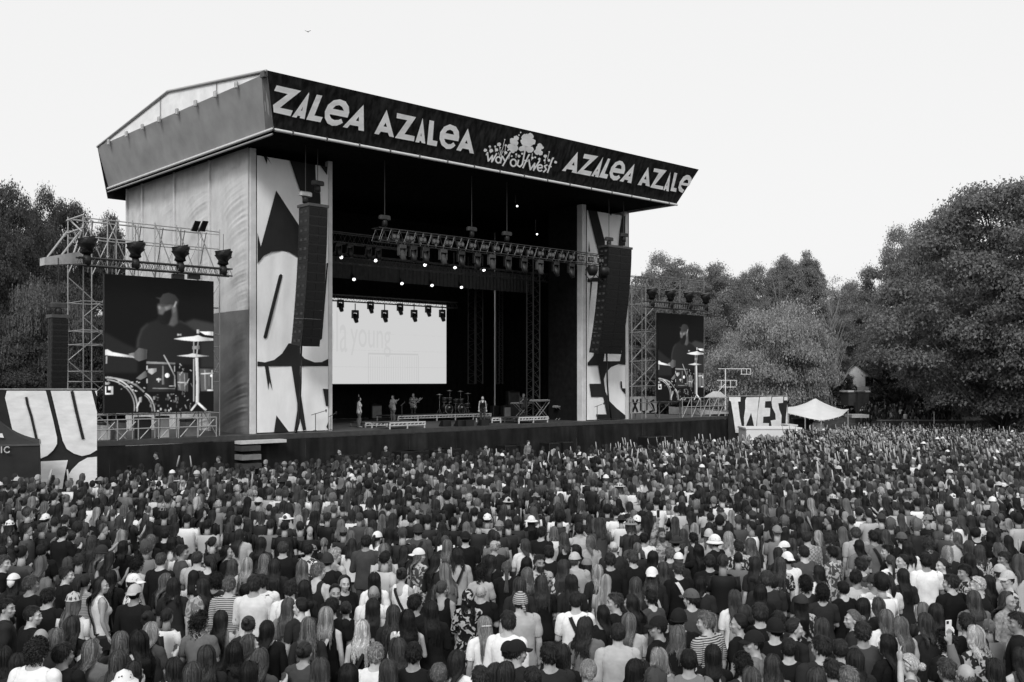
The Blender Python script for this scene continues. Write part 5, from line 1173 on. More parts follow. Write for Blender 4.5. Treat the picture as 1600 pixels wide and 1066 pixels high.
T_ = [
 (0, 1190, 418, 120, 140, 'rounded tree filling the skyline just behind the willow top', .055, 1), (1, 1075, 412, 130, 136, 'broad tree behind the far video screen top', .055, 1), (2, 1345, 452, 100, 126, 'dark rounded tree closing the skyline gap above the white house', .05, 4), (1, 1000, 430, 120, 130, 'broad tree half hidden by the far speaker hang', .055, 1), (6, 1218, 398, 90, 126, 'airy half bare tree above the willow top', .06, 3),
 # kind, px, top, width, y, label, tone
 (2, 1568, 284, 330, 74, 'huge dark broadleaf tree filling the far edge behind the crowd', .052, 1.6), (0, 1660, 270, 300, 70, 'huge broadleaf tree partly out of the picture at the edge', .05, 2.4),
 (1, 1478, 318, 190, 96, 'tall airy broadleaf tree rising behind the bigger edge tree', .05, 3), (0, 1412, 360, 140, 112, 'leafy tree stepping down to the gap beside the bare tree', .055, 2),
 (1, 1480, 420, 210, 88, 'mid height dark tree in front of the tall airy one', .047, 2.6), (0, 1425, 470, 150, 104, 'dark tree hanging low over the path behind the crowd', .045, 3.6), (2, 1560, 440, 230, 78, 'low hanging dark tree above the far edge of the crowd', .046, 1.3), (1, 1500, 500, 170, 96, 'low dark tree filling in beneath the tall airy tree', .046, 1.6), (0, 1590, 520, 180, 90, 'low dark tree under the crown of the huge edge tree', .046, .8), (1, 1422, 470, 130, 110, 'dark tree beside the white house gap', .05, .5),
 (3, 1228, 402, 110, 128, 'tall tree rising behind the willow, with a pointed top', .06, 1), (4, 1262, 394, 105, 132, 'tall dark tree beside the pointed one behind the willow', .052, 1), (6, 1300, 424, 110, 104, 'half bare tree with pale branches beside the willow', .075, 2.5), (0, 1330, 442, 120, 138, 'rounded dark tree in the gap behind the bare tree', .05, .5),
 (1, 1272, 520, 100, 112, 'dark low tree beside the willow', .048, .3), (5, 1211, 466, 190, 92, 'pale silvery willow tree with a broad rounded crown behind the banner', .15, .6),
 (0, 1038, 400, 130, 122, 'rounded tree directly behind the far scaffold tower', .06, 1), (1, 1118, 410, 140, 116, 'leafy tree between the far scaffold and the willow', .055, .5), (4, 1158, 426, 90, 130, 'slimmer tree between the leafy tree and the willow', .055, .5), (2, 1010, 470, 140, 104, 'dark tree low behind the far scaffold bay', .045, .3), (0, 1100, 500, 130, 102, 'dark bushy tree beside the far video screen', .045, .2), (2, 1165, 540, 110, 106, 'low dark tree under the willow edge', .045, .2),
 (1, 12, 284, 170, 72, 'tall dark tree at the near edge beside the stage', .036, 2), (0, 62, 300, 120, 80, 'dark tree with sky gaps behind the scaffold arm', .034, 3), (2, 112, 312, 130, 84, 'dark broadleaf tree behind the scaffold tower top', .036, 2.5), (1, 172, 330, 110, 92, 'dark tree touching the silver stage wall', .036, 1),
 (5, 45, 425, 170, 64, 'paler drooping tree low behind the narrow speaker hang', .065, .4), (2, 115, 440, 150, 70, 'bushy grey tree behind the scaffold tower', .05, .3), (0, -40, 330, 200, 66, 'dark tree mostly outside the near edge', .034, .5), (1, 40, 520, 190, 62, 'low dark bush like tree behind the lettered banner', .035, .1), (0, 150, 520, 150, 66, 'low dark tree behind the big video screen', .035, .1),
]
for tr_ in T_: tree(*tr_[:6], tone=tr_[6]*(1.9 if tr_[0] == 5 and tr_[1] > 900 else 3.0 if tr_[1] > 900 else 1.9), zbot=tr_[7])
# unseen park trees, added out of view to shade the left of the crowd
for (x, y, h_, w, nm) in ((-25, 12, 17, 15, 'level with the photographer'), (-30, 27, 18, 15, 'level with the gazebo tent'), (-23, -3, 16, 14, 'behind the photographer'), (-34, 42, 17, 14, 'beyond the lettered banner')):
    o = empty('broadleaf_tree', (x, y, zg(y)), 0, label='unseen park tree added to shade the near edge of the crowd, '+nm, cat='tree', group='unseen shade trees beside the crowd')
    cm, tm = TT[int(x+y) % 3]; link('crown', cm, o, (0,0,3.5), (0,0,x), (w, w, h_-3.5), .06); link('trunk', tm, o, (0,0,3.5), (0,0,x), (w*.8, w*.8, h_-3.5))
# far wood and undergrowth: masses of leaves nobody could count
def leaf_mass(name, pts, size, tone, label):
    c = np.array(pts); nr = rng.normal(size=c.shape); nr[:,2] += .5; nr /= np.linalg.norm(nr, axis=1, keepdims=True)
    o = link(name, mesh_quads(name, leaf_quads(c, nr, size), M['leaf']), color=tone); return tag(o, label, None, None, 'stuff')
pts = []
for i in range(26000):
    px = rng.uniform(-300, 1900); y = rng.uniform(150, 185); top = 500+20*sin(px*.013)+12*sin(px*.041)
    k = (px-CX)/F; zt_ = CAMZ+(HY-top)/F*165; pts.append((k*y, y, zg(y)+(zt_-zg(y))*rng.random()**.7))
leaf_mass('far_wood', pts, .75, .045, 'far dark wood behind the meadow')
pts = []
for i in range(16000):
    px = rng.uniform(960, 1750); y = rng.uniform(103, 118); k = (px-CX)/F; hmax = (2.6 if px < 1380 else 4.6)+1.5*sin(px*.03)+.9*sin(px*.083)
    pts.append((k*y, y, zg(y)+hmax*rng.random()))
for i in range(9000):
    px = rng.uniform(-250, 330); y = rng.uniform(66, 76); k = (px-CX)/F; hmax = 3.2+1.2*sin(px*.03)+.7*sin(px*.09)
    pts.append((k*y, y, zg(y)+hmax*rng.random()))
leaf_mass('undergrowth', pts, .26, .04, 'dark undergrowth below the trees at the edge of the meadow')
# ------------------------------------------------------------------ people: body templates
def smooth(x): x = min(max(x, 0), 1); return x*x*(3-2*x)
TORSO = {'m': [(.84,.150,.112,0),(.92,.168,.120,0),(1.00,.160,.112,0),(1.08,.152,.105,0),(1.18,.162,.112,0),(1.29,.180,.122,-.005),(1.37,.190,.116,-.01),(1.425,.170,.094,-.012),(1.465,.11,.075,-.012),(1.495,.07,.066,-.008)],
         'f': [(.84,.158,.118,0),(.92,.176,.126,0),(1.00,.160,.110,0),(1.08,.134,.094,0),(1.18,.138,.100,0),(1.28,.156,.118,.008),(1.37,.160,.104,-.005),(1.425,.142,.086,-.010),(1.465,.092,.068,-.010),(1.495,.058,.058,-.006)]}
ARMS = {'down': ((.05,-.03,-.285),(.06,.06,-.53),(0,.3,-1)), 'fold': ((.06,.03,-.27),(-.10,.21,-.22),(-1,.2,.1)), 'hold': ((.07,.05,-.265),(.0,.27,-.12),(-.2,.6,.7)),
        'up': ((.11,.12,.19),(.05,.15,.43),(-.1,.1,1)), 'phone': ((.12,.2,-.08),(-.02,.29,.15),(-.2,.2,1)), 'ear': ((.15,.1,-.17),(-.03,.12,.07),(-.5,.1,.8)),
        'hip': ((.2,-.09,-.22),(.06,.03,-.42),(-.6,.4,-.5)), 'high': ((.06,.14,.24),(.02,.2,.50),(.0,.1,1)), 'wave': ((.19,.05,.12),(.15,.07,.38),(.1,0,1)), 'strum': ((.1,-.02,-.26),(-.06,.17,-.36),(-1,.2,-.1)), 'neck': ((.2,.1,-.2),(.3,.24,-.05),(.5,.2,.6))}
def frame_of(d, hint=Vector((0,0,1))):
    d = d.normalized(); s = d.cross(hint)
    if s.length < 1e-3: s = d.cross(Vector((1,0,0)))
    s.normalize(); return d, s, s.cross(d)
def hand(mb, w, d, side, curl=.5):
    d, s, n = frame_of(d, Vector((0,-1,.3))); s = s*side
    palm = w+d*.05
    mb.path([w, w+d*.03, w+d*.07, w+d*.095], [.024,.03,.034,.028], 8)
    for k, L in enumerate((.068,.078,.074,.058)):
        o = w+d*.085+s*((k-1.5)*.019); a = o+d*L*.5+n*curl*.012; b = a+(d*(1-curl*.5)+n*curl).normalized()*L*.55
        mb.path([o-d*.02, o, a, b], [.0105,.0105,.0098,.008], 6)
    t0 = w+d*.03-s*.026; t1 = t0+(d*.6-s*.8).normalized()*.035; t2 = t1+(d*.95-s*.2).normalized()*.032
    mb.path([t0, t1, t2], [.0135,.012,.009], 6)
def head_shape(mb, Mx):
    parts = MB()
    parts.ell((0,-.012,.03),(.074,.094,.096),14,10); parts.ell((0,.03,-.035),(.055,.062,.075),12,8); parts.ell((0,.055,-.082),(.028,.03,.028),8,6)
    parts.path([(0,.088,.03),(0,.098,.0),(0,.108,-.022),(0,.095,-.032)], [.011,.013,.017,.012], 8)
    for q in (-1, 1):
        parts.ell((q*.017,.094,-.026),(.012,.012,.01),6,5); parts.ell((q*.03,.076,.034),(.028,.016,.011),8,6); parts.ell((q*.04,.06,-.02),(.026,.026,.022),8,6)
        parts.ell((q*.076,-.008,-.008),(.011,.02,.033),8,6); parts.ell((q*.031,.078,.012),(.014,.012,.009),8,6)
    parts.ell((0,.088,-.052),(.024,.014,.007),8,5); parts.ell((0,.086,-.064),(.021,.014,.008),8,5)
    mb.add([Mx@Vector(p) for p in parts.v], parts.f)
BODY = {}
def bones_for(sex, la, ra):
    sh = .183 if sex == 'm' else .158; r1 = (.050,.040,.031) if sex == 'm' else (.042,.033,.026)
    B = []
    for side, pose in ((-1, la), (1, ra)):
        e, w, d = ARMS[pose]; k = 1 if sex == 'm' else .93
        s = Vector((side*sh, -.012, 1.415)); E = s+Vector((side*e[0], e[1], e[2]))*k; Wr = s+Vector((side*w[0], w[1], w[2]))*k
        B.append((side, s, E, Wr, Vector((side*d[0], d[1], d[2])), r1))
    return B
def body(sex, la='down', ra='down', yaw=0, pitch=0):
    key = (sex, la, ra, yaw, pitch)
    if key in BODY: return BODY[key]
    mb = MB(); n = 18; prof = TORSO[sex]; vv = []
    for z, hw, hd, y in prof:
        for i in range(n):
            a = 2*pi*i/n; c_, s_ = cos(a), sin(a); e = 2/2.5
            vv.append((hw*abs(c_)**e*(1 if c_ > 0 else -1), y+hd*abs(s_)**e*(1 if s_ > 0 else -1), z))
    L = len(prof)
    mb.add(vv, [(i*n+k, i*n+(k+1)%n, (i+1)*n+(k+1)%n, (i+1)*n+k) for i in range(L-1) for k in range(n)]+[tuple(range(n-1,-1,-1)), tuple((L-1)*n+k for k in range(n))])
    nr = .058 if sex == 'm' else .048
    if sex == 'f':
        for q in (-1, 1): mb.ell((q*.072,.085,1.27),(.062,.06,.06),10,7)
    HC = Vector((0, .022, 1.635)); Mx = Matrix.Translation(HC)@Matrix.Rotation(R(yaw), 4, 'Z')@Matrix.Rotation(R(pitch), 4, 'X')
    mb.path([(0,-.012,1.42),(0,-.008,1.49),(0,.006,1.56),(0,.01,1.61)], [nr*1.3,nr*1.08,nr,nr], 12)
    for q in (-1, 1): mb.path([(0,-.02,1.53),(q*.07,-.02,1.475),(q*.15,-.015,1.43)], [.03,.045,.045], 8)      # the slope from neck to shoulder
    head_shape(mb, Mx)
    BN = bones_for(sex, la, ra)
    for side, s, E, Wr, d, rr in BN:
        mb.path([s+(s-E).normalized()*.02+Vector((-side*.03,0,0)), s, s+(E-s)*.4, E], [rr[0]*1.1, rr[0]*1.22, rr[0]*1.02, rr[1]], 10)
        mb.ell(s, (rr[0]*1.22,)*3, 10, 7); mb.ell(E, (rr[1]*1.02,)*3, 10, 7)
        mb.path([E, E+(Wr-E)*.3, Wr, Wr+d.normalized()*.02], [rr[1], rr[1]*1.08, rr[2]*.9, rr[2]*.85], 10); hand(mb, Wr, d, side, .35)
    for q in (-1, 1):
        mb.path([(q*.085,0,.92),(q*.092,.005,.75),(q*.098,.012,.5),(q*.1,-.012,.34),(q*.1,-.022,.09)], [.098,.086,.056,.058,.038] if sex == 'm' else [.1,.088,.054,.052,.034], 10)
        mb.ell((q*.098,.015,.49),(.056,.056,.06),10,7); mb.path([(q*.1,-.05,.045),(q*.104,.03,.05),(q*.112,.13,.028),(q*.115,.19,.022)], [.04,.043,.038,.02], 8)
    me = mb.mesh('person', M['skin']); o = bpy.data.objects.new('tmp', me); COL.objects.link(o)
    md = o.modifiers.new('r', 'REMESH'); md.mode = 'VOXEL'; md.voxel_size = .0095
    sm = o.modifiers.new('s', 'SMOOTH'); sm.factor = .5; sm.iterations = 2
    dc = o.modifiers.new('d', 'DECIMATE'); dc.ratio = .22
    bpy.context.view_layer.update()
    out = bpy.data.meshes.new_from_object(o.evaluated_get(bpy.context.evaluated_depsgraph_get())); bpy.data.objects.remove(o); bpy.data.meshes.remove(me)
    out.name = 'person'; out.materials.clear(); out.materials.append(M['skin']); out.shade_smooth()
    nv = len(out.vertices); co = np.zeros(nv*3, np.float32); out.vertices.foreach_get('co', co); co = co.reshape(-1,3)
    no = np.zeros(nv*3, np.float32); out.vertices.foreach_get('normal', no); no = no.reshape(-1,3)
    tri = np.array([(p.vertices[0], p.vertices[i], p.vertices[i+1]) for p in out.polygons for i in range(1, len(p.vertices)-1)], np.int32)
    # which region each vertex belongs to
    zs = [p[0] for p in prof]; hw = np.interp(co[:,2], zs, [p[1] for p in prof]); hd = np.interp(co[:,2], zs, [p[2] for p in prof])
    dt = np.sqrt((co[:,0]/hw)**2+(co[:,1]/hd)**2); dt += np.maximum(0, co[:,2]-1.47)*14+np.maximum(0, .84-co[:,2])*14
    armt = np.zeros(nv); dA = np.full(nv, 9.)
    def segd(a, b, r):
        a = np.array(a); b = np.array(b); ab = b-a; t = np.clip(((co-a)@ab)/(ab@ab), 0, 1); return np.linalg.norm(co-a-t[:,None]*ab, axis=1)/r, t
    for side, s, E, Wr, d, rr in BN:
        d1, t1 = segd(s, E, rr[0]*1.12); d2, t2 = segd(E, Wr+d.normalized()*.01, rr[1]); d3, t3 = segd(Wr+d.normalized()*.02, Wr+d.normalized()*.2, .05)
        for dd, tt in ((d1, t1), (d2, 1+t2), (d3, 2.3+t3)):
            k = dd < dA; dA = np.where(k, dd, dA); armt = np.where(k, tt, armt)
    isarm = (dA < dt*1.02) & (dA < 1.5) & ~((co[:,2] > 1.36) & (np.abs(co[:,0]) < .15))
    ishead = co[:,2] > 1.515
    out['hc'] = list(HC)
    BODY[key] = dict(me=out, co=co, no=no, tri=tri, arm=isarm, armt=armt, head=ishead, hc=HC, mx=Mx, bones=BN, garm={})
    return BODY[key]
def wrinkle(p, seed):
    return np.sin(p[:,2]*31+p[:,0]*17+seed)*.5+np.sin(p[:,2]*19-p[:,0]*29+p[:,1]*11+seed*2)*.5+np.sin(p[:,0]*43+p[:,2]*9)*.3
def garment(bd, kind, sex):
    if kind in bd['garm']: return bd['garm'][kind]
    co, no, arm, armt, head = bd['co'], bd['no'], bd['arm'], bd['armt'], bd['head']; z = co[:,2]; ax = np.abs(co[:,0]); off = np.full(len(co), .014)
    torso = ~arm & ~head & (z > .80)
    if kind in ('trousers', 'skirt'):
        keep = ~arm & (z < 1.02) & (z > .075) & ~((ax > .21) & (z > .6)); off = .012+.012*(z < .5)
    else:
        neck = .072 if sex == 'm' else .078
        neckcut = (np.hypot(co[:,0], co[:,1]+.01) < neck) & (z > 1.455)
        keep = torso & (z > .86) & ~neckcut & (z < 1.515)
        if kind == 'tee': keep |= arm & (armt < .72)
        if kind == 'long': keep |= arm & (armt < 1.95)
        if kind == 'tank':
            keep &= ~((z > 1.36) & ((ax > .125) | (ax < .055))) & ~((z > 1.30) & (ax > .145))
        loose = np.clip((1.42-z)/.35, 0, 1)*(.020 if sex == 'm' else .012)*(0 if kind == 'tank' else 1)
        off = .013+loose*(~arm)+.012*arm*(armt < .8)*(kind == 'tee')+.008*arm*(kind == 'long')
    p = co+no*off[:,None]+no*(wrinkle(co, 1.7)*(.0055 if kind != 'tank' else .003))[:,None]
    if kind == 'tank' or kind == 'tee' or kind == 'long': p[:,2] = np.where(torso & (z < .92), p[:,2]-.05, p[:,2])
    if kind == 'skirt':
        low = z < .9; k = np.where(low, 1+np.clip(.9-z, 0, .6)*.9, 1); p[:,0] *= 1; p[:,1] *= k
    tri = bd['tri']; t = tri[keep[tri].sum(1) >= 2]
    ed = np.sort(np.concatenate([t[:,[0,1]], t[:,[1,2]], t[:,[2,0]]]), axis=1); ue, ct = np.unique(ed, axis=0, return_counts=True); be = ue[ct == 1]
    for _ in range(10):                                  # even out the hems
        acc = np.zeros_like(p); num = np.zeros(len(p)); np.add.at(acc, be[:,0], p[be[:,1]]); np.add.at(acc, be[:,1], p[be[:,0]]); np.add.at(num, be[:,0], 1); np.add.at(num, be[:,1], 1)
        k_ = num > 0; p[k_] = p[k_]*.4+.6*acc[k_]/num[k_][:,None]
    used = np.unique(t); mp = -np.ones(len(co), np.int32); mp[used] = np.arange(len(used))
    me = bpy.data.meshes.new(kind); me.from_pydata(p[used].tolist(), [], mp[t].tolist()); me.shade_smooth()
    if kind == 'skirt': pass
    me.materials.append(M['cloth']); me.update(); bd['garm'][kind] = me; return me
CLOTHV = {}
def cloth_variant(me, pat):
    if not pat: return me
    k = (me.name, pat)
    if k not in CLOTHV:
        c = me.copy(); c.materials.clear(); c.materials.append(M['cloth_'+pat]); CLOTHV[k] = c
    return CLOTHV[k]
# ------------------------------------------------------------------ hair templates (head centre at the origin, face towards +y)
RX, RY, RZ = .084, .104, .108; HO = Vector((0, -.012, .032))
def scalp(phi, th, k=1.0):
    return HO+Vector((sin(th)*sin(phi)*RX, sin(th)*cos(phi)*RY, cos(th)*RZ))*k
class HairMesh:
    def __init__(s): s.v = []; s.f = []; s.lk = []
    def lock(s, pts, w, lk, ctr=HO):
        n = len(pts); b = len(s.v)
        for i, p in enumerate(pts):
            t = (pts[min(i+1,n-1)]-pts[max(i-1,0)]); out = Vector((p.x-ctr.x, p.y-ctr.y, (p.z-ctr.z) if p.z > ctr.z else 0)); sd_ = t.cross(out)
            if sd_.length < 1e-6: sd_ = Vector((1,0,0))
            sd_.normalize(); nn = sd_.cross(t)
            if nn.length > 1e-6: nn.normalize()
            if nn.dot(out) < 0: nn = -nn
            wi = w*(.55+.45*sin(pi*min(1, (i+.6)/n*1.05)))*(1 if i < n-1 else .25)
            s.v += [tuple(p-sd_*wi), tuple(p+nn*wi*.45), tuple(p+sd_*wi)]; s.lk += [lk*.8, min(1, lk*1.05), lk*.8]
        for i in range(n-1):
            a = b+3*i; s.f += [(a,a+1,a+4,a+3),(a+1,a+2,a+5,a+4)]
    def grid(s, rows, lk, close=False):
        b = len(s.v); m_ = len(rows[0])
        for r_ in rows: s.v += [tuple(p) for p in r_]; s.lk += [lk]*m_
        for i in range(len(rows)-1):
            for j in range(m_-1): a = b+i*m_+j; s.f.append((a, a+1, a+m_+1, a+m_))
    def mesh(s, name):
        me = bpy.data.meshes.new(name); me.from_pydata([tuple(p) for p in s.v], [], s.f); me.materials.append(M['hair']); me.shade_smooth()
        at_ = me.attributes.new('lk', 'FLOAT', 'POINT'); at_.data.foreach_set('value', np.array(s.lk, np.float32)); me.update(); return me
def hline(a):        # how far down the scalp the hair reaches, by azimuth from the face
    return R(np.interp(abs(a), [0,35,60,85,105,180], [44,50,66,100,122,128]))
def long_path(phi, th0, zend, n1, n2, wave, rn, k, flare=1.0, back=True):
    sg = 1 if phi >= 0 else -1; a = abs(phi); pts = []
    for i in range(n1):
        f = i/(n1-1); th = th0+(R(97)-th0)*f; aa = a
        if a < R(78): aa = a+(R(80)-a)*smooth((th-R(18))/R(48))
        pts.append(scalp(sg*aa, th, k))
    p0 = pts[-1].copy(); L = p0.z-zend; ph = rn.random()*6.28
    for i in range(1, n2+1):
        f = i/n2; z = p0.z-L*f; d = p0.z-z
        yb = -.10-.055*smooth((d-.08)/.12); g = smooth((d-.03)/.16)
        x = p0.x*(1+(flare-1)*smooth(f*1.2)); y = p0.y+(min(p0.y, yb-.25*abs(p0.y-yb))-p0.y)*g*(1 if a > R(75) else .9)
        if d > .12 and abs(x) < .14: y = min(y, -.085-.05*g)
        amp = wave*min(1, d/.08)
        pts.append(Vector((x+amp*sin(ph+d*38), y+amp*.8*cos(ph*1.3+d*33), z)))
    return pts
def hair_long(zend, wave=0, nl=210, seed=1, flare=.95, vol=1.03, seg=(5,6)):
    rn = random.Random(seed); h = HairMesh()
    ph = [R(a) for a in np.linspace(-179, 179, 37)]; rows = []
    for a in ph: rows.append(long_path(a, R(2), zend+.03, 8, 8, 0, rn, vol*.97, flare))
    nonface = [i for i in range(36) if not (abs(math.degrees(ph[i])) < 3 or abs(math.degrees(ph[i+1])) < 3)]
    for i in range(36):
        r0, r1 = rows[i], rows[i+1]
        if (ph[i] < 0 < ph[i+1]) : h.grid([r0[:3], r1[:3]], .22)
        else: h.grid([r0, r1], .22)
    h.grid([rows[-1], rows[0]], .22)
    cl_ = [(rn.uniform(-180,180), min(1, max(.03, rn.gauss(.45,.27))), rn.uniform(.98,1.09), rn.gauss(0,.06), rn.uniform(.78,1.16)) for _ in range(46)]
    for i in range(nl):
        cp, clk, cv, cz, cf = cl_[i % 46]; fly = rn.random() < .07
        a = R((cp+rn.gauss(0,7)+180) % 360-180); th0 = R(rn.uniform(3, 55)) if rn.random() < .7 else R(rn.uniform(40, 85))
        if abs(a) < R(60): th0 = min(th0, R(36))
        p = long_path(a, th0, zend+cz+rn.uniform(-.02,.03), seg[0], seg[1], wave*rn.uniform(.6,1.3)+.003+(.008 if fly else 0), rn, vol*cv*rn.uniform(.99,1.03)*(1.06 if fly else 1), flare*cf*rn.uniform(.96,1.04)*(1.15 if fly else 1))
        h.lock(p, rn.uniform(.003,.0085) if not fly else .0025, min(1, max(.03, clk+rn.gauss(0,.1))))
    return h.mesh('hair')
def cap_shell(h, k, lk, lim=hline, bump=.0, rn=None):
    cols = [R(a) for a in np.linspace(-180, 180, 33)]; rows = []
    for a in cols:
        tm = lim(math.degrees(a)); rows.append([scalp(a, tm*j/9, k*(1+(bump*rn.uniform(-1,1) if bump and 0 < j else 0))) for j in range(10)])
    rows[-1] = rows[0]; h.grid(rows, lk)
def hair_short(seed=1, ln=.04, lift=.35, k=1.0, nl=420, jit=.5, top=1.0):
    rn = random.Random(seed); h = HairMesh(); cap_shell(h, 1.0*k, .25, bump=.01, rn=rn)
    for i in range(nl):
        a = rn.uniform(-180, 180); th = hline(a)*math.sqrt(rn.uniform(.0,1)); p = scalp(R(a), th, k)
        q = scalp(R(a), th+.05, k); t = (q-p).normalized(); n = (p-HO).normalized()
        t = (t+Vector((rn.uniform(-1,1),rn.uniform(-1,1),rn.uniform(-.6,.6)))*jit).normalized(); L = ln*rn.uniform(.6,1.2)*(1.35*top if th < R(50) else 1)
        pts = [p, p+(t*.75+n*lift).normalized()*L*.55, p+(t*.75+n*lift).normalized()*L*.55+(t-n*.05).normalized()*L*.5]
        h.lock(pts, rn.uniform(.005,.009), min(1, max(.05, rn.gauss(.5,.22))))
    return h.mesh('hair')
def hair_curly(seed=1, k=1.32, nl=520, low=-.05):
    rn = random.Random(seed); h = HairMesh(); lim = lambda a: hline(a)*(1.0 if abs(a) < 60 else 1.08)
    cap_shell(h, 1.06, .12, lim)
    for i in range(nl):
        a = rn.uniform(-180, 180); th = lim(a)*math.sqrt(rn.random()); kk = rn.uniform(1.02, k); p = scalp(R(a), th, kk)
        if rn.random() < .35 and abs(a) > 70: p = p+Vector((0,0,low*rn.random()*1.6))
        d = Vector((rn.gauss(0,1), rn.gauss(0,1), rn.gauss(0,1))).normalized(); e = d.cross((p-HO)).normalized(); r_ = rn.uniform(.006,.012)
        pts = [p+d*r_*cos(x)+e*r_*sin(x)+(p-HO).normalized()*.004*x for x in (0,1.3,2.6,3.9,5.2)]
        h.lock(pts, rn.uniform(.003,.006), min(1, max(.05, rn.gauss(.5,.25))))
    return h.mesh('hair')
def swept(h, B, rn, nl, k=1.02):
    for i in range(nl):
        a = rn.uniform(-180, 180); th = hline(a)*rn.uniform(.55,1); p = scalp(R(a), th, 1); d0 = (p-HO); d1 = (B-HO); pts = []
        for j in range(6):
            f = j/5; d = d0*(1-f)+d1*f; u = Vector((d.x/RX, d.y/RY, d.z/RZ)).normalized(); pts.append(HO+Vector((u.x*RX,u.y*RY,u.z*RZ))*k*rn.uniform(.995,1.02))
        h.lock(pts, rn.uniform(.006,.01), min(1, max(.05, rn.gauss(.45,.18))))
def hair_bun(seed=1, zb=.075, r_=.042, messy=.3):
    rn = random.Random(seed); h = HairMesh(); cap_shell(h, 1.0, .25); B = Vector((0,-.112,zb)); swept(h, B, rn, 190); C = B+Vector((0,-.028,.012))
    for i in range(110):
        d = Vector((rn.gauss(0,1),rn.gauss(0,1),rn.gauss(0,1))).normalized(); e = d.cross(Vector((rn.gauss(0,1),rn.gauss(0,1),1))).normalized(); rr_ = r_*rn.uniform(.75,1.08+messy*.3)
        h.lock([C+(d*cos(x)+e*sin(x))*rr_ for x in (0,.5,1,1.5,2)], rn.uniform(.005,.009), min(1, max(.05, rn.gauss(.5,.22))), C)
    return h.mesh('hair')
def hair_pony(seed=1, zb=.06, L=.34, braid=False, wave=.004):
    rn = random.Random(seed); h = HairMesh(); cap_shell(h, 1.0, .25); B = Vector((0,-.112,zb)); swept(h, B, rn, 190)
    for i in range(46):
        o = Vector((rn.gauss(0,.011), rn.gauss(-.012,.009), rn.gauss(0,.008))); pts = []; ph = rn.random()*6
        for j in range(8):
            f = j/7; w = (1+1.1*sin(pi*min(1,f*1.15)))*(1-.5*f) if not braid else 1.0+.35*sin(f*40)
            pts.append(B+Vector((o.x*w+wave*sin(ph+f*9), o.y*w-.035*sin(pi*min(1,f*2.2)*.5)-.012, o.z-L*f+.012*sin(pi*f))))
        h.lock(pts, rn.uniform(.006,.01), min(1, max(.05, rn.gauss(.5,.22))), Vector((0,-.1,0)))
    return h.mesh('hair')
def hair_half(seed=3, L=-.36):
    me = hair_long(L, .004, 190, seed, .9, 1.0)
    return me
def hair_fringe(seed=1):          # the ring of short hair left round a bald head
    rn = random.Random(seed); h = HairMesh()
    for i in range(150):
        a = rn.choice((-1,1))*rn.uniform(70,180); th = R(rn.uniform(86,124)); p = scalp(R(a), th, .985); t = (scalp(R(a), th+.05)-p).normalized(); n = (p-HO).normalized()
        h.lock([p, p+(t+n*.1)*.01, p+t*.02], .006, rn.random())
    return h.mesh('hair')
HAIR = {}
def hair_mesh(code, v):
    k = (code, v)
    if k in HAIR: return HAIR[k]
    s = 10*v+ord(code)
    HAIR[k] = {'L': lambda: hair_long([-.33,-.38,-.27][v], .003, 340, s, .84), 'W': lambda: hair_long([-.31,-.36,-.27][v], .011, 340, s, .98, 1.05), 'B': lambda: hair_long([-.145,-.17,-.13][v], .004, 320, s, 1.06, 1.06),
               'S': lambda: hair_short(s, [.024,.032,.038][v], [.10,.2,.14][v], [1.0,1.012,1.03][v], 620, [.3,.45,.35][v]), 'F': lambda: hair_curly(s, [1.26,1.36,1.18][v], 900, [-.06,-.1,-.03][v]), 'N': lambda: hair_bun(s, [.09,.05,.0][v], [.04,.045,.04][v]),
               'P': lambda: hair_pony(s, [.07,.03,.09][v], [.32,.38,.28][v], v == 1), 'H': lambda: hair_half(s), 'O': lambda: hair_fringe(s)}[code]()
    return HAIR[k]
HATM = {}
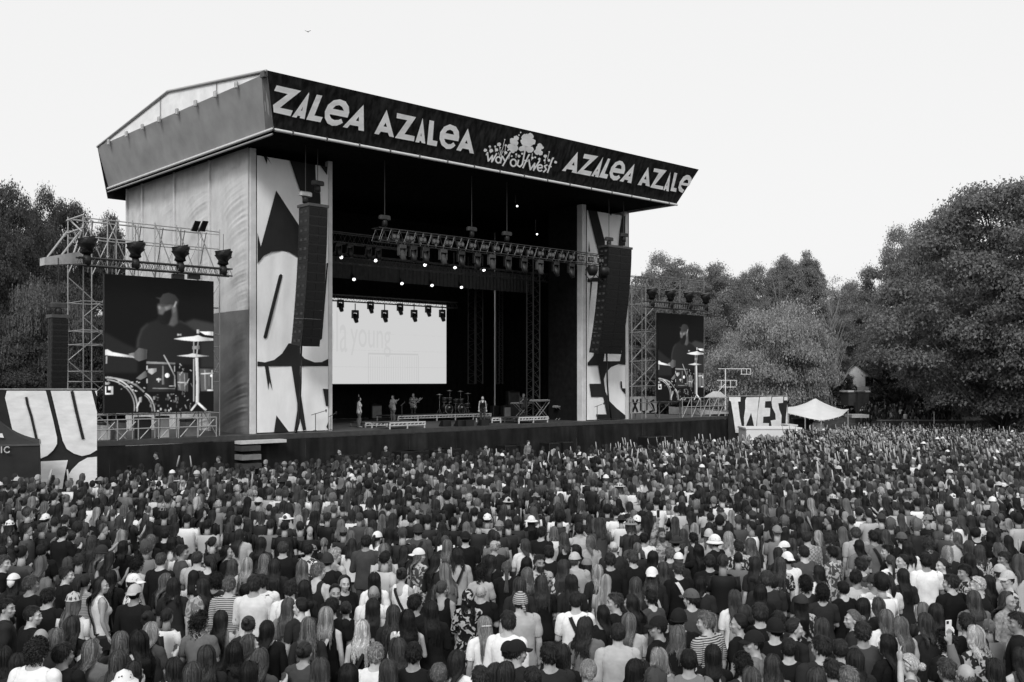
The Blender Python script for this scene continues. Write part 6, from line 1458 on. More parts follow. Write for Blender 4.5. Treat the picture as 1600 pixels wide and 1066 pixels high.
def hat_mesh(kind):
    if kind in HATM: return HATM[kind]
    mb = MB(); k = 1.13; n = 20
    def dome(th_max, k=1.17, flat=1.0, m_=7):
        b = len(mb.v)
        for j in range(m_+1):
            for i in range(n):
                p = scalp(2*pi*i/n, th_max*j/m_, k); mb.v.append((p.x, p.y, HO.z+(p.z-HO.z)*flat))
        for j in range(m_):
            for i in range(n): mb.f.append((b+j*n+i, b+j*n+(i+1)%n, b+(j+1)*n+(i+1)%n, b+(j+1)*n+i))
    def brim(z, r0, r1, drop, ry=1.15):
        b = len(mb.v)
        for j, (r_, dz) in enumerate(((r0,0),((r0+r1)/2,-drop*.45),(r1,-drop),(r1-.004,-drop-.006),((r0+r1)/2,-drop*.45-.008),(r0-.006,-.01))):
            for i in range(n): a = 2*pi*i/n; mb.v.append((r_*cos(a), HO.y+r_*ry*sin(a), z+dz))
        for j in range(5):
            for i in range(n): mb.f.append((b+j*n+i, b+j*n+(i+1)%n, b+(j+1)*n+(i+1)%n, b+(j+1)*n+i))
    if kind in ('cap', 'back_cap'):
        dome(R(84)); q = 1 if kind == 'cap' else -1; m_ = 10; b = len(mb.v)
        for r_ in (0, .5, 1):
            for i in range(m_+1):
                a = R(-58+116*i/m_); x = .088*sin(a)*1.02; y = HO.y+(.112*cos(a)+.075*r_*cos(a)**.5)*1.02; mb.v.append((x*(1-.12*r_), y*q+(HO.y*(1-q)), HO.z+.022-.014*r_-.02*abs(sin(a))*r_+.0))
        for j in range(2):
            for i in range(m_): mb.f.append((b+j*(m_+1)+i, b+j*(m_+1)+i+1, b+(j+1)*(m_+1)+i+1, b+(j+1)*(m_+1)+i))
        b2 = len(mb.v); mb.v += [(x, y, z-.007) for x, y, z in mb.v[b:b2]]
        for j in range(2):
            for i in range(m_): mb.f.append((b2+j*(m_+1)+i+1, b2+j*(m_+1)+i, b2+(j+1)*(m_+1)+i, b2+(j+1)*(m_+1)+i+1))
        for i in range(m_): a = b+2*(m_+1)+i; mb.f.append((a, a+1, a+1+b2-b, a+b2-b))
        mb.ell((0, HO.y, HO.z+RZ*1.13), (.009,.009,.006), 6, 4)
    if kind == 'bucket': dome(R(80), 1.17, 1.05); brim(HO.z+.018, .094, .145, .045)
    if kind == 'straw': dome(R(80), 1.17, 1.0); brim(HO.z+.02, .094, .165, .03)
    if kind == 'beanie': dome(R(100), 1.15, 1.05); mb.path([scalp(2*pi*i/16, R(100), 1.13) for i in range(17)], .012, 6)
    if kind == 'wrap': dome(R(104), 1.15, 1.02); mb.ell((0,-.135,.03),(.03,.025,.03)); mb.path([(0,-.135,.02),(.02,-.15,-.05),(.03,-.15,-.1)], [.018,.02,.01])
    if kind == 'kerchief':
        dome(R(70), 1.17); mb.path([(0,-.1,.05),(0,-.12,0),(0,-.13,-.05)], [.06,.05,.01], 8)
    if kind == 'sunglasses':
        for q in (-1, 1): mb.ell((q*.036,.07,.108),(.03,.014,.022),8,6); mb.path([(q*.064,.065,.105),(q*.088,.0,.07),(q*.086,-.05,.03)], .004, 5)
        mb.path([(-.012,.082,.112),(.012,.082,.112)], .005, 5)
    if kind == 'clip': mb.path([(-.06,-.11,.03),(0,-.122,.036),(.06,-.11,.03)], .013, 6)
    me = mb.mesh({'back_cap':'cap'}.get(kind, kind), M['cloth'] if kind != 'sunglasses' else M['black_plastic'], True); HATM[kind] = me; return me
def face_mesh():
    mb = MB()
    for q in (-1, 1): mb.ell((q*.031,.0885,.0125),(.0095,.004,.0045),8,5); mb.path([(q*.014,.096,.033),(q*.032,.094,.038),(q*.05,.08,.032)], .0038, 5)
    mb.path([(-.02,.1005,-.0575),(0,.1035,-.058),(.02,.1005,-.0575)], .0022, 5)
    return mb.mesh('face_features', M['black_plastic'], True)
FACE = face_mesh()
def beard_mesh():
    rn = random.Random(4); h = HairMesh()
    for i in range(260):
        a = R(rn.uniform(-85,85)); z = rn.uniform(-.115,-.035); k = 1.0
        if abs(a) < R(18) and z > -.062 and z < -.047: continue
        r_ = .062 if z > -.08 else .05; p = Vector((sin(a)*r_, .032+cos(a)*.064, z)); n = Vector((sin(a), cos(a), -.4)).normalized()
        h.lock([p, p+n*.006+Vector((0,0,-.006)), p+n*.006+Vector((0,0,-.016))], .006, rn.random(), Vector((0,.03,-.06)))
    return h.mesh('beard')
BEARD = beard_mesh()
TONE_H = {'0': .009, '1': .019, '2': .048, '3': .115, '4': .26, '5': .48}
TONE_T = {'0': .010, '1': .022, '2': .06, '3': .16, '4': .42, '5': .76}
POSES = {'': ('down','down'), 'a': ('fold','fold'), 'h': ('down','hold'), 'u': ('down','high'), 'U': ('up','up'), 'f': ('phone','phone'), 'e': ('up','ear'), 'i': ('hip','down'), 'w': ('wave','down'), 'j': ('hold','fold'), 'g': ('neck','strum'), 'k': ('hold','hold')}
def strap_mesh(sex, side, wide):
    prof = TORSO[sex]; zs = [p[0] for p in prof]; pts = []
    for f in np.linspace(0, 1, 15):
        x = side*(-.085+.235*f); z = 1.475-.52*f**1.05; hd = np.interp(z, zs, [p[2] for p in prof]); hw = np.interp(z, zs, [p[1] for p in prof])
        y = -hd*math.sqrt(max(0, 1-min(1, abs(x)/(hw+.03))**2.2))-.048 if f > .03 else -.02; pts.append(Vector((x, y, z+(.025 if f < .05 else 0))))
    mb = MB(); b = 0
    for i, p in enumerate(pts):
        t = (pts[min(i+1,14)]-pts[max(i-1,0)]).normalized(); s_ = t.cross(Vector((0,-1,.2))).normalized()*wide
        mb.v += [tuple(p-s_), tuple(p+s_), tuple(p+s_+Vector((0,.006,0))), tuple(p-s_+Vector((0,.006,0)))]
    for i in range(14):
        for k in range(4): mb.f.append((4*i+k, 4*i+(k+1)%4, 4*i+4+(k+1)%4, 4*i+4+k))
    front = [pts[0]]+[Vector((side*(-.085+.235*f), .16-.03*f, 1.47-.5*f)) for f in np.linspace(.08, 1, 8)]+[pts[-1]]
    mb.path(front, wide*.5, 5)
    return mb.mesh('strap', M['cloth'])
STR = {}
# ------------------------------------------------------------------ who stands where: eight views of the crowd, 7.615 units per photo pixel
PEOPLE = {
(0,800): """110 175 f L1 t1 c5|540 100 m S1 t1 C5 r|320 230 m S1 l2# R|500 210 m S2 t0|740 260 m S0 l0|850 310 f S2 t1|920 200 f F1 t2|1010 200 f L2 t2|1090 370 f W2 t1|1225 220 m S2 t0 R|1440 290 f L4 t3|1460 430 f B0 t0|1210 490 f L3 t2 n1|1310 800 f L0 t0|30 620 m S2 t0 R|160 850 f L1 t1 e5|360 880 m S2 t0|780 760 m S1 t0 R|1000 860 f P1 t3=|1190 890 f L1 k5 R x|490 480 m S0 t0|350 60 f L1 t1 R|650 140 m S1 t1|770 110 m S1 t1|1420 120 f B2 t1|1150 10 f L4 t1|60 350 f B1 t1|20 500 f W1 t2|980 40 f L1 t1""",
(200,800): """560 200 f L1 t1|700 100 m S0 t5 x|945 170 m S0 l4 y|440 280 m S0 t0|270 350 f L3 t0|520 390 f B0 k3|640 490 m S1 t2 R|390 590 m S2 l0|820 570 m S2 t4 x|110 640 f F0 t4|1240 660 f B2 t1|1410 640 f L4 k2|1330 290 f L1 t4|1210 200 f B2 t1|1440 170 f L1 t1#|960 620 f P1 t1|1170 490 f L0 t0 R|60 860 m S1 l5* c5 R|75 990 m S0 l0 C4|450 840 f L3 t2|540 900 f B1 t1 z|880 910 f W1 t3*|1040 840 f F0 t1|1200 890 m S3 l4=|1390 960 f S0 t0|1500 880 m S1 l5|260 190 f L1 t1|1000 50 f L1 t0|1310 130 m S0 t0|880 30 f L0 t0 R|1220 60 f B1 t1|30 70 f L2 t1|430 60 m S0 t0""",
(400,800): """170 170 m S1 t3|340 190 m S0 t0|510 110 f L4 t1|525 190 m S1 l2|690 60 f L0 t1|640 230 f L1 t0 F|850 80 m S1 l0 y|1010 160 f L3 t1|1230 80 m S2 t2|1390 170 f L1 t1|1130 300 f B3 t0|1345 270 f W3 t1|1310 370 m S1 l2|1440 320 f P1 t5 c5|1040 260 m S1 l1 n2|320 450 m S2 l0|60 390 f L1 t1|620 470 f S0 t5* |100 600 f W3 t1|215 670 f L1 t1|850 600 m S1 t0 n1|930 530 m S5 t4 R|550 680 f L3 t1|730 720 m S3 k1|1050 860 f L2 t0 F|940 970 f N0 t0 F|1410 830 f L0 t5|1400 990 m O3 t5|70 850 m S1 t5 x|410 940 m S1 t5|570 930 f W1 t1|60 70 f B2 t1|1500 100 f L3 t2""",
(600,800): """290 10 f N1 k4 x|410 240 m S1 l2 x n1|150 290 f L0 t1|520 110 m S0 t1|690 190 f L1 t1|830 130 f S0 t0|970 80 f W1 t2|980 190 f L3 t2|970 330 m S0 t0 C0|1130 160 m S0 l1|1230 100 m S1 t4 C5|1370 190 m S3 t1 c3|1480 170 m S1 l1|1290 290 f B1 t1|750 420 f L3 t2|50 480 f L1 t1|250 490 f W1 t1|410 530 f L3 t2* C5|620 600 f H1 l1|880 540 f B1 l4 x|1310 430 f N5 t1|1280 610 f L1 t0|1150 740 f F0 t4|1460 690 f P2 t0|210 770 f N1 k5 x|690 930 f P2 k0|1000 1040 f B0 l0* d0|1150 970 m O4 t0|100 90 f L1 t1|1080 20 m S0 t2|1400 40 f L1 t1""",
(800,800): """550 30 m S1 t5 x|500 250 f B3 t5|230 120 f L0 t0 s5|350 260 m S0 t0|620 330 f B2 k0|800 220 m S0 t4 @f %0|1070 140 f L2 t3|1240 20 m S0 t5|1490 120 m S1 t2 C5|930 370 f B3 t4|150 410 f B2 t5|440 500 m S0 t0|320 610 m S1 l4* F !|1210 440 m O3 t1|760 480 f B0 t1 z|750 590 m S2 t4 c4|890 650 f L1 k3 c3|620 670 f L2 t4*|1170 590 m S1 l0|1440 560 m S2 l0|1020 730 f L4 t1|1450 370 f W1 t2|180 640 f B0 t0|180 770 f B3 t2|90 890 f L2 t1|350 870 f W2 t0|710 860 f L1 t1|1480 890 f L2 t1|930 110 f L1 t0|60 120 m S1 t1""",
(1000,800): """240 270 m S2 l3* F ! @u %5|50 330 m S0 l5|440 370 f S0 t0 s1|520 280 f L2 t1|640 330 f S0 t1|650 210 f L4 t3|820 290 f B3 t4 n4|895 370 m S0 l0 b5|830 200 f L1 t2|840 80 m S1 t1|600 60 f L1 t3|1050 320 f B4 t4|1180 430 m S1 l1*|1330 190 m S0 t5* L|1170 110 m S2 t2|1060 210 f L1 k1|1320 400 f W3 t1|1340 60 m S1 t1 n1|360 510 m S3 t2|160 560 f L0 t0|460 580 f S2 t1 c5|280 700 f L2 t0|150 770 f B2 l1 C5 y|460 690 m S2 l0 y|830 610 m S1 l0|700 480 f L0 t0 @f %0|1380 640 f L1 t1|730 880 f L0 t1|1440 980 f L0 t0|1510 820 m S2 t1|420 130 f L2 t1|950 120 f F0 t0|110 60 f L1 t1""",
(1200,800): """80 130 m S2 t3 x|200 120 f F3 t4|205 260 f L0 t0 x|380 130 f L0 t1|470 320 m S1 l2#|440 210 f L2 t1|600 300 f L4 t2|730 330 f F2 t2|840 160 f L0 t0|990 120 m S1 t1|1080 20 m S1 t5|1200 40 m S1 t4|1050 270 m S2 t4 x|1090 420 f L0 t3|1260 310 m S0 t3 x|1400 290 f L2 t4|1350 100 m S1 t1 n1|430 500 m S1 t2|770 500 m S0 l2*|235 580 m S1 t5 C5|200 440 f S1 t1 c5 L|290 400 f L2 t1|610 740 f B1 t5 x|150 640 f W2 t1*|60 860 m S1 t0|450 880 f F0 t1|650 980 f F0 t1|1110 650 m S1 t2|1055 800 m S0 l4|1270 860 m S1 t5 c1 l|1440 860 f P1 t5|1430 480 m S0 l0 L|1460 600 f P2 t5 x|900 930 f S0 t0|560 130 f L0 t0|720 120 m S1 t1 L""",
(1400,800): """380 110 m S1 l0 c3 L|210 170 f L0 t0|625 150 f P4 t3 F|770 110 f L2 t5|890 110 f L1 t1|720 330 f L3 k4|960 270 m S0 t0 y R|1130 320 f L0 t0|1200 120 f P0 t0|1340 150 f L4 t3|1450 100 m F0 t4|620 500 f B4 t1|390 390 f F2 t1|880 430 f L2 t1|880 590 f L1 t1|1000 490 f B2 t4*|1220 460 f W3 t0|1300 570 m S1 t3 L|70 340 m S1 t0 c2|360 600 m S0 t5|560 650 f N1 t0 L|830 730 m S0 l1* L|90 600 f N0 t5 L x|90 780 f L1 t1|660 860 m S1 t0|980 890 m S5 t0 L z|1110 860 f L1 k4|1340 820 m S0 l4* c4 L|1240 740 m S2 t4 c4|140 440 f L1 t5|1490 640 f L1 t1|60 90 f L2 t1|530 120 m S2 t2""",
(0,926): """60 200 m S0 t1 R|370 290 m S1 t0 R|560 70 m S0 t0|850 420 f W2 t0|480 570 m O3 t1|430 730 m F1 t5|660 570 f B3 t1|740 760 m S1 t0|1100 710 f W3 t3|1430 610 f L3 t2|1400 840 f L2 t2|30 790 f L1 t1|200 880 f L1 t1""",
(200,926): """270 490 f L4 t2|120 610 f L0 t1|850 380 f F0 t3|1100 340 f L1 k3|1430 410 f N2 t1|1440 640 f L2 t1|540 930 f L1 t1|930 790 f W2 t1|1260 740 f B0 t1 z|60 980 f B1 t2|1450 990 f L0 t1 z|760 1000 f L2 t1""",
(400,926): """380 190 f L3 t3|140 470 f L0 l0|620 440 f W3 t1|830 300 f L4 k0 y|900 190 m S0 t0|1070 220 f N1 k0|1390 200 f L1 t4|1260 460 f W5 k0 x|570 730 f N1 t2|760 940 f L2 t1|1420 760 m S4 t5|540 190 f N0 t1 L|40 820 f W2 t2|1100 1020 f L0 t0""",
(600,926): """370 150 m S0 t0|560 230 f L0 l0|280 340 f W0 k5|110 280 f W2 t1|150 690 f W2 t1|350 760 m S0 t0|1200 410 f H4 t5 q|880 850 f B1 t5|1470 370 m S1 l5|1480 730 m S0 l5 c0|650 1000 f S3 t3|1150 1050 m S1 t1|1330 990 f B1 t1|1460 990 f L1 t1|50 960 f L2 t1""",
(800,926): """100 130 m S1 t4 d2|760 120 m S1 t5 x|880 430 f W1 t3|1260 510 m S1 l4|1400 380 f L3 t4|1080 280 f L0 t0|1240 130 m S2 t0 L|1420 140 f L1 t1|450 770 m S0 l1|590 770 f B1 t0|910 960 f N4 t3|50 730 m S0 l1 c0 R|1470 960 f L0 t1 z|250 1050 m S1 t1""",
(1000,926): """140 80 f S0 t2|610 90 m S1 t2 c2 l|230 430 m S1 t0 c0 L|460 540 f B3 t0|470 340 m S0 l0 n0|800 370 m S3 t4= L|870 770 f L0 t0|1130 90 f L2 t5|1190 390 f N0 t0 L|1250 280 f B2 t4|1430 270 m S1 t0|1370 620 m S0 t3 c0 L|230 810 f B4 t0|580 840 m S0 t3|1230 890 f F0 t1|1330 1050 f L2 t1|30 960 f L0 t1""",
(1200,926): """410 150 f L0 l1* c1|80 460 m S0 t0 n0|300 440 f N1 t1 R|130 350 f S1 t1|640 440 f L2 t2|1020 330 f N3 t1 L|1140 190 f L0 t0|1130 500 m S1 l2|1320 180 f L2 t1|1410 330 f L3 t5|1430 650 f L0 t0|250 690 m S1 t0|640 680 m S1 t1 l|860 700 f S1 t1|1040 830 f L1 t1|770 950 m S1 t1|60 890 f W2 t3|590 1060 f B2 t1|970 1060 m S3 t1""",
(1400,926): """480 260 f L1 t5 x|350 380 f B2 t1|620 950 f S2 l3 @u %5|170 880 f N5 t3 L z @w|930 100 f L2 t3 p|950 540 f B5 l1*|1320 110 f W2 l3# F|1460 370 m S1 l0 L|600 610 f F0 t0|840 1010 m O3 t1|1500 810 f L1 k2|850 390 m S1 t0|60 420 f L3 t4|1180 950 f L1 t0"""}
HW = {'L':'long straight','W':'long wavy','B':'chin length','S':'short','F':'big curly','N':'pinned up','P':'ponytailed','H':'half tied','O':'bald'}
HT = {'0':'black','1':'dark','2':'brown','3':'fair','4':'blond','5':'white blond'}
TTW = {'0':'black','1':'charcoal','2':'dark grey','3':'mid grey','4':'pale','5':'white'}
PW = {'#':'checked ','=':'striped ','*':'patterned '}
HATW = {'c':('cap','cap'),'C':('back_cap','backward cap'),'b':('bucket','bucket hat'),'s':('straw','wide brimmed hat'),'n':('beanie','beanie'),'d':('wrap','head wrap'),'e':('kerchief','kerchief')}
HATT = {'0':.014,'1':.035,'2':.09,'3':.2,'4':.45,'5':.72}
HATTW = {'0':'black','1':'dark','2':'dark grey','3':'grey','4':'pale','5':'white'}
class P: pass
FOLK = []
for (x0, y0), txt in PEOPLE.items():
    for e in txt.split('|'):
        tk = e.split(); p = P(); p.px = x0+float(tk[0])/7.615; p.py = y0+float(tk[1])/7.615; p.sex = tk[2]; p.hair = tk[3]; p.top = tk[4]; p.ex = tk[5:]; FOLK.append(p)
pr = random.Random(11)
for p in FOLK:
    p.rnd = pr.random(); p.nom = (1.635 if p.sex == 'm' else 1.56)*pr.uniform(.975,1.025)
    p.d = (CAMZ-p.nom)*F/(p.py-HY-.0125*F)
FOLK.sort(key=lambda p: p.d)
placed = []
for p in FOLK:
    k, q = ray(p.px, p.py); best = None
    for dd in sorted(np.arange(-1.6, 1.61, .08), key=abs):
        d = p.d+dd; hz = CAMZ+q*d-zg(d); s = hz/1.635
        if not .84 < s < 1.13: continue
        gap = min([math.hypot(k*d-o.x, d-o.y) for o in placed[-60:]] or [9])
        cost = abs(dd)+max(0, .37-gap)*9
        if best is None or cost < best[0]: best = (cost, d, s)
        if gap >= .37: break
    if best is None: best = (0, p.d, (CAMZ+q*p.d-zg(p.d))/1.635)
    p.y = best[1]; p.x = k*p.y; p.s = best[2]; placed.append(p)
near_ = FOLK[:278]+[p for p in FOLK[278:] if any(e[0] in '@%!' or e in ('b5','s5') for e in p.ex)]
FAR_FOLK = [p for p in FOLK if p not in near_]; FOLK = near_            # beyond about 300 the rest joins the crowd
def top_words(p):
    t = p.top; kind = {'t':'tee','l':'jacket' if t[1] in '0123' else 'shirt','k':'tank top'}[t[0]]
    return TTW[t[1]]+' '+(PW[t[2]] if len(t) > 2 else '')+kind
def base_label(p):
    hat = [e for e in p.ex if e[0] in HATW and len(e) == 2]; s = 'person '
    hw = 'bald head' if p.hair[0] == 'O' else HT[p.hair[1]]+' '+HW[p.hair[0]]+' hair'
    if hat: s += 'in %s %s and %s' % (HATTW[hat[0][1]], HATW[hat[0][0]][1], top_words(p)); s2 = s+', '+hw
    else: s2 = s+'with %s in %s' % (hw, top_words(p))
    if 'F' in p.ex: s2 += ', facing away from stage'
    elif 'x' in p.ex or 'y' in p.ex: s2 += ', shoulder strap'
    elif 'z' in p.ex: s2 += ', sunglasses on head'
    elif any(e[0] == '@' for e in p.ex): s2 += ', arm raised'
    elif 'L' in p.ex or 'R' in p.ex: s2 += ', in profile'
    return s2, (s[7:] if hat else ('the bald person in '+top_words(p) if p.hair[0] == 'O' else None))
from collections import Counter
for p in FOLK: p.lab, p.lm = base_label(p)
cnt = Counter(p.lab for p in FOLK)
for p in FOLK:
    if p.lm and p.lm.startswith('in '): p.lm = 'the '+p.lm[3:].replace(' and ', ' with ')
    if not p.lm and cnt[p.lab] == 1 and ('*' in p.top or '#' in p.top or '=' in p.top): p.lm = 'the '+top_words(p)
    if not p.lm and cnt[p.lab] == 1 and 'F' in p.ex: p.lm = 'the face turned back above '+top_words(p)
    if not p.lm and cnt[p.lab] == 1 and p.hair[0] in 'F' : p.lm = 'the big curls over '+top_words(p)
    if not p.lm and cnt[p.lab] == 1 and p.hair[1] in '45': p.lm = 'the '+HT[p.hair[1]]+' '+HW[p.hair[0]]+' hair'
lmc = Counter(p.lm for p in FOLK if p.lm); LMK = [p for p in FOLK if p.lm and lmc[p.lm] == 1]
print('landmarks', len(LMK))
used = set(p.lab for p in FOLK if cnt[p.lab] == 1)
def relate(p, o):
    dx = abs(p.px-o.px); dy = p.py-o.py
    if dx > 1.2*abs(dy): return 'beside'
    return 'in front of' if dy > 0 else 'behind'
for p in FOLK:
    if cnt[p.lab] == 1: continue
    near = sorted((o for o in LMK if o is not p), key=lambda o: math.hypot(p.px-o.px, p.py-o.py)); done = False
    for o in near[:6]:
        side = '' 
        for lab in ('%s, %s %s' % (p.lab, relate(p, o), o.lm),):
            if len(lab.split()) > 16: lab = lab.replace('person with ', 'person, ').replace(', shoulder strap', '').replace(', in profile', '')
            if len(lab.split()) > 16: lab = lab.replace(' straight', '').replace(' hair in', ' hair,')
            if len(lab.split()) <= 16 and lab not in used: p.lab = lab; used.add(lab); done = True; break
        if done: break
    if not done:
        for o in near[:8]:
            lab = '%s, %s of %s' % (p.lab.replace('person with ', 'person, '), 'left' if p.px < o.px else 'right', o.lm)
            if len(lab.split()) <= 16 and lab not in used: p.lab = lab; used.add(lab); done = True; break
    if not done: print('no label', p.lab)
# ------------------------------------------------------------------ build every one of them
def make_person(x, y, z, s, rz, sex, hair, top, pose, yaw, label, group, ex=(), rnd=.5, bottom=None, cat='person'):
    la, ra = POSES[pose]; bd = body(sex, la, ra, yaw); q = random.Random(int(rnd*1e6)+3)
    o = link('person', bd['me'], None, (x, y, z), (0,0,rz), (s*q.uniform(.96,1.06), s, s), q.choice((.3,.36,.42,.46,.24)) if sex == 'm' else q.choice((.36,.42,.48,.5,.3)))
    tag(o, label, cat, group)
    pat = {'#':'check','=':'stripe','*':'floral'}.get(top[2:3]); tg = cloth_variant(garment(bd, {'t':'tee','l':'long','k':'tank'}[top[0]], sex), pat)
    tone = TONE_T[top[1]]*q.uniform(.85,1.15); link({'t':'tee_shirt','l':'jacket','k':'tank_top'}[top[0]], tg, o, color=min(tone,.8))
    bt = bottom or 'trousers'; link(bt, garment(bd, bt, sex), o, color=q.choice((.02,.04,.08,.15)) if bottom is None else .16)
    hm = bd['mx']
    ho = link('hair', hair_mesh(hair[0], int(rnd*3) % 3 if hair[0] not in 'HO' else 0), o, color=TONE_H[hair[1]]*q.uniform(.75,1.3)); ho.matrix_local = hm@Matrix.Diagonal((.93,.93,.95,1)) if any(e[0] in HATW and len(e) == 2 for e in ex) else hm
    for e in ex:
        if e[0] in HATW and len(e) == 2:
            h = link(HATW[e[0]][1].split()[-1] if e[0] not in 'C' else 'cap', hat_mesh(HATW[e[0]][0]) if not (e == 'd0' or e == 'd2') else cloth_variant(hat_mesh('wrap'), 'floral' if e == 'd0' else 'stripe'), o, color=HATT[e[1]]); h.matrix_local = hm@Matrix.Rotation(R(q.uniform(-8,8)), 4, 'Z')
        if e == 'z': h = link('sunglasses', hat_mesh('sunglasses'), o); h.matrix_local = hm
        if e == 'q': h = link('hair_clip', hat_mesh('clip'), o, color=.5); h.matrix_local = hm
        if e == '!': h = link('beard', BEARD, o, color=TONE_H[hair[1]]); h.matrix_local = hm
    if 'F' in ex or 'L' in ex or 'R' in ex or yaw or cat != 'person': h = link('eyes_and_brows', FACE, o, color=.02); h.matrix_local = hm; h['kind'] = 'stuff'
    return o, bd
def face_rot(x, y): return math.atan2(x-(-1.5), 58-y)
bagn = 0
for p in FOLK:
    q = random.Random(int(p.rnd*1e6)); rz = face_rot(p.x, p.y)+R(q.gauss(0, 11)); yaw = 0; pose = None
    for e in p.ex:
        if e[0] == '@': pose = e[1]
    if pose is None:
        u = q.random(); pose = '' if u < .5 else 'a' if u < .76 else 'k' if u < .9 else 'h'
        u = q.random()
        if u < .16: yaw = 35
        elif u < .32: yaw = -35
        if yaw and pose in 'kh' and pose: pose = ''
    if 'R' in p.ex: rz -= R(48); yaw = -35; pose = pose if pose in ('','a') else ''
    elif 'L' in p.ex: rz += R(48); yaw = 35; pose = pose if pose in ('','a','w') else ''; yaw = 0 if pose == 'w' else 35
    elif 'r' in p.ex: yaw = -35
    elif 'l' in p.ex: yaw = 35
    if pose not in ('', 'a'): yaw = 0
    if 'F' in p.ex: rz += pi+R(q.uniform(-18, 18)); yaw = 0
    z = zg(p.y)
    o, bd = make_person(p.x, p.y, z, p.s, rz, p.sex, p.hair, p.top, pose, yaw, p.lab, 'people watching in the festival crowd', p.ex, p.rnd)
    Mw = Matrix.Translation((p.x, p.y, z))@Matrix.Rotation(rz, 4, 'Z')@Matrix.Scale(p.s, 4)
    short = p.lab.replace('person with ', '').replace('person in ', '').replace('person, ', '')
    def own(pre):
        w = (pre+' '+short.replace(', shoulder strap', '')).split(); return ' '.join(w[:16]).rstrip(',')
    for e in p.ex:
        if e in 'xyp' and len(e) == 1:
            side = 1 if q.random() < .6 else -1; k = (p.sex, side, e == 'p')
            if k not in STR: STR[k] = strap_mesh(p.sex, side, .021 if p.sex == 'f' else .026)
            bg_ = empty('backpack' if e == 'p' else 'shoulder_bag', (p.x, p.y, z), rz, label=own(('backpack' if e == 'p' else 'pale bag strap' if e == 'y' else 'dark bag strap')+' across the back of'), cat='bag', group='bags worn in the crowd'); bg_.scale = (p.s*1.03, p.s*1.06, p.s)
            link('strap', STR[k], bg_, color=.6 if e == 'y' else .02)
            mb = MB().cbox(side*.17-.05, side*.17+.05, -.14, .1, .72, .93, .03) if e != 'p' else MB().cbox(-.14, .14, -.34, -.19, 1.0, 1.4, .05)
            link('pouch', mb.mesh('pouch', M['cloth'], False), bg_, color=.5 if e == 'y' else .03)
        if e[0] == '%':
            side, s_, E, Wr, dr, rr = bd['bones'][1]; c_ = Wr+dr.normalized()*.15; ph = MB().cbox(-.037,.037,-.005,.005,-.075,.075,.004)
            po = MB(); 
            wpos = Mw@c_; ph_o = empty('phone', wpos, rz, label=own(('white' if e[1] == '5' else 'black')+' phone held up by'), cat='phone', group='phones held up in the crowd')
            MB().cbox(-.038,.038,-.006,.006,-.06,.095,.004).build('case', M['tent_white'] if e[1] == '5' else M['black_plastic'], ph_o)
            MB().box(-.034,.034,.0062,.0075,-.056,.09).build('display', M['window'], ph_o); MB().cbox(-.034,-.004,-.011,-.0062,.058,.088,.003).build('camera_bump', M['black_plastic'], ph_o)
# security and photographers in the pit
for i, (px, py, hair, top, ex, nm) in enumerate(((245,712,'S1','t0',['F'],'security person in black with pale badge against the dark skirt under the big screen'),(342,718,'S2','t1',['F'],'security person in charcoal tee in the pit near the step unit'),(531,706,'S1','t1',['F'],'dark haired security person facing the crowd by the pit rail below the white screen'),(603,701,'O3','l1',['F'],'bald security person in dark vest facing the crowd'),(687,703,'S2','l1',['F'],'security person with light shoulders facing the crowd below the drum kit'),(759,699,'S1','l2',['F'],'security person in grey facing the crowd below the singer'),(825,692,'S2','l3',['F'],'security person in pale jacket facing the crowd below the keyboards'),(577,712,'S2','t1',[],'dark haired person in the pit between two security people'))):
    d = (CAMZ-1.66)*F/(py-HY-.0125*F); k, q_ = ray(px, py)
    w = Vector((k*d, d, 0))-P0; t = w.dot(V)
    if t > -2.0: d *= .95
    s = (CAMZ+q_*d-zg(d))/1.635
    make_person(k*d, d, zg(d), s, face_rot(k*d, d)+(pi if 'F' in ex else 0), 'm', hair, top, 'a' if i % 2 else '', 0, nm, 'security in the pit', ex, .1+.1*i)
# the band
def on_stage(px, py, sex, hair, top, pose, rz, label, z=None, bottom=None, s=1.0, ex=('F',), rnd=.3):
    a = on_deck(px, py, z); w = SW(a.x, max(a.y, .5), 0)
    return make_person(w.x, w.y, a.z, s, rz, sex, hair, top, pose, 0, label, 'band members on stage', ex, rnd, bottom)
on_stage(754, 664.2, 'f', 'N1', 'k0', '', pi+.1, 'singer in black with bare shoulders at the front of the stage', ex=('F',), s=.98)
on_stage(561, 668, 'f', 'L0', 't5', 'w', -1.2, 'backing singer in white top and grey skirt with raised arm on stage', bottom='skirt', s=.98)
bp_ = on_stage(614, 660, 'f', 'B1', 't4', 'g', pi-.6, 'bass player with pale clothes leaning near the amplifier', bottom='skirt', s=.97)
gp_ = on_stage(646, 657, 'm', 'L1', 'l2*', 'g', pi-.3, 'guitar player in dark patterned shirt by the drum riser', s=1.02)
on_stage(818, 655, 'm', 'S3', 't2', 'k', pi+.4, 'keyboard player with fair hair behind the keyboards', s=1.0)
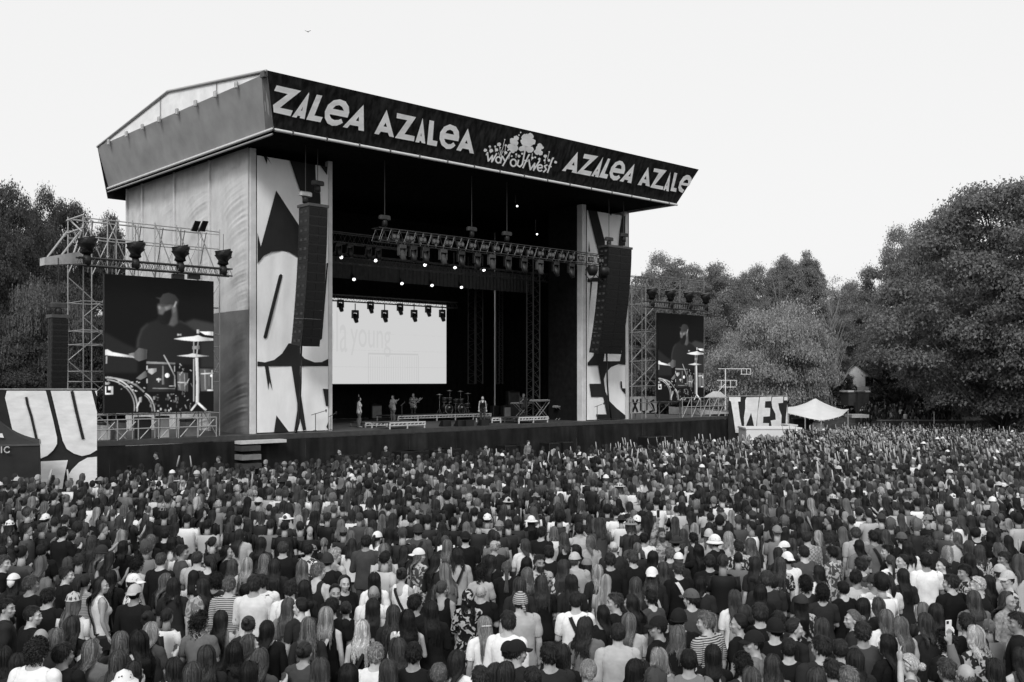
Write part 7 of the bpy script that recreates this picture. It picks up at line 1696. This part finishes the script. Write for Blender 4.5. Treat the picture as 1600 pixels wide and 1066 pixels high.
def guitar(per, label, tone):
    o = per[0]; g = empty('electric_guitar', o.location, o.rotation_euler[2], label=label, cat='guitar')
    for nm, mb, m in (('body', MB().path([(.1,.24,.92),(.02,.24,.98),(-.06,.24,1.04),(-.14,.24,1.08)],[.1,.17,.12,.04],10), M['mid_grey']), ('neck', MB().hexa([(-.12,.25,1.06),(-.10,.25,1.02),(-.10,.27,1.02),(-.12,.27,1.06),(-.66,.29,1.42),(-.63,.29,1.37),(-.63,.31,1.37),(-.66,.31,1.42)]), M['light_panel']), ('headstock', MB().hexa([(-.66,.29,1.43),(-.62,.29,1.36),(-.62,.31,1.36),(-.66,.31,1.43),(-.78,.3,1.53),(-.73,.3,1.44),(-.73,.32,1.44),(-.78,.32,1.53)]), M['light_panel'])):
        if nm == 'body': mb.v = [(x, .24+(y-.24)*.3, z) for x, y, z in mb.v]
        mb.build(nm, m, g, nm == 'body')
guitar(bp_, 'bass guitar held by the pale clothed bass player', .1); guitar(gp_, 'guitar with pale raised neck held by the patterned shirt player', .6)
# ------------------------------------------------------------------ the rest of the crowd: too many to count, one object
def lod_person(sex, la, ra, hairc, seed, mid):
    """plain low person: verts, faces, class per vertex (0 skin, 1 hair, 2 top, 3 legs) and a shade factor"""
    r = random.Random(seed); V_, F_, C_, K_ = [], [], [], []
    def put(mb, c, shade=1.0):
        n = len(V_); V_.extend(mb.v); F_.extend([tuple(i+n for i in f) for f in mb.f]); C_.extend([c]*len(mb.v)); K_.extend([shade]*len(mb.v))
    far = mid < 0; mid = mid > 0
    n = 10 if mid else 5 if far else 7; prof = TORSO[sex]; mb = MB(); pz = [prof[i] for i in ((1,3,5,6,7,8) if mid else (2,6,8) if far else (1,5,6,7,8))]
    for z, hw, hd, y in pz:
        for i in range(n):
            a = 2*pi*(i+.5)/n; c_, s_ = cos(a), sin(a); mb.v.append(((hw+.022)*abs(c_)**.8*(1 if c_ > 0 else -1), y+(hd+.022)*abs(s_)**.8*(1 if s_ > 0 else -1), z))
    L = len(pz)
    for i in range(L-1):
        for k in range(n): mb.f.append((i*n+k, i*n+(k+1)%n, (i+1)*n+(k+1)%n, (i+1)*n+k))
    put(mb, 2)
    nk = MB().tube((0,-.012,1.43), (0,.006,1.6), .068, 6 if mid else 4, .052); put(nk, 0)
    hd_ = MB(); hd_.ell((0,.015,1.655),(.071,.09,.1),8 if mid else 5 if far else 6,6 if mid else 4)
    if not far: hd_.ell((0,.05,1.60),(.052,.055,.07),7 if mid else 5,5 if mid else 3)
    if mid: hd_.ell((0,.122,1.615),(.016,.018,.022),4,3)
    put(hd_, 0)
    for side, s, E, Wr, d, rr in bones_for(sex, la, ra):
        m_ = 6 if mid else 3 if far else 4; put(MB().tube(s-(E-s).normalized()*.02, s+(E-s)*.7 if not far else E, rr[0]*1.35, m_, rr[1]*1.35), 2)
        put(MB().path([s+(E-s)*.66, E, Wr, Wr+d.normalized()*.09, Wr+d.normalized()*.17] if mid else [E, Wr+d.normalized()*.16], [rr[1]*1.05, rr[1], rr[2]*.9, rr[2]*1.1, rr[2]*.5] if mid else [rr[1]*1.05, rr[2]*.85], m_), 0)
    if far: put(MB().tube((0,0,1.0), (0,0,.03), .15, 4, .1), 3)
    else:
        for q in (-1, 1): put(MB().tube((q*.09,0,.95), (q*.1,-.02,.03), .1, 4, .055), 3)
    # hair shell, ragged, and a few loose locks
    hb = HairMesh(); ll = {'L': -.30 if mid > 0 else -.2, 'W': -.26 if mid > 0 else -.18, 'B': -.11}.get(hairc)
    if ll is not None:
        nph = 14 if mid else 7 if far else 10; phs = [R(a) for a in np.linspace(-172, 172, nph)]
        rows = [long_path(a, R(2), ll+r.uniform(-.05,.05), 3 if far else 4, 2 if far else 3, .012 if hairc == 'W' else .004, r, 1.03*r.uniform(.98,1.06), 1.1) for a in phs]
        for i in range(nph-1):
            if phs[i] < 0 < phs[i+1]+1e-6 or abs(phs[i]) < .02: hb.grid([rows[i][:2], rows[i+1][:2]], r.uniform(.6,1.3))
            else: hb.grid([rows[i], rows[i+1]], r.choice((.6,.8,1,1.2,1.45)))
        hb.grid([rows[-1], rows[0]], 1)
        for i in range(22 if mid else 0): hb.lock(long_path(R(r.uniform(-180,180)), R(r.uniform(3,40)), ll+r.uniform(-.05,.05), 4, 4, .006, r, r.uniform(1.03,1.1), 1.1), .013, r.uniform(.5,1.6))
    else:
        k = {'S': 1.03, 'F': 1.3, 'N': 1.0, 'P': 1.0}[hairc]; ncol = 13 if mid else 7 if far else 9; nr_ = 5 if mid else 3; rows = []
        for a in np.linspace(-180, 180, ncol): rows.append([scalp(R(a), hline(a)*(1.05 if hairc == 'F' else 1)*j/nr_, k*r.uniform(.96,1.05)) for j in range(nr_+1)])
        rows[-1] = rows[0]
        for i in range(ncol-1): hb.grid([rows[i], rows[i+1]], r.choice((.7,.9,1.1,1.35)))
        if hairc == 'N': m2 = MB().ell((0,-.135,.09),(.042,.042,.042),7,5); n0 = len(hb.v); hb.v += m2.v; hb.f += [tuple(i+n0 for i in f) for f in m2.f]; hb.lk += [1.1]*len(m2.v)
        if hairc == 'P': m2 = MB().path([(0,-.11,.07),(0,-.16,.03),(0,-.16,-.12),(0,-.15,-.24)], [.02,.034,.03,.008], 6); n0 = len(hb.v); hb.v += m2.v; hb.f += [tuple(i+n0 for i in f) for f in m2.f]; hb.lk += [1.1]*len(m2.v)
        if mid:
            for i in range(44 if hairc in 'SF' else 16):
                a = r.uniform(-180,180); th = hline(a)*math.sqrt(r.random()); p0 = scalp(R(a), th, k*.99); t = Vector((r.gauss(0,.6), r.gauss(0,.6), r.uniform(-1,.1)))+(p0-HO)*4; hb.lock([p0, p0+t*.012, p0+t*.022+Vector((0,0,-.006))], .009, r.uniform(.5,1.6))
    nv = len(V_); hc = Vector((0,.022,1.635)); V_.extend([tuple(Vector(p)+hc) for p in hb.v]); F_.extend([tuple(i+nv for i in f) for f in hb.f]); C_.extend([1]*len(hb.v)); K_.extend([min(1.7, x) for x in hb.lk])
    tri = []
    for f in F_:
        for i in range(1, len(f)-1): tri.append((f[0], f[i], f[i+1]))
    return np.array(V_, np.float32), np.array(tri, np.int32), np.array(C_, np.int8), np.array(K_, np.float32)
def hat_lod(kind):
    mb = MB(); n = 9
    for th in (1, 45, 84):
        for i in range(n): p = scalp(2*pi*i/n, R(th), 1.17); mb.v.append(tuple(p))
    for j in range(2):
        for i in range(n): mb.f.append((j*n+i, j*n+(i+1)%n, (j+1)*n+(i+1)%n, (j+1)*n+i))
    if kind in ('bucket','straw'):
        r_ = .14 if kind == 'bucket' else .165
        for k, (rr_, z) in enumerate(((.095, .05), (r_, .015 if kind == 'bucket' else .035))):
            for i in range(n): a = 2*pi*i/n; mb.v.append((rr_*cos(a), HO.y+rr_*1.12*sin(a), HO.z-.02+z))
        for i in range(n): mb.f.append((3*n+i, 3*n+(i+1)%n, 4*n+(i+1)%n, 4*n+i))
    if kind in ('cap','back_cap'):
        q = 1 if kind == 'cap' else -1; b_ = len(mb.v); mb.v += [(-.08,q*.06,.05),(.08,q*.06,.05),(.06,q*.17,.03),(-.06,q*.17,.03)]; mb.f.append((b_,b_+1,b_+2,b_+3))
    co = np.array(mb.v, np.float32)+np.array([0,.022,1.635], np.float32); tri = []
    for v in mb.f:
        for i in range(1, len(v)-1): tri.append((v[0], v[i], v[i+1]))
    return co, np.array(tri, np.int32)
HL = {k: hat_lod(k) for k in ('cap','back_cap','bucket','straw','beanie')}
HC_ = 'LLLWWBBBSSSSSFNP'
LOD = {}
for mid in (-1, 0, 1):
    for i in range(16):
        sex = 'm' if HC_[i] == 'S' else 'f'
        for pose in (('', 'a', 'k') if mid > 0 else ('', 'a', 'U', 'u')): LOD[(mid, i, pose)] = lod_person(sex, *POSES[pose], HC_[i], 50+i, mid)
VS, TS, CS = [], [], []; nvt = 0; cr_ = random.Random(21); taken = {}
def cell(x, y): return (int(math.floor(x/.6)), int(math.floor(y/.6)))
for p in FOLK+FAR_FOLK: taken.setdefault(cell(p.x, p.y), []).append((p.x, p.y))
def free(x, y, r_):
    cx_, cy_ = cell(x, y)
    return all(math.hypot(x-a, y-b) >= r_ for i in (-1,0,1) for j in (-1,0,1) for a, b in taken.get((cx_+i, cy_+j), ()))
def blocked(x, y):
    w = Vector((x, y, 0))-P0; s = w.dot(U); t = w.dot(V)
    if t > -5.3 and -14 < s < SR+.5: return True
    if t > -tV_gap and s > SR: return False
    return False
tV_gap = 0
ubs = ORG['lettered_banner']; ub_s1 = sx(151, tUB)
def in_way(x, y):
    w = Vector((x, y, 0))-P0; s = w.dot(U); t = w.dot(V)
    if t > -9.2-.9*smooth((s-4)/14) and s < SR-1.5: return True
    if t > -5.4 and s < SR+.3: return True                 # stage and pit
    if s > SR and t > -4.0 and s < SR+10 and t < 6: return True   # banner and wrapped platform
    if abs(t-tUB) < .5 and s < ub_s1+.3: return True
    if abs((Vector((x,y,0))-gc).dot(gx_)) < hw+.4 and abs((Vector((x,y,0))-gc).dot(gy_)) < hw+.45: return True
    k = x/y*F+CX
    if y > 79 and k < 1345: return True                    # tent and bar
    if y > 86: return True
    return False
def add_one(x, y, mid, rz, scl, pose=None, lo=0, spec=None):
    global nvt
    i = cr_.randrange(16) if spec is None else {'L':0,'W':3,'B':5,'S':8,'F':13,'N':14,'P':15,'O':8,'H':0}[spec.hair[0]]+(cr_.randrange(2) if spec.hair[0] in 'LS' else 0); k = x/max(y, 1)*F+CX
    if pose is None:
        if mid > 0: pose = cr_.choice(('', '', 'a', 'k'))
        else:
            pa_ = .02+.16*smooth((k-800)/300)*smooth((y-34)/12)*(1-.6*smooth((k-1350)/200)); u = cr_.random(); pose = 'U' if u < pa_*.35 else 'u' if u < pa_ else 'a' if u < pa_+.15 else ''
    if pose in ('U','u') and not mid > 0: rz += cr_.uniform(-.5,.5)
    v, t, c, sh = LOD[(mid, i, pose)]; hat = None; u = cr_.random()
    if u < .055: hat = cr_.choice(('cap','cap','back_cap','bucket','straw','beanie'))
    h = TONE_H[cr_.choice('00001111122223334' if y < 40 else '00000111112222334')]*cr_.uniform(.75,1.35); tp = TONE_T[cr_.choice('00000011111222333444555' if y < 34 else '0000000011111112233455')]*cr_.uniform(.8,1.15); sk = cr_.uniform(.22,.46) if y < 34 else cr_.uniform(.14,.36); lg = cr_.choice((.02,.05,.1))
    if spec is not None:
        h = TONE_H[spec.hair[1]] if spec.hair[0] != 'O' else sk; tp = TONE_T[spec.top[1]]; ht_ = [e for e in spec.ex if e[0] in 'cCbsnde' and len(e) == 2]
        hat = {'c':'cap','C':'back_cap','b':'bucket','s':'straw','n':'beanie','d':'beanie','e':'beanie'}[ht_[0][0]] if ht_ else None
    hc_ = cr_.choice((.72,.7,.45,.2,.03,.02)) if spec is None or not hat else HATT[ht_[0][1]]
    if pose in ('U','u'): sk = cr_.uniform(.3,.5)
    pal = np.array([sk, h, min(tp,.78), lg], np.float32); col = pal[c]*np.where(c == 1, sh, 1)
    if hat:
        hv, ht = HL[hat]; t = np.concatenate([t, ht+len(v)]); v = np.concatenate([v, hv]); col = np.concatenate([col, np.full(len(hv), hc_, np.float32)])
    ca, sa = cos(rz), sin(rz); vv = v*scl; w = np.stack([vv[:,0]*ca-vv[:,1]*sa+x, vv[:,0]*sa+vv[:,1]*ca+y, vv[:,2]+zg(y)], 1)
    VS.append(w.astype(np.float32)); TS.append(t+nvt); CS.append(col.astype(np.float32)); nvt += len(w)
    if spec is None: taken.setdefault(cell(x, y), []).append((x, y))
for p in FAR_FOLK:
    add_one(p.x, p.y, 1, face_rot(p.x, p.y)+R(cr_.gauss(0, 12)+(-70 if 'R' in p.ex else 70 if 'L' in p.ex else 180 if 'F' in p.ex else 0)), p.s, None, 0, p)
ncrowd = 0; y = 9.6; row = 0
while y < 86:
    sp = .60 if y < 24 else .59
    x = -y*.53-1.5+(row % 2)*sp*.5
    while x < y*.53+1.5:
        xx = x+cr_.uniform(-.17,.17); yy = y+cr_.uniform(-.16,.16)
        if not in_way(xx, yy) and free(xx, yy, .60 if yy < 24.5 else .34):
            kx = abs(xx/yy)*F
            hz = cr_.uniform(.87,1.07)
            if True:
                add_one(xx, yy, 1 if yy < 29 else 0 if yy < 46 else -1, face_rot(xx, yy)+R(cr_.gauss(0, 16)), hz); ncrowd += 1
        x += sp
    y += sp*.87; row += 1
# people strolling on the path behind the crowd
for i in range(90):
    px = cr_.uniform(1345, 1500); yy = cr_.uniform(94.5, 101); xx = (px-CX)/F*yy
    if free(xx, yy, .4): add_one(xx, yy, -1, cr_.uniform(0, 6.28), cr_.uniform(.92,1.05), '')
print('crowd', ncrowd, nvt, sum(len(t) for t in TS))
Vc = np.concatenate(VS); Tc = np.concatenate(TS); Cc = np.concatenate(CS)
me = bpy.data.meshes.new('crowd'); me.vertices.add(len(Vc)); me.vertices.foreach_set('co', Vc.ravel()); nt_ = len(Tc)
me.loops.add(3*nt_); me.loops.foreach_set('vertex_index', Tc.astype(np.int32).ravel()); me.polygons.add(nt_)
me.polygons.foreach_set('loop_start', np.arange(0, 3*nt_, 3, dtype=np.int32)); me.polygons.foreach_set('loop_total', np.full(nt_, 3, np.int32))
at_ = me.attributes.new('tone', 'FLOAT_COLOR', 'POINT'); at_.data.foreach_set('color', np.stack([Cc,Cc,Cc,np.ones_like(Cc)], 1).ravel())
me.materials.append(M['crowd']); me.update(); me.shade_smooth()
tag(link('crowd', me), 'dense festival crowd filling the meadow up to the stage', None, None, 'stuff')
